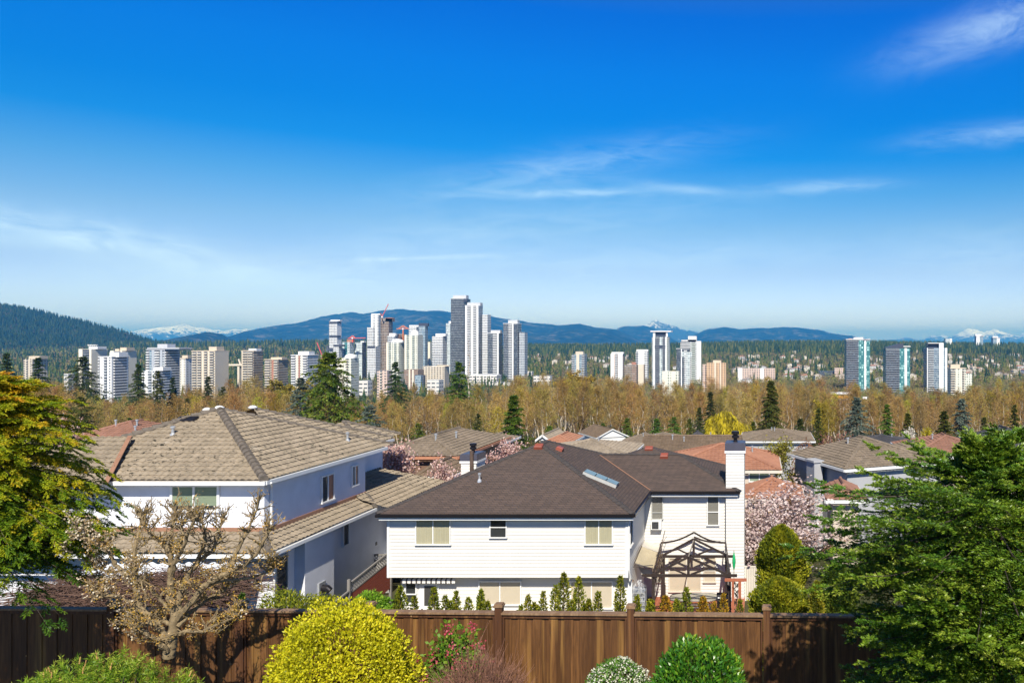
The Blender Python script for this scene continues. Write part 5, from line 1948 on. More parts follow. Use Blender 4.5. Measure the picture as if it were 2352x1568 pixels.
# ------------------------------------------------------------------ houses down the slope
def far_house(label, u0, u1, ve, vr, D, tile, wall, kind='hip', depth=10, yaw=0., wins=(), seg=4, oh=.45, chim=(), vents=(), gut='white_trim', zg=None, row=.34, front=None, width=None):
    """A house whose front eave runs from u0 to u1 at height ve; built in its own axes (x along the front, y away)."""
    x0, ze = px(u0, D), pz(ve, D)
    w_ = (px(u1, D) - x0) if width is None else width
    g = float(ground_z(x0, D + depth / 2)) if zg is None else zg
    T = thing('house', label, 'house', (x0, D, g), yaw)
    e = ze - g
    half = min(w_, depth) / 2 if kind == 'hip' else (depth / 2 if kind == 'gable_x' else w_ / 2)
    dist = D + (half if kind != 'gable_y' else 0)
    rise = max(.22 * half, min(.75 * half, pz(vr, dist) - ze))
    zr = e + rise
    rf = MB()
    ts = lambda *p: rf.add(tile_sheet(p, row, .3, .04, .04, seg))
    if kind == 'hip':
        if w_ >= depth:
            A, B = (half, depth / 2, zr), (w_ - half, depth / 2, zr)
            ts((0, 0, e), (w_, 0, e), B, A)
            ts((0, depth, e), (0, 0, e), A)
            ts((w_, 0, e), (w_, depth, e), B)
            rf.poly((w_, depth, e), (0, depth, e), A, B)
            hips = [((0, 0, e), A), ((w_, 0, e), B), (A, B), ((w_, depth, e), B), ((0, depth, e), A)]
        else:
            A, B = (half, half, zr), (half, depth - half, zr)
            ts((0, 0, e), (w_, 0, e), A)
            ts((0, depth, e), (0, 0, e), A, B)
            ts((w_, 0, e), (w_, depth, e), B, A)
            rf.poly((w_, depth, e), (0, depth, e), B)
            hips = [((0, 0, e), A), ((w_, 0, e), A), (A, B)]
    elif kind == 'gable_x':
        A, B = (0, depth / 2, zr), (w_, depth / 2, zr)
        ts((0, 0, e), (w_, 0, e), B, A)
        rf.poly((w_, depth, e), (0, depth, e), A, B)
        hips = [(A, B)]
    else:
        A, B = (half, 0, zr), (half, depth, zr)
        ts((0, depth, e), (0, 0, e), A, B)
        ts((w_, 0, e), (w_, depth, e), B, A)
        hips = [(A, B)]
    ro = rf.build('roof', M[tile], T, local=True)
    cp = MB()
    for p, q in hips:
        cp.tube([Vector(p) + Vector((0, 0, .05)), Vector(q) + Vector((0, 0, .05))], .12, 6)
    cp.build('ridge_cap', M[tile], ro, local=True)
    wb = MB()
    wb.box(oh, w_ - oh, oh, depth - oh, -1.5, e - .02)
    if kind == 'gable_x':
        for x in (oh, w_ - oh):
            wb.poly((x, oh, e - .02), (x, depth - oh, e - .02), (x, depth / 2, zr - .12))
    if kind == 'gable_y':
        for y in (oh * .6, depth - oh):
            wb.poly((oh * .5, y, e - .05), (w_ - oh * .5, y, e - .05), (half, y, zr - .1))
    wb.build('wall', M[wall], T, local=True)
    gb = MB()
    gb.beam((-.05, -.05, e - .1), (w_ + .05, -.05, e - .1), .12, .2) if kind != 'gable_y' else None
    if kind == 'gable_y':
        for (p, q) in (((-.05, -.03, e - .03), (half, -.03, zr + .02)), ((w_ + .05, -.03, e - .03), (half, -.03, zr + .02))):
            gb.beam(p, q, .1, .22)
    gb.beam((w_ + .05, 0, e - .1), (w_ + .05, depth, e - .1), .12, .18)
    gb.beam((-.05, 0, e - .1), (-.05, depth, e - .1), .12, .18)
    gb.build('gutter', M[gut], T, local=True)
    for (a, b, c, d, fill) in wins:
        yw = oh if kind != 'gable_y' else oh * .6
        dd = D + yw
        xa, xb = px(a, dd) - x0, px(b, dd) - x0
        za, zb = pz(d, dd) - g, pz(c, dd) - g
        fr = MB()
        for bx_ in ((xa - .08, xb + .08, zb, zb + .09), (xa - .08, xb + .08, za - .09, za), (xa - .08, xa, za, zb), (xb, xb + .08, za, zb), ((xa + xb) / 2 - .04, (xa + xb) / 2 + .04, za, zb)):
            fr.box(bx_[0], bx_[1], yw - .06, yw + .01, bx_[2], bx_[3])
        fo = fr.build('window', M['dark_frame' if fill == 'room' else 'white_trim'], T, local=True)
        MB().poly((xa, yw - .03, za), (xb, yw - .03, za), (xb, yw - .03, zb), (xa, yw - .03, zb)).build('pane', M[fill], fo, local=True)
    for (u, vt, vb, wd, mt) in chim:
        xc = px(u, D + .25) - x0
        c = MB().box(xc - wd / 2, xc + wd / 2, .0, wd * .8, pz(vb, D) - g - .6, pz(vt, D) - g)
        c.box(xc - wd / 2 - .07, xc + wd / 2 + .07, -.07, wd * .8 + .07, pz(vt, D) - g, pz(vt, D) - g + .12)
        co = c.build('chimney', M[mt], T, local=True)
        MB().lathe((xc, wd * .4, pz(vt, D) - g + .1), [(.1, 0), (.1, .3), (.14, .32), (.14, .4), (.05, .42)], 8).build('flue', M['pipe_grey'], co, local=True)
    for (fx_, fy_) in vents:
        X_, Y_ = w_ * fx_, depth * fy_
        zz = e + min(rise, rise * min(Y_, depth - Y_, X_ if kind == 'hip' else 99, (w_ - X_) if kind == 'hip' else 99) / half) if kind != 'gable_y' else e + rise * (1 - abs(X_ - half) / half)
        pv = MB().lathe((X_, Y_, zz - .1), [(.09, 0), (.07, .15), (.07, .5), (.11, .52), (.11, .62), (.04, .64)], 8)
        pv.build('roof_vent', M['pipe_grey'], ro, local=True)
    return T


far_house('house under a dull red tiled roof half hidden by pink blossom behind the golden cypress', 96, 322, 1024, 969, 62, 'tile_dull_red', 'beige_wall', depth=9, vents=((.42, .35), (.6, .4), (.72, .25)))
far_house('house with a grey brown hipped tile roof and orange gutter behind the pink cherry tree', 848, 1051, 1048, 1001, 57, 'tile_greybrown', 'brown_wall', depth=12, gut='orange_brick', vents=((.68, .42), (.6, .2)))
far_house('hipped brown tile roof house attached behind the grey brown one', 985, 1122, 1030, 1005, 68, 'tile_greybrown', 'brown_wall', depth=9, vents=((.8, .3),))
far_house('small brown porch roof building among the pink cherry blossom', 955, 1032, 1094, 1060, 51, 'tile_brown', 'brown_wall', depth=4)
far_house('low house with a small red roof peeping over the brown hipped roofs', 1030, 1098, 1015, 1004, 92, 'tile_dull_red', 'beige_wall', depth=6)
far_house('small house with a pale gable end beside the bright green cedar', 1112, 1142, 1014, 1001, 95, 'tile_pale', 'white_wall', 'gable_y', depth=8)
far_house('small house with a blue white gable trim behind the dark shingle ridge', 1231, 1260, 1011, 997, 96, 'tile_pale', 'white_wall', 'gable_y', depth=8)
far_house('house with a bright terracotta hip beside the blue white gable', 1246, 1310, 1017, 1000, 92, 'tile_red', 'beige_wall', depth=7)
far_house('long pale tan tiled house just behind the dark shingle roof', 1222, 1446, 1047, 1013, 72, 'tile_pale', 'beige_wall', depth=9, vents=((.6, .4),))
far_house('white gabled house with a brown roof near the edge of the bare woods', 1371, 1429, 1006, 988, 178, 'tile_brown', 'white_wall', 'gable_y', depth=13, yaw=R(31), seg=3, width=7.4,
          wins=())
far_house('tan roofed house with white walls and two front windows', 1415, 1532, 1022, 994, 120, 'tile_greybrown', 'white_wall', depth=8, wins=((1437, 1457, 1025, 1034, 'blind_grey'), (1470, 1485, 1025, 1033, 'room')), seg=3, vents=((.48, .35), (.72, .4)))
far_house('low tan hip roof behind the tan roofed white house', 1470, 1560, 1013, 995, 140, 'tile_greybrown', 'white_wall', depth=9, seg=3)
far_house('dark brown tiled house with a long straight ridge between the tan and red roofs', 1464, 1702, 1046, 1001, 78, 'tile_brown', 'beige_wall', 'gable_x', depth=9, vents=((.3, .4), (.42, .35)))
far_house('small house with a black shingle roof in front of the yellow willow', 1574, 1622, 1013, 993, 150, 'tile_slate', 'grey_wall', depth=7, seg=3)
far_house('house with a dark roof and a red brick chimney below the yellow willow', 1618, 1712, 1020, 1007, 118, 'tile_slate', 'grey_wall', depth=7, seg=3, chim=((1632, 1001, 1012, .8, 'orange_brick'),))
far_house('terracotta tiled two storey house right behind the white chimney', 1512, 1794, 1080, 1020, 60, 'tile_red', 'beige_wall', depth=9, wins=((1722, 1766, 1083, 1104, 'blind_green'),), vents=((.76, .55),), gut='cream_trim')
far_house('low terracotta porch roof partly covered by pink blossom', 1700, 1848, 1146, 1099, 53, 'tile_red', 'beige_wall', depth=5, gut='cream_trim')
far_house('long tan hipped house in front of the dark cone shaped cedar', 1702, 1872, 1013, 986, 108, 'tile_greybrown', 'grey_wall', depth=10, seg=3, vents=((.42, .42), (.46, .42)))
mh = far_house('grey walled house set at an angle with a tan hip roof and box chimney', 1941, 2140, 1078, 1010, 58, 'tile_greybrown', 'grey_wall', depth=9.5, yaw=R(24), width=8.6, gut='white_trim', vents=((.35, .5),))
cc = MB().box(-.62, .1, 3.6, 4.9, 0, 6.6)
cc.box(-.72, .2, 3.5, 5.0, 6.6, 6.75)
cc.build('chimney', M['grey_wall'], mh, local=True)
far_house('low wing with a small tan hip beside the angled grey house', 2060, 2190, 1052, 1018, 66, 'tile_greybrown', 'grey_wall', depth=6, yaw=R(10))
far_house('house with a dark slate roof behind the angled grey house', 1945, 2132, 1030, 999, 96, 'tile_slate', 'grey_wall', depth=10, seg=3, vents=((.62, .4),))
far_house('dull red tiled house behind the top of the big fir', 2090, 2304, 1048, 1001, 70, 'tile_dull_red', 'beige_wall', depth=10, vents=((.36, .45),))
far_house('grey roofed house with a cream chimney behind the fir leaders', 2262, 2420, 1030, 985, 88, 'tile_slate', 'beige_wall', depth=11, seg=3, chim=((2285, 1002, 1025, 1.1, 'beige_wall'),))
far_house('low reddish tiled roof just past the pink cherry tree', 1898, 1990, 1148, 1114, 50, 'tile_dull_red', 'beige_wall', depth=5)


def garden_wall():
    T = thing('garden_wall', 'white rendered garden wall beneath the weeping bare tree', 'wall', (px(1872, 76), 76, float(ground_z(8, 76))))
    MB().box(px(1848, 76), px(1900, 76), 76, 76.25, -17.5, pz(1030, 76)).build('wall', M['white_wall'], T)
    MB().box(px(1847, 76), px(1901, 76), 75.95, 76.3, pz(1030, 76), pz(1028, 76)).build('coping', M['white_trim'], T)


garden_wall()

# ------------------------------------------------------------------ trees down the slope and the leafless belt
M['cedar'] = leaf_mat('green_cedar_spray', [(0, (.015, .05, .008)), (.45, (.055, .12, .012)), (.8, (.15, .21, .02)), (1, (.25, .28, .035))], .15, .6, .5)
M['bluespruce'] = leaf_mat('blue_spruce_needles', [(0, (.03, .055, .045)), (.5, (.10, .14, .11)), (1, (.26, .31, .25))], .15, .6)
M['darkcon'] = leaf_mat('dark_conifer_needles', [(0, (.010, .028, .009)), (.5, (.035, .065, .014)), (1, (.11, .13, .03))], .15, .6, .5)
M['redwood'] = leaf_mat('olive_redwood_needles', [(0, (.015, .03, .006)), (.5, (.065, .085, .012)), (1, (.17, .16, .03))], .15, .6)


def mid_conifer(label, u, vt, hw, D, mat, seed, shape='cone', name='conifer', dens=1., droop=.35, e0=.1, zb=None):
    x = px(u, D)
    g = float(ground_z(x, D)) if zb is None else zb
    H = pz(vt, D) - g
    r0 = hw / FOC * D
    tab = {'cone': [(0, .9), (.15, 1), (.5, .72), (.8, .36), (1, .03)], 'broad': [(0, .9), (.3, 1), (.6, .86), (.85, .45), (1, .05)],
           'slim': [(0, .8), (.3, 1), (.7, .62), (.9, .3), (1, .03)], 'ragged': [(0, .5), (.25, .9), (.5, 1), (.75, .6), (.92, .22), (1, .03)]}[shape]
    pr = prof_from([(a, b * r0) for a, b in tab])
    s = max(.22, H / 55)
    return conifer_thing(name, label, (x, D, g), H, pr, mat, M['bark_dark'], nb=int(80 * dens), ntw=9, nsub=5, nn=4, nl=s * 1.25, nw=s * .42, e0=e0, droop=droop, tip=.05, twf=.36, twmin=s * .6,
                         subf=.45, sdroop=.5, seed=seed, jit=.2, min_len=r0 * .06, z0=.02, trunk_r=.014, rot=seed * 1.3, lift=.05)


mid_conifer('tall drooping bright green cedar rising above the pale house roof', 757, 812, 92, 135, M['cedar'], 201, 'broad', 'cedar_tree', 2.2, .55, .05)
mid_conifer('hazy blue grey spruce beside the big drooping cedar', 690, 868, 36, 190, M['bluespruce'], 202, 'ragged', 'spruce_tree', 1.2)
mid_conifer('rounded grey green pine beside the foot of the drooping cedar', 850, 932, 48, 112, M['bluespruce'], 203, 'broad', 'pine_tree', 1.2)
mid_conifer('dark ragged conifer standing alone in front of the pink low-rise', 908, 832, 32, 290, M['darkcon'], 204, 'ragged', 'conifer', 1.)
mid_conifer('green cedar in front of the tallest dark tower', 1054, 832, 48, 280, M['cedar'], 205, 'cone', 'cedar_tree', 1.3)
mid_conifer('bright green pointed cedar rising beyond the dark shingle roof', 1180, 910, 58, 100, M['cedar'], 206, 'cone', 'cedar_tree', 1.6, .3)
mid_conifer('broad dark olive cone shaped redwood near the yellow willow', 1771, 876, 46, 150, M['redwood'], 207, 'cone', 'redwood_tree', 1.8)
mid_conifer('broad silvery blue spruce behind the dark slate roof', 1968, 914, 44, 122, M['bluespruce'], 208, 'broad', 'spruce_tree', 1.5)
mid_conifer('slim green cedar next to the broad silvery spruce', 2038, 930, 24, 138, M['cedar'], 209, 'slim', 'cedar_tree', 1.)
mid_conifer('dark green conifer beside the tall blue spruce', 2168, 944, 42, 118, M['redwood'], 210, 'cone', 'conifer', 1.3)
mid_conifer('tall silvery blue spruce near the dull red roof', 2209, 916, 34, 126, M['bluespruce'], 211, 'broad', 'spruce_tree', 1.4)
mid_conifer('big dark fir towering over the white blocks at the left hill', 190, 820, 46, 320, M['darkcon'], 212, 'ragged', 'fir_tree', 1.4)
mid_conifer('dark fir in front of the small beige block', 88, 822, 26, 330, M['darkcon'], 213, 'ragged', 'fir_tree', 1.)
mid_conifer('dark fir at the edge of the view above the golden cypress', 15, 812, 24, 330, M['darkcon'], 214, 'cone', 'fir_tree', 1.)
mid_conifer('slim dark fir between the white block and the grey blue tower', 318, 836, 20, 320, M['darkcon'], 215, 'ragged', 'fir_tree', 1.)
mid_conifer('green fir in front of the low white block', 362, 852, 22, 310, M['redwood'], 216, 'slim', 'fir_tree', 1.)
mid_conifer('short dark fir beside the grey blue tower', 396, 866, 15, 318, M['darkcon'], 217, 'cone', 'fir_tree', .9)
mid_conifer('short dark fir at the foot of the big beige tower', 478, 864, 14, 330, M['darkcon'], 218, 'cone', 'fir_tree', .9)
mid_conifer('rounded olive green conifer below the white blocks', 186, 912, 44, 165, M['redwood'], 219, 'broad', 'conifer', 1.4)
mid_conifer('small bright green conifer behind the pale house roof', 298, 960, 17, 140, M['cedar'], 220, 'broad', 'conifer', .9)
mid_conifer('small green conifer seen over the ridge of the pale house roof', 512, 888, 18, 290, M['redwood'], 232, 'slim', 'conifer', .9)
mid_conifer('dark fir deep in the bare woods above the yellow willow', 1632, 900, 24, 230, M['darkcon'], 221, 'cone', 'fir_tree', 1.2)
mid_conifer('dark ivy clad conifer beside the yellow willow', 1606, 936, 18, 190, M['darkcon'], 222, 'slim', 'conifer', 1.)
mid_conifer('small green conifer at the edge of the woods over the dark brown ridge', 1508, 962, 22, 185, M['cedar'], 223, 'broad', 'conifer', 1.)
mid_conifer('small green conifer under the bare trees beside the willow', 1548, 958, 26, 190, M['cedar'], 224, 'broad', 'conifer', 1.)
mid_conifer('small bushy green conifer at the edge of the woods behind the white gabled house', 1440, 960, 18, 200, M['cedar'], 225, 'broad', 'conifer', 1.)
mid_conifer('round dark green clipped conifer beside the redwood', 1838, 962, 22, 125, M['darkcon'], 226, 'broad', 'conifer', 1.)
mid_conifer('small dark conifer between the round shrub and the silvery spruce', 1880, 938, 15, 170, M['redwood'], 227, 'slim', 'conifer', .9)
mid_conifer('dark conifer at the foot of the second teal tower', 2085, 950, 20, 130, M['redwood'], 228, 'broad', 'conifer', 1.)
mid_conifer('green fir in the woods below the beige stepped tower', 1335, 955, 20, 210, M['redwood'], 229, 'cone', 'fir_tree', 1.)
mid_conifer('green fir in the woods left of the bright green pointed cedar', 1098, 950, 16, 215, M['redwood'], 230, 'slim', 'fir_tree', 1.)
mid_conifer('slim dark fir in front of the teal glass towers', 2330, 930, 22, 160, M['redwood'], 231, 'cone', 'fir_tree', 1.)


def skeleton(seed, H, spread=.30, limbs=20, l2=7, l3=5, z0=.28, rise=.55, r0=None, weep=0., trunk_wob=.02, kids=1.):
    """A leafless tree: lists of sticks for trunk and branches, and the twig tips."""
    r = random.Random(seed)
    r0 = r0 or H * .011
    tr, br, tips = [], [], []
    pts = [Vector((0, 0, 0))]
    n = 9
    for k in range(1, n + 1):
        pts.append(Vector((pts[-1].x + r.gauss(0, H * trunk_wob), pts[-1].y + r.gauss(0, H * trunk_wob), H * .95 * k / n)))
    for k in range(n):
        tr.append((pts[k], pts[k + 1], r0 * (1 - k / n) + .015, r0 * (1 - (k + 1) / n) + .012))
    def on(f):
        k = min(n - 1, int(f * n))
        return pts[k].lerp(pts[k + 1], f * n - k)
    def shoot(p, d, ln, rad, lev):
        segs = (3, 2, 1)[lev] if lev < 3 else 1
        q = p
        for s in range(segs):
            d = (d + Vector((r.gauss(0, .16), r.gauss(0, .16), (.12 if not weep else -weep * (s + 1) * .35) + r.gauss(0, .1)))).normalized()
            q2 = q + d * (ln / segs)
            br.append((q, q2, rad * (1 - .7 * s / segs), rad * (1 - .7 * (s + 1) / segs)))
            if lev < 2:
                kn = (l2, l3)[lev] / segs
                for _ in range(int(kn) + (1 if r.random() < kn % 1 else 0)):
                    f = r.random()
                    a = r.uniform(0, 6.283)
                    dd = (d * .75 + Vector((math.cos(a), math.sin(a), r.uniform(-.1, .5))) * .7).normalized()
                    shoot(q.lerp(q2, f), dd, ln * r.uniform(.32, .5), rad * .5, lev + 1)
            q = q2
        tips.append((q, d))
    for k in range(limbs):
        f = z0 + (1 - z0) * (k + r.random()) / limbs
        a = k * 2.4 + r.gauss(0, .4)
        el = rise * (.7 + .6 * f) + r.gauss(0, .12)
        d = Vector((math.cos(a) * math.cos(el), math.sin(a) * math.cos(el), math.sin(el)))
        shoot(on(min(f, .98)), d, H * spread * (1.15 - .75 * f) * r.uniform(.75, 1.2), r0 * .38 * (1.15 - f) + .012, 0)
    return tr, br, tips


def sticks_mesh(name, segs, n=3, thick=1., minr=0.):
    A = np.array([tuple(s[0]) for s in segs]); B = np.array([tuple(s[1]) for s in segs])
    ra = np.maximum(np.array([s[2] for s in segs]) * thick, minr); rb = np.maximum(np.array([s[3] for s in segs]) * thick, minr * .6)
    v, f = prisms(A, B, ra, rb, n)
    h = np.clip(np.repeat(np.array([(s[0].z) for s in segs]), 2 * n) / max(1e-3, B[:, 2].max()), 0, 1)
    rnd = np.repeat(np.random.default_rng(len(segs)).random(len(segs)), 2 * n)
    return np_mesh(name, v, f, np.clip(.6 * rnd + .4 * h, 0, 1))


M['twig_tan'] = leaf_mat('tan_bare_twig', [(0, (.16, .10, .05)), (.5, (.33, .21, .085)), (1, (.50, .34, .13))], 0, .9, .5, .1)
M['twig_grey'] = leaf_mat('grey_bare_twig', [(0, (.14, .095, .055)), (.5, (.28, .19, .10)), (1, (.42, .30, .15))], 0, .9, .7, .1)
M['twig_bud'] = leaf_mat('budding_twig', [(0, (.16, .12, .03)), (.5, (.30, .22, .04)), (1, (.42, .32, .06))], 0, .9, .8, .1)
M['twig_red'] = leaf_mat('reddish_brown_twig', [(0, (.16, .075, .045)), (1, (.32, .17, .10))], 0, .9, 0, .1)
M['bud'] = leaf_mat('olive_catkin', [(0, (.19, .14, .05)), (.5, (.35, .23, .065)), (1, (.50, .36, .09))], .2, .9, .6, .1)
M['bud_green'] = leaf_mat('fresh_bud', [(0, (.19, .155, .025)), (.5, (.35, .27, .035)), (1, (.50, .39, .055))], .2, .9, .8, .1)


def bare_proto(seed, kind):
    H = 20.
    T = thing('bare_tree', '', 'tree', (0, 0, 0))
    if kind == 'alder':
        tr, br, tips = skeleton(seed, H, .24, 24, 7, 5, .30, .62, .20)
    elif kind == 'maple':
        tr, br, tips = skeleton(seed, H, .36, 22, 8, 6, .2, .75, .28, trunk_wob=.03)
    else:
        tr, br, tips = skeleton(seed, H, .17, 26, 5, 4, .38, .5, .16)
    link('trunk', sticks_mesh('bare_trunk', tr, 6, 1.25), M['bark_pale'], T)
    link('branches', sticks_mesh('bare_branches', br, 3, 1.0, .024), {'alder': M['twig_tan'], 'maple': M['twig_grey'], 'birch': M['twig_bud']}[kind], T)
    r = np.random.default_rng(seed)
    P = np.repeat(np.array([tuple(p) for p, _ in tips]), 3, axis=0)
    P = P + r.normal(0, .35, P.shape)
    V, Fq, t = leaves(P, r.normal(0, 1, P.shape), r.normal(0, 1, P.shape), r.uniform(.25, .6, len(P)), .10, r.random(len(P)))
    link('buds', np_mesh('bare_buds', V, Fq, t), M['bud'] if kind != 'birch' else M['bud_green'], T)
    return T


TOPS = [(-80, 868), (60, 864), (130, 868), (210, 900), (260, 908), (330, 898), (420, 892), (480, 880), (560, 868), (620, 876), (700, 900), (840, 912), (900, 898), (960, 886), (1060, 890), (1130, 884),
        (1200, 864), (1300, 852), (1380, 858), (1450, 868), (1520, 872), (1600, 880), (1700, 866), (1800, 870), (1900, 874), (2000, 878), (2100, 892), (2200, 890), (2300, 868), (2450, 862)]
PROTO = [(bare_proto(300 + k, kd), kd) for k, kd in enumerate(('alder', 'alder', 'alder', 'alder', 'maple', 'maple', 'birch', 'birch'))]
BL = {'alder': ('tan leafless alder with a pale straight trunk in the bare woods beyond the houses', 'leafless alders in the belt of woods'),
      'maple': ('grey brown leafless tree with a wide forking crown in the bare woods beyond the houses', 'wide leafless trees in the belt of woods'),
      'birch': ('slim leafless tree with yellowish buds in the bare woods beyond the houses', 'slim budding trees in the belt of woods')}
rb_ = random.Random(77)
used = set()
NB = 285
for k in range(NB):
    row = k % 6
    D = (205, 235, 268, 305, 350, 400)[row] * rb_.uniform(.95, 1.06)
    u = -60 + 2480 * ((k // 6) + rb_.uniform(-.3, 1.1)) / (NB / 6)
    vt = np.interp(u, *zip(*TOPS)) + (34, 26, 18, 11, 5, 0)[row] + abs(rb_.gauss(0, 13)) - 5
    x = px(u, D)
    g = float(ground_z(x, D))
    H = pz(vt, D) - g
    i = rb_.choice((0, 1, 2, 3, 0, 1, 2, 3, 4, 5, 6, 7))
    p, kd = PROTO[i]
    if i in used:
        o = copy_tree(p)
    else:
        o = p
        used.add(i)
    s = H / 20
    ws = s * rb_.uniform(.85, 1.25) * (1.1 if s < .8 else 1)
    o.location = (x, D, g - .2)
    o.scale = (ws, ws, s)
    o.rotation_euler = (0, 0, rb_.uniform(0, 6.28))
    tag(o, BL[kd][0], 'tree', BL[kd][1])
for i, (p, kd) in enumerate(PROTO):
    if i not in used:
        for ch in list(p.children):
            bpy.data.objects.remove(ch)
        bpy.data.objects.remove(p)

# the rest of the leafless belt, further back and in between, as one mass
def bare_woods():
    r = np.random.default_rng(640)
    pro = []
    for s in range(5):
        tr, br, tips = skeleton(650 + s, 20., .23 if s < 3 else .3, 15, 5, 3, .25, .65, .2)
        seg = tr + br
        pro.append((np.array([tuple(q[0]) for q in seg]), np.array([tuple(q[1]) for q in seg]), np.maximum(np.array([q[2] for q in seg]) * 1.2, .03), np.maximum(np.array([q[3] for q in seg]) * 1.2, .02), len(tr), np.array([tuple(p) for p, _ in tips])))
    A, B, ra, rb, T, LP, LT = [], [], [], [], [], [], []
    for k in range(430):
        D = 225 + 230 * r.random()
        u = r.uniform(-90, 2440)
        vt = np.interp(u, *zip(*TOPS)) + 30 * (1 - (D - 225) / 230) + abs(r.normal(0, 14)) + 2
        x = px(u, D)
        g = float(ground_z(x, D))
        s = (pz(vt, D) - g) / 20
        ws = s * r.uniform(.85, 1.3)
        a = r.uniform(0, 6.28)
        M_ = np.array([[math.cos(a) * ws, -math.sin(a) * ws, 0], [math.sin(a) * ws, math.cos(a) * ws, 0], [0, 0, s]])
        o = np.array([x, D, g])
        p = pro[r.integers(5)]
        A.append(p[0] @ M_.T + o); B.append(p[1] @ M_.T + o); ra.append(p[2]); rb.append(p[3])
        c = np.clip(r.normal(.42, .2), 0, 1)
        t = np.clip(c + r.normal(0, .12, len(p[2])), 0, 1)
        t[:p[4]] = 1
        T.append(t)
        L = np.repeat(p[5], 2, axis=0) @ M_.T + o
        LP.append(L + r.normal(0, .4, L.shape)); LT.append(np.clip(c + r.normal(0, .15, len(L)), 0, .9))
    v, f = prisms(np.concatenate(A), np.concatenate(B), np.concatenate(ra), np.concatenate(rb), 3)
    P = np.concatenate(LP)
    V, Fq, t = leaves(P, r.normal(0, 1, P.shape), r.normal(0, 1, P.shape), r.uniform(.25, .6, len(P)), .11, np.concatenate(LT))
    V, Fq, t = join([(v, f, np.repeat(np.concatenate(T), 6)), (V, Fq, t)])
    tag(link('bare_woods', np_mesh('bare_woods', V, Fq, t), leaf_mat('bare_wood_mass', [(0, (.14, .09, .05)), (.4, (.30, .185, .075)), (.7, (.42, .27, .085)), (.9, (.46, .36, .10)), (1, (.50, .44, .36))], 0, .9, 0, .1)), kind='stuff')


bare_woods()

# a tall bare snag with a pale trunk in front of the towers
tr, br, tips = skeleton(399, 30, .05, 14, 3, 2, .5, .3, .32)
T = thing('bare_tree', 'tall bare pole of a dead tree in front of the bright white tower', 'tree', (px(1066, 300), 300, float(ground_z(-100, 300))))
T.scale = (1, 1, (pz(770, 300) + 36) / 30)
link('trunk', sticks_mesh('snag_trunk', tr, 6, 1.2), M['bark_pale'], T)
link('branches', sticks_mesh('snag_branches', br, 3, 1, .03), M['twig_grey'], T)

# undergrowth under and behind the bare trees
n = 52000
r = np.random.default_rng(88)
yy_ = r.uniform(188, 520, n)
uu = r.uniform(-150, 2500, n)
xx = (uu - CX) / FOC * yy_
hh = r.random(n) ** 1.6 * (2.6 + 3.6 * np.clip((yy_ - 230) / 200, 0, 1)) * (.6 + .6 * np.sin(xx * .09 + 2 * np.sin(yy_ * .05)) ** 2)
P = np.column_stack([xx, yy_, ground_z(xx, yy_) + hh])
patch = .5 + .5 * np.sin(xx * .05 + 3 * np.sin(yy_ * .023)) * np.sin(yy_ * .08 + xx * .013)
V, Fq, t = leaves(P, r.normal(0, 1, P.shape) + [0, 0, .8], r.normal(0, 1, P.shape), r.uniform(.5, 1.3, n), .38, np.clip(patch * .75 + r.normal(0, .14, n), 0, 1))
tag(link('undergrowth', np_mesh('undergrowth', V, Fq, t), leaf_mat('undergrowth_leaf', [(0, (.12, .08, .035)), (.5, (.21, .14, .055)), (.78, (.17, .15, .035)), (1, (.11, .16, .025))], .2, .8)), kind='stuff')


def blossom_tree(label, u, vt, D, hw, stops, seed, weep=0., H=None, bl=.22, n_per=5, twig='twig_grey', spread=.5, name='cherry_tree', jitter=.28, zb=None, limbs=16):
    x = px(u, D)
    g = float(ground_z(x, D)) if zb is None else zb
    H = pz(vt, D) - g
    w_ = hw / FOC * D
    tr, br, tips = skeleton(seed, H * .82, spread, limbs, 8, 6, .18, .6, H * .014, weep)
    T = thing(name, label, 'tree', (x, D, g))
    ext = float(np.percentile([math.hypot(p.x, p.y) for p, _ in tips], 82))
    T.scale = (w_ / ext * .92, w_ / ext * .92, 1)
    T.scale.z = H / max(p.z for p, _ in tips)
    link('trunk', sticks_mesh(name + '_trunk', tr, 6), M['bark'], T)
    link('branches', sticks_mesh(name + '_branches', br, 3, 1, .018 if stops else .026), M[twig], T)
    if stops:
        r = np.random.default_rng(seed)
        P = np.concatenate([np.array([tuple(p) for p, _ in tips]), np.array([tuple((s[0] + s[1]) / 2) for s in br[::2]])])
        P = np.repeat(P, n_per, axis=0) + r.normal(0, jitter, (len(P) * n_per, 3))
        V, Fq, t = leaves(P, r.normal(0, 1, P.shape), r.normal(0, 1, P.shape), bl * r.uniform(.6, 1.2, len(P)), bl * .8, r.random(len(P)))
        link('blossom' if 'blossom' in label else 'foliage', np_mesh(name + '_crown', V, Fq, t), leaf_mat(label[:40], stops, .3, .7), T)
    return T


PINK = [(0, (.42, .22, .20)), (.5, (.62, .40, .36)), (1, (.76, .60, .55))]
LILAC = [(0, (.40, .28, .27)), (.5, (.62, .49, .47)), (1, (.80, .71, .68))]
blossom_tree('pale pink cherry in full blossom filling the gap behind the pale house roof', 905, 1020, 53, 62, PINK, 401, bl=.17, n_per=5)
blossom_tree('pink blossom cherry behind the chimney of the dark shingle roof', 1035, 1052, 50, 40, PINK, 402, bl=.16, n_per=5)
blossom_tree('pink blossom cherry showing over the hip of the dark shingle roof', 1165, 1012, 60, 50, PINK, 403, bl=.17, n_per=5)
blossom_tree('pink blossom cherry beside the dull red roof at the golden cypress', 150, 966, 60, 38, PINK, 404, bl=.17, n_per=5)
blossom_tree('large lilac pink blossom tree between the white chimney and the big fir', 1800, 1106, 45, 100, LILAC, 405, bl=.12, n_per=4, spread=.55, limbs=20)
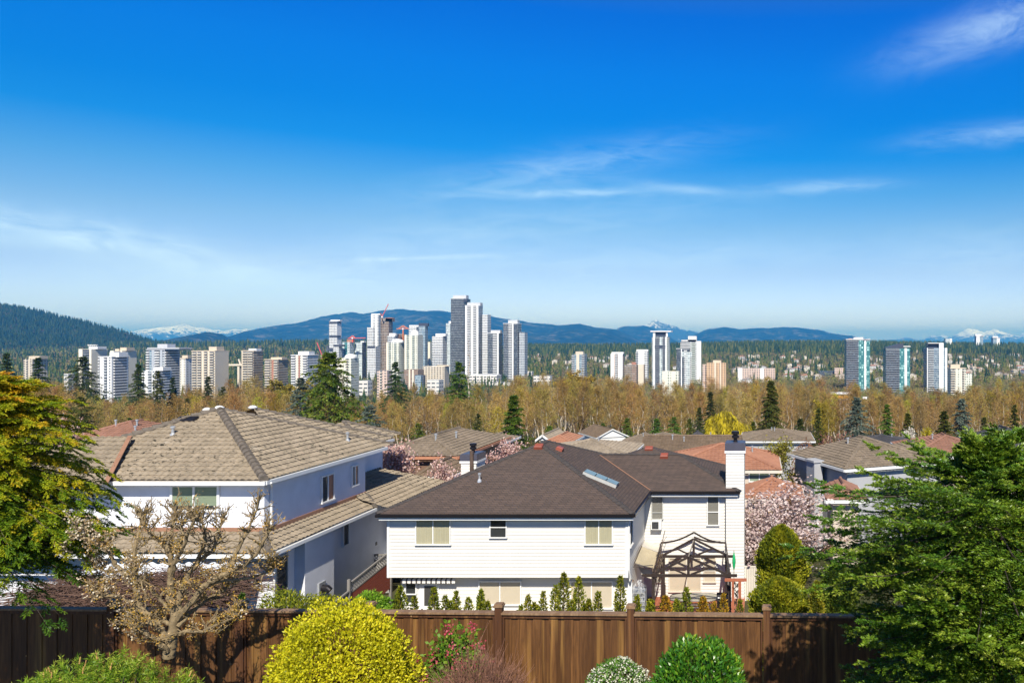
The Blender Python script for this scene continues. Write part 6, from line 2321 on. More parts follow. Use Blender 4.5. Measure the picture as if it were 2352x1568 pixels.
blossom_tree('second lilac pink blossom tree merging into the large one by the chimney', 1742, 1165, 43, 55, LILAC, 406, bl=.13, n_per=5)
blossom_tree('weeping bare reddish brown tree above the angled grey house', 1846, 1000, 74, 50, None, 407, weep=.9, twig='twig_red' if 'twig_red' in M else 'twig_grey', name='weeping_tree', limbs=24)
blossom_tree('reddish budding tree behind the angled grey house', 1915, 985, 84, 52, [(0, (.20, .07, .05)), (.5, (.32, .13, .10)), (1, (.42, .24, .18))], 408, bl=.14, n_per=2, name='budding_tree')
blossom_tree('spreading yellow green leafing tree behind the terracotta roof', 1765, 1008, 68, 72, [(0, (.10, .10, .012)), (.5, (.22, .21, .02)), (1, (.36, .32, .04))], 409, bl=.15, n_per=5, name='leafing_tree', spread=.55)
blossom_tree('white blossom tree in front of the bare woods near the blue spruces', 2084, 984, 128, 20, [(0, (.5, .45, .38)), (1, (.8, .77, .7))], 410, bl=.35, n_per=5)
blossom_tree('yellow flowering shrub tree beside the dark conifer and the blue spruce', 2128, 985, 132, 13, [(0, (.3, .25, .01)), (1, (.6, .5, .02))], 411, bl=.3, n_per=4, name='forsythia')
blossom_tree('yellow leafing tree in the woods below the first teal tower', 1885, 920, 215, 24, [(0, (.2, .16, .015)), (1, (.5, .4, .04))], 412, bl=.45, n_per=3, name='leafing_tree')
blossom_tree('yellow leafing tree in front of the white striped block', 720, 870, 330, 42, [(0, (.2, .16, .015)), (1, (.46, .36, .05))], 413, bl=.6, n_per=3, name='leafing_tree')
blossom_tree('olive yellow leafing tree behind the pale house roof', 640, 868, 340, 40, [(0, (.16, .13, .015)), (1, (.38, .30, .05))], 414, bl=.6, n_per=3, name='leafing_tree')
blossom_tree('golden budding tree at the edge of the woods in front of the low flat stores', 1320, 850, 350, 48, [(0, (.2, .14, .015)), (1, (.46, .32, .05))], 415, bl=.6, n_per=3, name='leafing_tree')


def willow():
    u, vt, D = 1668, 944, 165
    x = px(u, D)
    g = float(ground_z(x, D))
    H = pz(vt, D) - g
    T = thing('willow_tree', 'bright yellow weeping willow below the bare woods', 'tree', (x, D, g))
    r = np.random.default_rng(420)
    V_, F_, t_ = [], [], []
    parts = []
    for (cx_, cz, rx, rz, n) in ((-.9, .60, 3.6, .40, 2400), (2.7, .46, 3.2, .34, 1900), (.6, .42, 4.6, .36, 1800), (-2.6, .42, 2.4, .34, 900)):
        d, P = bush_points(n, (rx, 3.4, rz * H), int(cx_ * 10) + 430, .16, .14, 4, -.15)
        P = P + [cx_, 0, cz * H]
        D_ = np.column_stack([d[:, 0] * .35, d[:, 1] * .35, -1 + .5 * np.clip(d[:, 2], 0, 1)]) + r.normal(0, .18, d.shape)
        t = np.clip(.5 + .3 * np.sin(P[:, 0] * 2.2 + P[:, 2]) + r.normal(0, .2, len(P)), 0, 1)
        parts.append(leaves(P, D_, r.normal(0, 1, d.shape), r.uniform(.7, 1.7, len(P)), .16, t))
    V, Fq, t = join(parts)
    link('crown', np_mesh('willow_crown', V, Fq, t), leaf_mat('yellow_willow_strand', [(0, (.16, .13, .01)), (.4, (.38, .31, .012)), (1, (.62, .50, .02))], .25, .7), T)
    MB().tube([(0, 0, -.3), (.2, 0, H * .3), (-.2, 0, H * .7)], [.5, .35, .1], 8).build('trunk', M['bark'], T, local=True)


willow()

# garden conifers and shrubs scattered among the houses at the edge of the woods
EDGE = [(1262, 978, 20, 205, 'cedar'), (1300, 968, 14, 200, 'darkcon'), (1385, 972, 16, 205, 'cedar'), (1486, 975, 20, 195, 'darkcon'), (1584, 962, 16, 205, 'cedar'), (1130, 965, 14, 205, 'redwood'),
        (960, 972, 18, 210, 'cedar'), (1015, 962, 14, 215, 'darkcon'), (1730, 968, 18, 180, 'cedar'), (1905, 955, 16, 180, 'cedar'), (2260, 958, 20, 170, 'redwood'), (2120, 968, 15, 160, 'cedar'), (430, 915, 18, 270, 'redwood'), (560, 905, 16, 280, 'cedar')]
for k, (u, vt, hw, D, m) in enumerate(EDGE[::2]):
    col = {'cedar': 'green', 'darkcon': 'dark', 'redwood': 'olive'}[m]
    c = mid_conifer('small %s conifer at the foot of the bare woods' % col, u, vt, hw, D, M[m], 700 + k, ('broad', 'cone', 'slim')[k % 3], 'conifer', 1.)
    c['group'] = 'small %s conifers at the foot of the bare woods' % col

# ------------------------------------------------------------------ the city: towers and low blocks
def facade(name, wall, glass=(.05, .07, .09), fh=3.0, wf=.55, bay=3.2, bw=.7, var=.6, rough=.25, lite=(.30, .38, .42)):
    """Wall with a grid of window openings by storey and bay; each pane catches a slightly different tone."""
    m, nt, b = new_mat(name)
    tc = nt.nodes.new('ShaderNodeTexCoord')
    sp = nt.nodes.new('ShaderNodeSeparateXYZ')
    nt.links.new(tc.outputs['Object'], sp.inputs[0])
    h = mth(nt, 'ADD', sp.outputs[0], sp.outputs[1])
    zf = mth(nt, 'DIVIDE', sp.outputs[2], fh)
    hf = mth(nt, 'DIVIDE', h, bay)
    iz = mth(nt, 'LESS_THAN', mth(nt, 'FRACT', mth(nt, 'ADD', zf, 100)), wf)
    ih = mth(nt, 'LESS_THAN', mth(nt, 'FRACT', mth(nt, 'ADD', hf, 100)), bw)
    mask = mth(nt, 'MULTIPLY', iz, ih)
    cb = nt.nodes.new('ShaderNodeCombineXYZ')
    nt.links.new(mth(nt, 'FLOOR', hf), cb.inputs[0])
    nt.links.new(mth(nt, 'FLOOR', zf), cb.inputs[1])
    wn = nt.nodes.new('ShaderNodeTexWhiteNoise')
    nt.links.new(cb.outputs[0], wn.inputs['Vector'])
    g = mix_rgb(nt, mth(nt, 'MULTIPLY', mth(nt, 'POWER', wn.outputs[0], 2.5), var), glass, lite)
    dirt = noise(nt, obj_coord(nt, (1, 1, .3)), .25, 4)
    wl = mix_rgb(nt, dirt, tuple(k * .88 for k in wall), wall)
    nt.links.new(mix_rgb(nt, mask, wl, g), b.inputs['Base Color'])
    nt.links.new(mth(nt, 'MULTIPLY_ADD', mask, rough - .85, .85), b.inputs['Roughness'])
    b.inputs['Specular IOR Level'].default_value = .5
    return m


WHITE, CREAM, BEIGE, TAN, GREY, BROWN, PINKB, ORNG = (.74, .75, .77), (.74, .71, .62), (.60, .54, .45), (.48, .40, .31), (.42, .46, .52), (.34, .24, .18), (.62, .48, .42), (.62, .42, .26)
FM = {
    'white_punched': facade('white_punched_facade', WHITE, wf=.45, bay=5.2, bw=.4, var=.5),
    'white_banded': facade('white_banded_facade', WHITE, (.08, .09, .11), wf=.5, bay=3.0, bw=.86),
    'dark_glass': facade('dark_glass_facade', (.16, .18, .22), (.025, .035, .05), wf=.82, bay=1.6, bw=.9, var=.35),
    'blue_glass': facade('blue_glass_facade', (.42, .52, .6), (.05, .10, .16), wf=.72, bay=1.8, bw=.86, var=.8),
    'teal_glass': facade('teal_glass_facade', (.05, .20, .22), (.03, .14, .16), wf=.74, bay=2.6, bw=.62, var=1., lite=(.55, .85, .85)),
    'pale_glass': facade('pale_glass_facade', (.66, .72, .74), (.12, .17, .20), wf=.62, bay=2.6, bw=.72, var=.8, lite=(.5, .58, .6)),
    'cream_glass': facade('cream_glass_facade', (.72, .72, .64), (.12, .16, .15), wf=.55, bay=3.0, bw=.55, var=.7, lite=(.5, .56, .52)),
    'beige_punched': facade('beige_punched_facade', BEIGE, (.07, .06, .055), wf=.5, bay=4.2, bw=.5, var=.4),
    'beige_banded': facade('beige_banded_facade', BEIGE, (.10, .085, .07), wf=.5, bay=3.4, bw=.9, var=.4),
    'tan_banded': facade('tan_banded_facade', TAN, (.08, .06, .05), wf=.52, bay=3.4, bw=.92, var=.4),
    'grey_banded': facade('grey_banded_facade', (.5, .53, .58), (.08, .10, .13), wf=.5, bay=3.0, bw=.85),
    'concrete_open': facade('open_concrete_frame', (.42, .33, .27), (.05, .04, .035), wf=.72, bay=3.6, bw=.8, var=.3, rough=.8),
    'brick_banded': facade('brown_brick_facade', BROWN, (.10, .085, .08), wf=.45, bay=3.2, bw=.8, var=.5),
    'pink_punched': facade('pink_stucco_facade', PINKB, (.13, .11, .10), wf=.5, bay=4.0, bw=.55, var=.5),
    'orange_punched': facade('orange_stucco_facade', ORNG, (.10, .075, .06), wf=.5, bay=3.4, bw=.5, var=.4),
    'blank_cream': plain('blank_cream_wall', (.74, .69, .58), .85, .05, .06),
    'blank_white': plain('blank_white_wall', WHITE, .8, .05, .06),
    'store': facade('store_facade', (.66, .64, .62), (.10, .11, .12), fh=5, wf=.35, bay=6, bw=.7),
}
FM['slab_white'] = plain('white_balcony_slab', (.74, .75, .77), .7, .06, .1)
FM['slab_grey'] = plain('grey_balcony_slab', (.5, .53, .57), .7, .06, .1)
FM['slab_dark'] = plain('dark_balcony_slab', (.20, .22, .26), .5, .08, .1)
FM['slab_beige'] = plain('beige_balcony_slab', (.62, .56, .47), .8, .06, .1)
FM['slab_tan'] = plain('tan_balcony_slab', (.46, .38, .30), .8, .06, .1)
FM['slab_green'] = plain('pale_green_balcony_slab', (.62, .68, .62), .6, .06, .1)
FM['pier_white'] = plain('white_wall_pier', (.76, .77, .79), .7, .05, .06)
FM['pier_cream'] = plain('cream_wall_pier', (.72, .68, .58), .8, .05, .06)
FM['pier_grey'] = plain('grey_wall_pier', (.40, .44, .50), .7, .05, .06)
FM['pier_beige'] = plain('beige_wall_pier', (.64, .57, .47), .8, .05, .06)
FM['pier_brick'] = plain('red_brown_wall_panel', (.36, .17, .12), .8, .1, .1)
FM['recess'] = facade('painted_recess_shade', (.20, .20, .21), (.05, .06, .07), wf=.7, bay=2.4, bw=.85, var=.6)  # dark tone puts balcony shade on a flat panel, no recess built
FM['roof_grey'] = plain('grey_roof_plant', (.46, .48, .52), .7, .08, .1)
FM['roof_dark'] = plain('dark_roof_band', (.05, .06, .09), .4, .1, .1)
FM['roof_white'] = plain('white_roof_plant', (.72, .73, .75), .7, .06, .1)
FM['roof_tan'] = plain('tan_roof_plant', (.56, .48, .38), .8, .08, .1)
PAN = {'A': 0., 'B': 588., 'C': 1176., 'D': 1764.}


def pu(pan, zx): return PAN[pan] + zx * .2518
def pv(zy): return 655.2 + zy * .2518


def tower(label, pan, X0, X1, top, D, wall, cols=(), pent=(), d=None, base=None, cat='tower', name='apartment_tower', fh=3.0, slab='slab_white', roof=None, extra=(), side=(), zb=None, lip=.6):
    """X0, X1, top: outline in the panel; the near faces carry piers (W*), balcony stacks (B*) or plain facade. pent: (X0, X1, top[, material])."""
    u0, u1 = pu(pan, X0), pu(pan, X1)
    span = abs(u1 - u0) / FOC * D
    d = d or max(8., min(24., span * .72))
    x0 = px(u0, D) if u0 < CX else px(u0, D + d)
    xe = px(u1, D + d) if u1 < CX else px(u1, D)
    w_ = max(4., xe - x0)
    g = float(ground_z(x0, D)) - 1 if zb is None else zb
    h = pz(pv(top), D) - g
    T = thing(name, label, cat, (x0, D, g))
    MB().box(0, w_, 0, d, 0, h).build('wall', FM[wall], T, local=True)
    nf = max(1, int(round(h / fh)))
    fz = h / nf
    def comb(mb, a, b, oi, oo, dz0, dz1, face):
        pr = [(oi, 0.)]
        for k in range(1, nf):
            pr += [(oi, k * fz + dz0), (oo, k * fz + dz0), (oo, k * fz + dz1), (oi, k * fz + dz1)]
        pr += [(oi, h - .25), (oi - .012, h - .25), (oi - .012, 0.)]
        def W(t, o, z):
            return (t, -o, z) if face == 'front' else (w_ + o, t, z) if face == 'right' else (-o, t, z)
        i, n = len(mb.v), len(pr)
        for t in (a, b):
            mb.v += [W(t, o, z) for o, z in pr]
        mb.f += [(i + k, i + (k + 1) % n, i + n + (k + 1) % n, i + n + k) for k in range(n - 3) if k % 4]
        mb.f += [tuple(range(i, i + n)), tuple(range(i + 2 * n - 1, i + n - 1, -1))]

    def column(f0, f1, kind, mat, face):
        mb = MB()
        L = w_ if face == 'front' else d
        a, b = f0 * L, f1 * L
        def bx(a_, b_, o0, o1, z0, z1):
            if face == 'front': mb.box(a_, b_, -o1, -o0, z0, z1)
            elif face == 'right': mb.box(w_ + o0, w_ + o1, a_, b_, z0, z1)
            else: mb.box(-o1, -o0, a_, b_, z0, z1)
        if kind == 'W':
            bx(a, b, 0.003, .5, 0, h + .3)
            mb.build('wall_pier', FM[mat], T, local=True)
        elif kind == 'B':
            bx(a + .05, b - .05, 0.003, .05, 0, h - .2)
            mb.build('recess_shade_panel', FM['recess'], T, local=True)
            mb = MB()
            comb(mb, a, b, .07, 1.5, -.2, .95, face)
            mb.build('balcony_stack', FM[mat], T, local=True)
        elif kind == 'S':
            comb(mb, a, b, .02, .9, -.22, .1, face)
            mb.build('floor_edge', FM[mat], T, local=True)
        elif kind == 'G':
            bx(a, b, .003, .2, 0, h - .3)
            mb.build('glazing', FM[mat], T, local=True)
    for c in cols:
        column(c[0], c[1], c[2], c[3], 'front')
    for c in side:
        column(c[0], c[1], c[2], c[3], 'right' if u1 < CX else 'left')
    if roof:
        MB().box(-lip, w_ + lip, -lip, d + lip, h, h + .9).build('roof_slab', FM[roof], T, local=True)
    for p in pent:
        a, b = px(pu(pan, p[0]), D + d * .2) - x0, px(pu(pan, p[1]), D + d * .2) - x0
        zt = pz(pv(p[2]), D + d * .2) - g
        if len(p) > 4 and p[4] == 'dome':
            m = MB().lathe(((a + b) / 2, d * .5, h), [((b - a) / 2, 0), ((b - a) / 2 * .98, (zt - h) * .45), ((b - a) / 2 * .75, (zt - h) * .8), ((b - a) / 2 * .3, zt - h)], 16)
            m.build('rooftop_dome', FM[p[3]], T, local=True)
        else:
            m = MB().box(a, b, d * .2, d * .75, h + .004, zt)
            m.build('penthouse', FM[p[3] if len(p) > 3 else 'roof_grey'], T, local=True)
    for p in extra:      # (X0, X1, top, bottom, front offset, depth, material, part name)
        a, b = px(pu(pan, p[0]), D - p[4]) - x0, px(pu(pan, p[1]), D - p[4]) - x0
        MB().box(a, b, -p[4], p[5], (pz(pv(p[3]), D - p[4]) - g) if p[3] else 0, pz(pv(p[2]), D - p[4]) - g).build(p[7], FM[p[6]], T, local=True)
    return T


# --- western blocks
tw = tower('cream and dark glass twin block with white dishes on the roof', 'A', 720, 978, 582, 960, 'blank_cream', ((.0, .31, 'W', 'pier_cream'), (.32, .86, 'G', 'dark_glass'), (.33, .58, 'S', 'slab_grey'), (.6, .85, 'S', 'slab_grey')),
           ((810, 890, 558, 'roof_white'),), side=((.0, 1, 'W', 'pier_cream'),))
dm = MB()
for k in range(7):
    X = px(pu('A', 815 + 11 * k), 966) - tw.location.x
    dm.lathe((X, 5.5 + (k % 3), pz(pv(560), 966) - tw.location.z), [(.3, 0), (.3, 1.2), (1.4, 1.6), (1.7, 2.6), (.2, 2.2)], 8)
dm.build('dish_cluster', FM['roof_white'], tw, local=True)
tower('cream and dark glass twin block half behind the white block', 'A', 1008, 1243, 597, 965, 'blank_cream', ((.0, .3, 'W', 'pier_cream'), (.31, .88, 'G', 'dark_glass'), (.33, .6, 'S', 'slab_grey'), (.62, .86, 'S', 'slab_grey')),
      ((1097, 1155, 567, 'roof_tan'), (1050, 1085, 580, 'roof_tan')), side=((.0, 1, 'W', 'pier_cream'),))
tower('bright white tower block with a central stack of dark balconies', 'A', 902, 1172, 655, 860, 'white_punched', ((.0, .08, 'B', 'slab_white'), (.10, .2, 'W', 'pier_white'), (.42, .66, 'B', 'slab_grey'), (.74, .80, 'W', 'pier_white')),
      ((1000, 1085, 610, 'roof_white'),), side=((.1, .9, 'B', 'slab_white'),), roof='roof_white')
tower('small beige block at the foot of the wooded hill', 'A', 215, 436, 672, 1050, 'beige_punched', ((.3, .5, 'B', 'slab_beige'),), ((262, 360, 645, 'roof_tan'),))
tower('blue grey tower with a wide flat roof and white balconies', 'A', 1338, 1640, 590, 930, 'grey_banded', ((.0, .16, 'B', 'slab_white'), (.16, .28, 'G', 'blue_glass'), (.3, .42, 'W', 'pier_grey'), (.48, .72, 'B', 'slab_white'), (.76, .87, 'W', 'pier_grey')),
      ((1436, 1526, 535, 'roof_grey'),), side=((.0, .9, 'B', 'slab_white'),), roof='roof_grey', extra=((1342, 1634, 568, 580, 1.2, 20, 'roof_grey', 'roof_slab'), (1352, 1625, 580, 590, -.5, 19, 'blue_glass', 'glazing')))
tower('low white block standing before the blue grey tower', 'A', 1302, 1567, 780, 850, 'white_punched', ((.0, .1, 'B', 'slab_white'), (.44, .66, 'B', 'slab_grey')), ((1402, 1486, 746, 'roof_white'),), side=((.1, .9, 'B', 'slab_white'),))
tower('slim off white block between the blue grey and the big beige tower', 'A', 1638, 1750, 668, 1010, 'white_punched', ((.0, .12, 'W', 'pier_cream'), (.3, .36, 'W', 'pier_cream'), (.55, .6, 'W', 'pier_cream'), (.8, .86, 'W', 'pier_cream')), ((1662, 1712, 638, 'roof_tan'),), roof='roof_tan')
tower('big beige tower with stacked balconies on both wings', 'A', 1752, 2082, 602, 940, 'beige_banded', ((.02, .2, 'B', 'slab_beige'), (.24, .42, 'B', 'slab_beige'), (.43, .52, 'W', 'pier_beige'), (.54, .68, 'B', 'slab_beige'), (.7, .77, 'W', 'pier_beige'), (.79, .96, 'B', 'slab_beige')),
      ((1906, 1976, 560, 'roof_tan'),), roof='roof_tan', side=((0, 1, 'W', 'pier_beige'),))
tower('brownish beige balcony block beside the elevated track', 'A', 2206, 2398, 600, 980, 'tan_banded', ((.0, .08, 'W', 'pier_beige'), (.1, .5, 'B', 'slab_beige'), (.54, .96, 'B', 'slab_beige')), ((2268, 2338, 577, 'roof_white'),), roof='roof_tan')
tower('low white building among the dark firs', 'A', 582, 682, 806, 900, 'store', (), cat='building', name='building')
tower('brown block with a red brown vertical panel', 'B', 82, 292, 680, 985, 'tan_banded', ((.02, .4, 'B', 'slab_beige'), (.52, .66, 'W', 'pier_brick'), (.7, .97, 'B', 'slab_beige')), ((135, 236, 656, 'roof_tan'),), roof='roof_tan')
tower('white block with a wide roof and cream piers in its middle', 'B', 322, 566, 640, 965, 'white_banded', ((.02, .26, 'B', 'slab_white'), (.3, .42, 'W', 'pier_cream'), (.46, .54, 'W', 'pier_brick'), (.6, .7, 'W', 'pier_cream'), (.74, .98, 'B', 'slab_white')),
      ((386, 482, 602, 'roof_white'),), roof='roof_white')
# --- centre cluster
tower('slim pale tower with a dark belt halfway up', 'B', 667, 777, 325, 1500, 'white_banded', ((.66, .71, 'W', 'pier_grey'),), ((680, 765, 314, 'roof_white'),), extra=((668, 741, 330, 346, .6, 12, 'roof_dark', 'dark_band'), (668, 741, 456, 474, .6, 12, 'roof_dark', 'dark_band'), (668, 705, 574, 604, .6, 8, 'roof_dark', 'dark_band')), side=((0, 1, 'W', 'pier_white'),))
tower('dark slender block beside the slim pale tower', 'B', 640, 668, 548, 1530, 'dark_glass')
tower('grey white block with a dark top band in front of the slim pale tower', 'B', 704, 786, 536, 1420, 'white_banded', (), (), extra=((706, 782, 540, 556, .6, 12, 'roof_dark', 'dark_band'),))
tower('glassy block carrying the red crane base', 'B', 786, 893, 518, 1440, 'pale_glass', ((.3, .7, 'G', 'teal_glass'),), ((832, 880, 492, 'pier_brick'),))
tower('pale glass block with a white mast on its roof', 'B', 901, 1004, 520, 1460, 'pale_glass', (), ((955, 985, 508, 'roof_white'),), side=((0, 1, 'G', 'dark_glass'),))
tower('tall pale stepped tower next to the unfinished one', 'B', 1050, 1152, 268, 1540, 'white_banded', ((.0, .3, 'W', 'pier_white'), (.6, .8, 'W', 'pier_white')), ((1052, 1140, 258, 'roof_white'),), extra=((1014, 1072, 382, None, 4, 14, 'white_banded', 'wing'),))
tower('pale block with a dark roof band at the foot of the stepped tower', 'B', 1012, 1132, 556, 1430, 'white_banded', (), (), extra=((1016, 1085, 556, 570, .6, 12, 'roof_dark', 'dark_band'),))
tower('unfinished brown concrete tower with a red top', 'B', 1136, 1246, 330, 1500, 'concrete_open', ((.0, .3, 'S', 'slab_tan'),), ((1140, 1246, 300, 'concrete_open'), (1180, 1244, 294, 'pier_brick')), side=((.4, 1, 'G', 'dark_glass'),))
tower('white rounded block with dark bands beside the orange frame', 'B', 1200, 1292, 460, 1470, 'white_banded', ((0, 1, 'S', 'slab_white'),), ((1215, 1272, 436, 'roof_white'),))
tower('orange brown building frame under construction', 'B', 1280, 1362, 444, 1540, 'concrete_open', ((0, 1, 'S', 'pier_brick'),))
tower('cream green tower with a white rooftop dome', 'B', 1190, 1356, 522, 1280, 'cream_glass', ((.0, .16, 'W', 'pier_cream'), (.18, .34, 'B', 'slab_green'), (.62, .8, 'B', 'slab_green')), ((1222, 1328, 488, 'roof_white', 'dome'),))
tower('taller cream green tower with a white rooftop dome', 'B', 1356, 1524, 452, 1290, 'cream_glass', ((.0, .14, 'W', 'pier_cream'), (.16, .3, 'B', 'slab_green'), (.42, .54, 'W', 'pier_cream'), (.6, .76, 'B', 'slab_green')), ((1398, 1468, 408, 'roof_white', 'dome'),))
tower('white block rising behind the domed towers', 'B', 1394, 1492, 378, 1500, 'white_banded', (), ((1398, 1482, 363, 'roof_white'),))
tower('blue glass tower with a dark cap', 'B', 1484, 1568, 372, 1480, 'blue_glass', ((.0, .5, 'S', 'slab_white'),), ((1484, 1566, 344, 'roof_dark'),))
tower('thin cream block between the glass tower and the rounded white one', 'B', 1566, 1602, 516, 1560, 'blank_cream')
tower('white block with fine horizontal balcony lines', 'B', 1606, 1742, 462, 1420, 'white_banded', ((0, 1, 'S', 'slab_white'),), ((1638, 1728, 440, 'roof_white'),))
tower('pale slim tower peeping past the tallest dark one', 'B', 1732, 1786, 347, 1620, 'pale_glass', (), ((1758, 1780, 326, 'roof_white'),))
tower('tallest tower of the skyline, dark glass with fine pale floor lines', 'B', 1778, 1934, 122, 1440, 'dark_glass', ((0, 1, 'S', 'slab_grey'),), ((1797, 1917, 90, 'roof_grey'),), roof='roof_white', side=((0, 1, 'S', 'slab_grey'),), extra=((1786, 1925, 122, 150, -1, 18, 'roof_dark', 'dark_band'),))
tower('tall bright white tower with ribbed balconies beside the tallest dark one', 'B', 1908, 2068, 187, 1400, 'white_banded', ((.0, .14, 'W', 'pier_white'), (.16, .42, 'B', 'slab_white'), (.46, .58, 'W', 'pier_white'), (.62, .84, 'B', 'slab_white'), (.88, 1, 'W', 'pier_white')),
      ((1926, 2046, 158, 'roof_grey'),), roof='roof_white', side=((0, 1, 'S', 'slab_white'),), extra=((2064, 2112, 266, None, -6, 24, 'white_banded', 'wing'),))
tower('mid height dark grey and white tower with a boxy roof', 'B', 2114, 2250, 438, 1390, 'dark_glass', ((0, .45, 'S', 'slab_grey'), (.46, .8, 'B', 'slab_white'), (.82, .95, 'W', 'pier_white')), ((2142, 2228, 408, 'roof_grey'),), roof='roof_white')
tower('dark and white striped tower at the end of the tall cluster', 'B', 2256, 2420, 350, 1385, 'dark_glass', ((0, .35, 'S', 'slab_grey'), (.38, .6, 'B', 'slab_white'), (.62, .72, 'W', 'pier_white')), ((2300, 2385, 316, 'roof_grey'),), roof='roof_white', side=((0, 1, 'S', 'slab_white'),), extra=((2400, 2450, 428, None, -4, 22, 'grey_banded', 'wing'),))
tower('cream domed tower standing nearer behind the drooping cedar', 'B', 742, 940, 664, 900, 'cream_glass', ((.0, .45, 'W', 'pier_cream'), (.66, .78, 'B', 'slab_beige')), ((792, 892, 626, 'roof_white', 'dome'),))
tower('pinkish low-rise behind the lone ragged conifer', 'B', 1104, 1242, 776, 880, 'pink_punched', ((.3, .5, 'B', 'slab_beige'),), cat='building', name='apartment_block')
tower('low cream building with a dark garage opening', 'B', 1520, 1762, 738, 1180, 'beige_punched', (), ((1650, 1760, 728, 'roof_tan'),), d=18, cat='building', name='building')
tower('low red brick and cream block under the domed towers', 'B', 1350, 1532, 768, 1150, 'brick_banded', ((.35, .45, 'W', 'pier_cream'), (.6, .7, 'W', 'pier_cream')), cat='building', name='building')
tower('long white podium at the foot of the bright white tower', 'B', 1946, 2238, 820, 1320, 'store', (), ((1980, 2200, 812, 'roof_white'),), d=24, cat='building', name='building')
tower('lower white terrace stretching along the tower podium', 'B', 1960, 2420, 880, 1240, 'store', (), (), d=10, cat='building', name='building')
tower('flat white store below the dark trees', 'B', 940, 1062, 868, 1000, 'store', cat='building', name='building')
tower('white store with a rounded canopy', 'B', 1560, 1712, 862, 1020, 'store', cat='building', name='building')
tower('small blue fronted building by the brick block', 'B', 1448, 1528, 820, 1040, 'blue_glass', cat='building', name='building')
# --- right of centre
tower('grey blue tower with round balconies and a brown cap', 'C', 545, 684, 630, 1350, 'blue_glass', ((.0, .22, 'B', 'slab_grey'), (.36, .58, 'W', 'pier_beige'), (.78, 1, 'B', 'slab_grey')), ((580, 648, 603, 'roof_tan'),))
tower('pinkish white block standing alone before the dark forest', 'C', 900, 1024, 625, 1330, 'pink_punched', ((.0, .3, 'W', 'pier_white'), (.36, .6, 'B', 'slab_white'), (.64, 1, 'W', 'pier_white')), ((908, 1016, 608, 'roof_white'),))
tower('white block with a ribbed side next to the wide roofed tower', 'C', 1128, 1248, 604, 1340, 'white_banded', ((.0, .2, 'B', 'slab_grey'), (.24, .7, 'W', 'pier_white')), ((1136, 1240, 585, 'roof_white'),))
tower('brown low-rise with balcony rows', 'C', 1026, 1150, 726, 1180, 'brick_banded', ((.05, .6, 'B', 'slab_tan'),), cat='building', name='apartment_block')
tower('plain peach coloured slab block behind the brown low-rise', 'C', 1108, 1212, 722, 1230, 'orange_punched', ((.4, 1, 'W', 'pier_beige'),), ((1092, 1130, 700, 'pier_brick'),), cat='building', name='apartment_block')
tower('glass tower with white corner piers under a wide flat roof', 'C', 1276, 1440, 470, 1150, 'pale_glass', ((.0, .04, 'B', 'slab_grey'), (.08, .17, 'W', 'pier_white'), (.2, .46, 'B', 'slab_dark'), (.64, .8, 'B', 'slab_dark'), (.82, .9, 'W', 'pier_white'), (.9, 1, 'B', 'slab_green')),
      (), extra=((1300, 1412, 424, 470, -2, 14, 'roof_dark', 'roof_pavilion'), (1262, 1452, 414, 424, 2.5, 20, 'roof_white', 'roof_slab'), (1286, 1306, 424, 470, .4, 2, 'pier_white', 'wall_pier'), (1404, 1420, 424, 470, .4, 2, 'pier_white', 'wall_pier'), (1302, 1400, 545, 575, .5, 1, 'roof_dark', 'dark_band')))
tower('white stepped tower with a tall plain side pier', 'C', 1536, 1728, 515, 1300, 'white_banded', ((.0, .5, 'B', 'slab_white'), (.55, .75, 'B', 'slab_green')), ((1606, 1682, 463, 'roof_white'), (1545, 1680, 495, 'white_banded')), extra=((1686, 1724, 508, None, .8, 6, 'pier_white', 'wall_pier'),))
tower('dark glass tower with a white frame before the stepped one', 'C', 1500, 1622, 580, 1120, 'dark_glass', ((.36, .44, 'W', 'pier_white'), (.6, .85, 'B', 'slab_white')), (), roof='roof_grey', extra=((1546, 1640, 606, 652, .9, 1, 'pale_glass', 'glazed_frame'), (1580, 1622, 652, None, .8, 6, 'pale_glass', 'wing')))
tower('orange beige block with square windows', 'C', 1770, 1956, 708, 1060, 'orange_punched', ((.42, .5, 'W', 'pier_beige'), (.7, .76, 'W', 'pier_beige')), ((1834, 1906, 684, 'roof_tan'),), extra=((1736, 1800, 722, None, -6, 16, 'pink_punched', 'wing'),))
tower('cream low tower half hidden by bare branches', 'C', 1372, 1530, 785, 900, 'cream_glass', ((.0, .25, 'W', 'pier_cream'), (.55, .8, 'W', 'pier_cream')), cat='building', name='apartment_block')
tower('long pale low-rise with red trim and square windows', 'C', 2060, 2400, 756, 1350, 'pink_punched', ((.0, .12, 'W', 'pier_white'), (.6, .7, 'W', 'pier_white')), d=14, cat='building', name='apartment_block')
tower('white low building beyond the end of the tall cluster', 'C', 92, 196, 785, 1500, 'store', d=12, cat='building', name='building')
tower('long flat white store in front of the dark trees', 'C', 196, 366, 824, 1250, 'store', d=12, cat='building', name='building')
tower('dark fronted low-rise below the forested ridge', 'D', 455, 602, 782, 1550, 'dark_glass', (), d=14, cat='building', name='apartment_block')
tower('pale low-rise beside the dark fronted one', 'D', 600, 692, 754, 1540, 'pink_punched', (), d=14, cat='building', name='apartment_block')
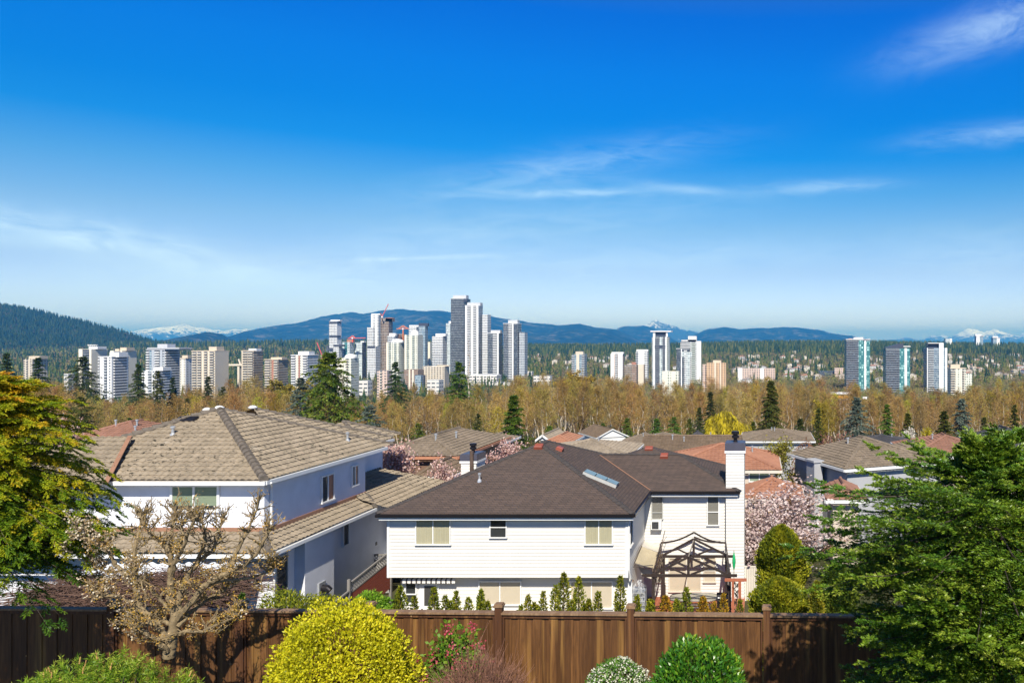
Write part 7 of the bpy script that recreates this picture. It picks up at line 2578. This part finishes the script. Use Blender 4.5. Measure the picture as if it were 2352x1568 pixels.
# --- eastern towers
tower('teal glass tower with dark balcony rows and a flat white roof line', 'D', 697, 930, 496, 1080, 'teal_glass', ((.0, .52, 'B', 'slab_dark'), (.76, .84, 'W', 'pier_white')), ((784, 868, 474, 'roof_white'),), roof='roof_white', extra=((868, 928, 488, 505, .5, 12, 'roof_dark', 'dark_band'), (735, 765, 484, 494, -2, 8, 'pier_brick', 'penthouse')))
tt = tower('teal glass tower with a sloping dark roof', 'D', 1048, 1296, 575, 1050, 'teal_glass', ((.0, .57, 'B', 'slab_dark'), (.77, .87, 'W', 'pier_white')), (), extra=((1236, 1300, 553, 560, .9, 8, 'roof_white', 'roof_slab'), (1195, 1236, 530, 575, .2, 12, 'roof_dark', 'penthouse')))
wq = px(pu('D', 1200), 1050) - tt.location.x
hq = pz(pv(575), 1050) - tt.location.z
MB().poly((0, 0, hq), (wq, 0, hq), (wq, 0, hq + 6.2), (0, 0, hq + 1.2)).poly((0, 0, hq + 1.2), (wq, 0, hq + 6.2), (wq, 14, hq + 6.2), (0, 14, hq + 1.2)).poly((0, 14, hq), (0, 0, hq), (0, 0, hq + 1.2), (0, 14, hq + 1.2)).build('sloped_roof', FM['roof_dark'], tt, local=True)
tower('blue and white tower with a tall white fin and a set back roof', 'D', 1418, 1634, 572, 1080, 'blue_glass', ((.0, .04, 'W', 'pier_white'), (.05, .34, 'B', 'slab_grey'), (.36, .64, 'S', 'slab_white'), (.86, .9, 'S', 'slab_white'), (.9, 1, 'W', 'pier_white')),
      ((1460, 1568, 530, 'roof_dark'),), extra=((1562, 1602, 524, None, 1.2, 6, 'pier_white', 'wall_fin'), (1460, 1600, 524, 530, .6, 10, 'roof_white', 'roof_slab')))
tower('beige white stepped block beside the blue and white tower', 'D', 1636, 1806, 760, 1000, 'cream_glass', ((.0, .3, 'B', 'slab_beige'), (.34, .46, 'W', 'pier_cream'), (.62, .72, 'W', 'pier_cream'), (.76, .9, 'B', 'slab_beige')), ((1666, 1752, 722, 'roof_tan'),), roof='roof_tan', extra=((1800, 1862, 806, None, -3, 15, 'cream_glass', 'wing'),))
tower('distant round topped glass tower before the snowy peaks', 'D', 1606, 1678, 486, 3300, 'pale_glass', ((.7, 1, 'W', 'pier_white'),), zb=-32, d=26)
tower('distant white and blue tower of the pair below the snowy peaks', 'D', 1884, 1962, 462, 3250, 'blue_glass', ((.0, .5, 'W', 'pier_white'),), ((1892, 1946, 446, 'roof_white'),), zb=-32, d=26, roof='roof_white', lip=3)
tower('distant blue tower with a white side, last of the pair below the snowy peaks', 'D', 2036, 2114, 478, 3250, 'blue_glass', ((.55, 1, 'W', 'pier_white'),), ((2050, 2100, 464, 'roof_white'),), zb=-32, d=26, roof='roof_white', lip=3)


def crane(label, base, top, jib, col, luff=False):
    """base, top, jib: (u, v) with distance D from the first."""
    (u, v, D), (u2, v2), js = base, top, jib
    a, b = at(u, v, D), at(u2, v2, D)
    T = thing('tower_crane', label, 'crane', a)
    m = plain('crane_paint_' + str(len(bpy.data.materials)), col, .6, .1, .3)
    MB().beam(a, b, 1.5, 1.5).build('mast', m, T)
    j = MB()
    for (p, q) in js:
        j.beam(at(p[0], p[1], D), at(q[0], q[1], D), 1.1, 1.1)
    j.build('jib', m, T)
    MB().box(b.x - 1.3, b.x + 1.3, b.y - 1.5, b.y + 1.5, b.z - 2.5, b.z + .2).build('cab', FM['roof_white'], T)


def bp(zx, zy): return (pu('B', zx), pv(zy))


crane('orange tower crane over the orange brown frame', (*bp(1342, 520), 1520), bp(1342, 392), ((bp(1282, 396), bp(1398, 394)), (bp(1342, 368), bp(1300, 394)), (bp(1342, 368), bp(1385, 393)), (bp(1342, 368), bp(1342, 394))), (.7, .22, .08))
crane('red tower crane with a long pale jib above the glassy block', (*bp(882, 520), 1430), bp(882, 474), ((bp(838, 482), bp(1000, 478)), (bp(882, 460), bp(850, 481)), (bp(882, 460), bp(905, 478))), (.7, .12, .08))
crane('red luffing crane leaning above the unfinished tower', (*bp(1152, 300), 1490), bp(1152, 282), ((bp(1150, 284), bp(1132, 250)), (bp(1152, 284), bp(1208, 170)), (bp(1132, 250), bp(1152, 282))), (.55, .1, .12))
crane('red luffing crane leaning low beside the striped block', (*bp(604, 668), 1300), bp(604, 640), ((bp(604, 642), bp(556, 520)), (bp(604, 642), bp(628, 656))), (.55, .1, .12))

G = thing('elevated_track', 'concrete elevated rail track on a pillar between the beige blocks', 'rail track', (px(pu('A', 2165), 1020), 1020, -69))
zd = pz(pv(722), 1020)
MB().box(px(pu('A', 2080), 1020), px(pu('A', 2300), 1020), 1020, 1029, zd - 1.6, zd + .6).build('deck', FM['slab_beige'], G)
MB().box(px(pu('A', 2160), 1020), px(pu('A', 2178), 1020), 1021, 1027, -71, zd - 1.6).build('pillar', FM['slab_beige'], G)
MB().beam((px(pu('A', 2158), 1020), 1024, zd + 7), (px(pu('A', 2178), 1020), 1024, zd - 1), 1.2, 1.5).build('brace', FM['slab_beige'], G)

# fuel station canopy seen through the bare branches
S = thing('fuel_canopy', 'white fuel station canopy with a yellow orange band seen through the bare trees', 'canopy', (px(pu('D', 570), 700), 700, -65))
xa, xb = px(pu('D', 575), 700), px(pu('D', 770), 700)
MB().box(xa, xb, 700, 712, pz(905, 700), pz(902, 700)).build('roof', FM['slab_white'], S)
MB().box(xa, xb, 699.8, 699.95, pz(915, 700), pz(909, 700)).build('fascia', plain('yellow_orange_band', (.8, .35, .03), .5, .05, .3), S)
for k in range(3):
    x = xa + (xb - xa) * (k + .3) / 3
    MB().box(x - .5, x + .5, 704, 705, -66, pz(905, 700)).build('column', FM['slab_white'], S)
MB().box(xa - 2, xb + 2, 713, 722, -66, pz(917, 700)).build('shop', FM['store'], S)
S2 = thing('sign_board', 'green and white roadside sign board seen through the bare trees', 'sign', (px(pu('D', 850), 690), 690, -65))
MB().box(px(pu('D', 842), 690), px(pu('D', 862), 690), 690, 690.5, pz(917, 690), pz(909, 690)).build('panel', plain('green_sign_panel', (.01, .16, .09), .5, .05, 1), S2)
MB().box(px(pu('D', 863), 690), px(pu('D', 905), 690), 690, 690.5, pz(916, 690), pz(911, 690)).build('panel', FM['slab_white'], S2)
MB().box(px(pu('D', 850), 690) - .3, px(pu('D', 850), 690) + .3, 690.1, 690.4, -66, pz(917, 690)).build('post', FM['slab_grey'], S2)

# ------------------------------------------------------------------ small houses on the far slope
def tiny_house(seed):
    r = random.Random(seed)
    w_, d_, h_, ri = r.uniform(11, 18), r.uniform(9, 12), r.uniform(6.0, 9.5), r.uniform(2.4, 3.6)
    T = thing('hillside_house', '', 'house', (0, 0, 0))
    wc = [(.74, .72, .68), (.66, .60, .52), (.7, .71, .74), (.58, .50, .43)][seed % 4]
    wb = MB().box(0, w_, 0, d_, -4, h_)
    if seed % 2:
        wb.poly((0, 0, h_), (w_, 0, h_), (w_ / 2, 0, h_ + ri))
    wb.build('wall', facade('hillside_wall_%d' % seed, wc, (.1, .1, .11), fh=3, wf=.45, bay=3.4, bw=.42, var=.5), T, local=True)
    rf = MB()
    if seed % 2:
        rf.poly((-.5, -.6, h_ - .2), (w_ / 2, -.6, h_ + ri), (w_ / 2, d_ + .6, h_ + ri), (-.5, d_ + .6, h_ - .2))
        rf.poly((w_ + .5, -.6, h_ - .2), (w_ + .5, d_ + .6, h_ - .2), (w_ / 2, d_ + .6, h_ + ri), (w_ / 2, -.6, h_ + ri))
    else:
        rf.poly((-.6, -.6, h_ - .1), (w_ + .6, -.6, h_ - .1), (w_ - d_ / 2, d_ / 2, h_ + ri), (d_ / 2, d_ / 2, h_ + ri))
        rf.poly((w_ + .6, -.6, h_ - .1), (w_ + .6, d_ + .6, h_ - .1), (w_ - d_ / 2, d_ / 2, h_ + ri))
        rf.poly((-.6, d_ + .6, h_ - .1), (-.6, -.6, h_ - .1), (d_ / 2, d_ / 2, h_ + ri))
        rf.poly((w_ + .6, d_ + .6, h_ - .1), (-.6, d_ + .6, h_ - .1), (d_ / 2, d_ / 2, h_ + ri), (w_ - d_ / 2, d_ / 2, h_ + ri))
    rc = [(.30, .25, .22), (.22, .2, .2), (.42, .36, .30), (.34, .18, .13)][(seed // 2) % 4]
    rf.build('roof', plain('hillside_roof_%d' % seed, rc, .9, .1, .2), T, local=True)
    return T


HL = ['white hip roofed house among the trees on the far hillside', 'small beige gabled house among the trees on the far hillside', 'pale grey blue hip roofed house among the trees on the far hillside', 'brownish gabled house among the trees on the far hillside']
protos = [tiny_house(k) for k in range(8)]
rr = random.Random(9)
_Ds = np.linspace(1250, 3000, 300)
house_pos = []
usedh = set()
for k in range(150):
    u = rr.uniform(1680, 2370) if k < 112 else rr.uniform(1205, 1560)
    v = rr.triangular(808, 882, 846) if k < 112 else rr.uniform(806, 850)
    Dv = np.interp(-v, -(CY - FOC * ground_z(px(u, 2000), _Ds) / _Ds), _Ds)
    x = px(u, Dv)
    i = rr.randrange(8)
    o = protos[i] if i not in usedh else copy_tree(protos[i])
    usedh.add(i)
    o.location = (x, Dv, float(ground_z(x, Dv)) + .3)
    o.rotation_euler = (0, 0, rr.uniform(-.5, .5))
    lab = HL[i % 4]
    tag(o, lab, 'house', 'houses on the far hillside: ' + lab.split(' among')[0])
    house_pos.append((x, Dv))
HP = np.array(house_pos)


# ------------------------------------------------------------------ far woods, as masses
def conifer_mass(P, H, W, seed):
    """Three jittered tiers per tree; P (n,3) feet."""
    r = np.random.default_rng(seed)
    n, k = len(P), 5
    tiers = ((.08, .55, 1.0), (.34, .8, .74), (.6, 1.0, .46))
    V, Fq, T = [], [], []
    o = 0
    col = r.random(n)
    for (b, t, wd) in tiers:
        a0 = r.uniform(0, 6.28, n)
        ring = []
        for j in range(k):
            a = a0 + 2 * np.pi * j / k
            rad = W * wd * r.uniform(.65, 1.15, n)
            ring.append(np.column_stack([P[:, 0] + rad * np.cos(a), P[:, 1] + rad * np.sin(a), P[:, 2] + H * (b + r.uniform(-.04, .04, n))]))
        apex = np.column_stack([P[:, 0] + r.normal(0, .3, n), P[:, 1], P[:, 2] + H * t])
        V += ring + [apex]
        ids = [o + j * n + np.arange(n) for j in range(k + 1)]
        for j in range(k):
            Fq.append(np.column_stack([ids[j], ids[(j + 1) % k], ids[k]]))
        o += (k + 1) * n
        T += [np.clip(col + r.normal(0, .08, n), 0, 1)] * (k + 1)
    return np.concatenate(V), np.concatenate(Fq), np.concatenate(T)


def leafy_mass(P, H, W, seed, m=18, q=2.2):
    r = np.random.default_rng(seed)
    n = len(P)
    k = np.repeat(np.arange(n), m)
    d = unit(r.normal(0, 1, (n * m, 3)))
    C = P[k] + np.column_stack([np.zeros(n * m), np.zeros(n * m), H[k] * .58]) + d * np.column_stack([W[k], W[k], H[k] * .42]) * (r.random(n * m) ** .4)[:, None]
    col = r.random(n)
    return leaves(C, r.normal(0, 1, C.shape), r.normal(0, 1, C.shape), q * r.uniform(.7, 1.4, n * m), q * .75, np.clip(col[k] + r.normal(0, .12, n * m), 0, 1))


FAR_CON = leaf_mat('far_conifer', [(0, (.010, .028, .014)), (.5, (.028, .055, .020)), (.8, (.07, .095, .028)), (1, (.12, .12, .035))], 0, .9, 0, .1)
FAR_DEC = leaf_mat('far_budding_wood', [(0, (.19, .145, .085)), (.35, (.27, .20, .115)), (.6, (.17, .17, .05)), (.85, (.13, .18, .035)), (1, (.34, .31, .07))], 0, .9, 0, .1)
r = np.random.default_rng(500)


def scatter(n, d0, d1, u0, u1, p=1.):
    y = d0 + (d1 - d0) * r.random(n) ** p
    u = r.uniform(u0, u1, n)
    x = (u - CX) / FOC * y
    return np.column_stack([x, y, ground_z(x, y)]), u


def clear_of(P, boxes):
    keep = np.ones(len(P), bool)
    for (x0, x1, y0, y1) in boxes:
        keep &= ~((P[:, 0] > x0) & (P[:, 0] < x1) & (P[:, 1] > y0) & (P[:, 1] < y1))
    return keep


BX = []
for o in COL.objects:
    if o.parent is None and o.get('category') in ('tower', 'building') and o.type == 'EMPTY':
        xs_ = [v[0] for ch in o.children if ch.type == 'MESH' for v in ch.bound_box]
        BX.append((o.location.x + min(xs_) - 3, o.location.x + max(xs_) + 3, o.location.y - 14, o.location.y + 26))
for (x, y) in HP:
    BX.append((x - 6, x + 20, y - 26, y + 14))
# forested ridge that closes the valley
P, u = scatter(14000, 2650, 3700, 1160, 2420, .8)
ok = clear_of(P, BX) & (r.random(len(P)) < .75 + .25 * np.sin(P[:, 0] * .004))
P = P[ok]
V, Fq, t = conifer_mass(P, r.uniform(17, 31, len(P)), r.uniform(3.4, 5.2, len(P)), 501)
tag(link('ridge_conifer_forest', np_mesh('ridge_conifer_forest', V, Fq, t), FAR_CON), kind='stuff')
# mixed trees between the houses on the slope
P, u = scatter(9500, 1250, 2900, 1180, 2420)
w_ = .5 + .5 * np.sin(P[:, 0] * .011 + 2 * np.sin(P[:, 1] * .004))
ok = clear_of(P, BX)
P, w_ = P[ok], w_[ok]
con = r.random(len(P)) < (.06 + .26 * w_ * np.clip((P[:, 1] - 1300) / 900, 0, 1))
Pc, Pd = P[con], P[~con]
V, Fq, t = conifer_mass(Pc, r.uniform(12, 26, len(Pc)), r.uniform(3, 5, len(Pc)), 502)
tag(link('slope_conifer_wood', np_mesh('slope_conifer_wood', V, Fq, t), FAR_CON), kind='stuff')
V, Fq, t = leafy_mass(Pd, r.uniform(7, 14, len(Pd)), r.uniform(3, 5.5, len(Pd)), 503, 16, 1.9)
tag(link('slope_budding_wood', np_mesh('slope_budding_wood', V, Fq, t), FAR_DEC), kind='stuff')
# valley trees between the blocks and behind the western towers
P, u = scatter(7000, 560, 2300, -120, 1240)
ok = clear_of(P, BX)
P = P[ok]
con = r.random(len(P)) < .25
Pc, Pd = P[con], P[~con]
V, Fq, t = conifer_mass(Pc, r.uniform(10, 20, len(Pc)), r.uniform(2.4, 3.8, len(Pc)), 504)
tag(link('valley_conifer_wood', np_mesh('valley_conifer_wood', V, Fq, t), FAR_CON), kind='stuff')
V, Fq, t = leafy_mass(Pd, r.uniform(6, 12, len(Pd)), r.uniform(2.6, 4.6, len(Pd)), 505, 26, 1.2)
tag(link('valley_budding_wood', np_mesh('valley_budding_wood', V, Fq, t), FAR_DEC), kind='stuff')
P, u = scatter(9000, 520, 1320, 1200, 2480)
P = P[clear_of(P, BX)]
V, Fq, t = leafy_mass(P, r.uniform(5, 10, len(P)), r.uniform(2.4, 4.2, len(P)), 508, 30, 1.0)
tag(link('valley_floor_wood', np_mesh('valley_floor_wood', V, Fq, t), FAR_DEC), kind='stuff')
P, u = scatter(7500, 1500, 3500, -260, 1240)
P = P[clear_of(P, BX)]
con = r.random(len(P)) < .45
Pc, Pd = P[con], P[~con]
V, Fq, t = conifer_mass(Pc, r.uniform(14, 26, len(Pc)), r.uniform(3.4, 5, len(Pc)), 510)
tag(link('western_conifer_wood', np_mesh('western_conifer_wood', V, Fq, t), FAR_CON), kind='stuff')
V, Fq, t = leafy_mass(Pd, r.uniform(9, 16, len(Pd)), r.uniform(4, 7, len(Pd)), 511, 12, 3)
tag(link('western_budding_wood', np_mesh('western_budding_wood', V, Fq, t), FAR_DEC), kind='stuff')
# dark forest line behind the western blocks
P, u = scatter(3800, 3300, 4300, 250, 1000)
V, Fq, t = conifer_mass(P, r.uniform(24, 44, len(P)), r.uniform(4, 6, len(P)), 506)
tag(link('western_forest_line', np_mesh('western_forest_line', V, Fq, t), FAR_CON), kind='stuff')
# forest on the near wooded hill
from mathutils.bvhtree import BVHTree
me = hill_o.data
bvh = BVHTree.FromPolygons([tuple(v.co) for v in me.vertices], [tuple(p.vertices) for p in me.polygons])
pts, dec = [], []
for k in range(15500):
    y = HILL_D - HILL_DEPTH * 1.02 * rr.random() ** 1.15 + 40
    x = px(rr.uniform(-330, 560), y)
    hit = bvh.ray_cast(Vector((x, y, 2000)), Vector((0, 0, -1)))
    if hit[0] is None: continue
    low = (hit[0].z + 66) / 240
    (dec if rr.random() < max(.06, .85 - 3.6 * low) + (.35 if math.sin(x * .009 + math.sin(y * .006) * 2) > .82 else 0) else pts).append(tuple(hit[0]))
P = np.array(pts)
V, Fq, t = conifer_mass(P - [0, 0, 1], r.uniform(16, 34, len(P)), r.uniform(3.8, 6, len(P)), 507)
tag(link('hill_conifer_forest', np_mesh('hill_conifer_forest', V, Fq, t), leaf_mat('hill_conifer', [(0, (.007, .022, .014)), (.6, (.018, .042, .020)), (1, (.04, .062, .025))], 0, .9, 0, .1)), kind='stuff')
P = np.array(dec)
V, Fq, t = leafy_mass(P, r.uniform(12, 19, len(P)), r.uniform(5, 8, len(P)), 509, 14, 3.2)
tag(link('hill_budding_wood', np_mesh('hill_budding_wood', V, Fq, t), leaf_mat('hill_bare_wood', [(0, (.08, .062, .042)), (.6, (.13, .095, .06)), (1, (.09, .095, .04))], 0, .9, 0, .1)), kind='stuff')
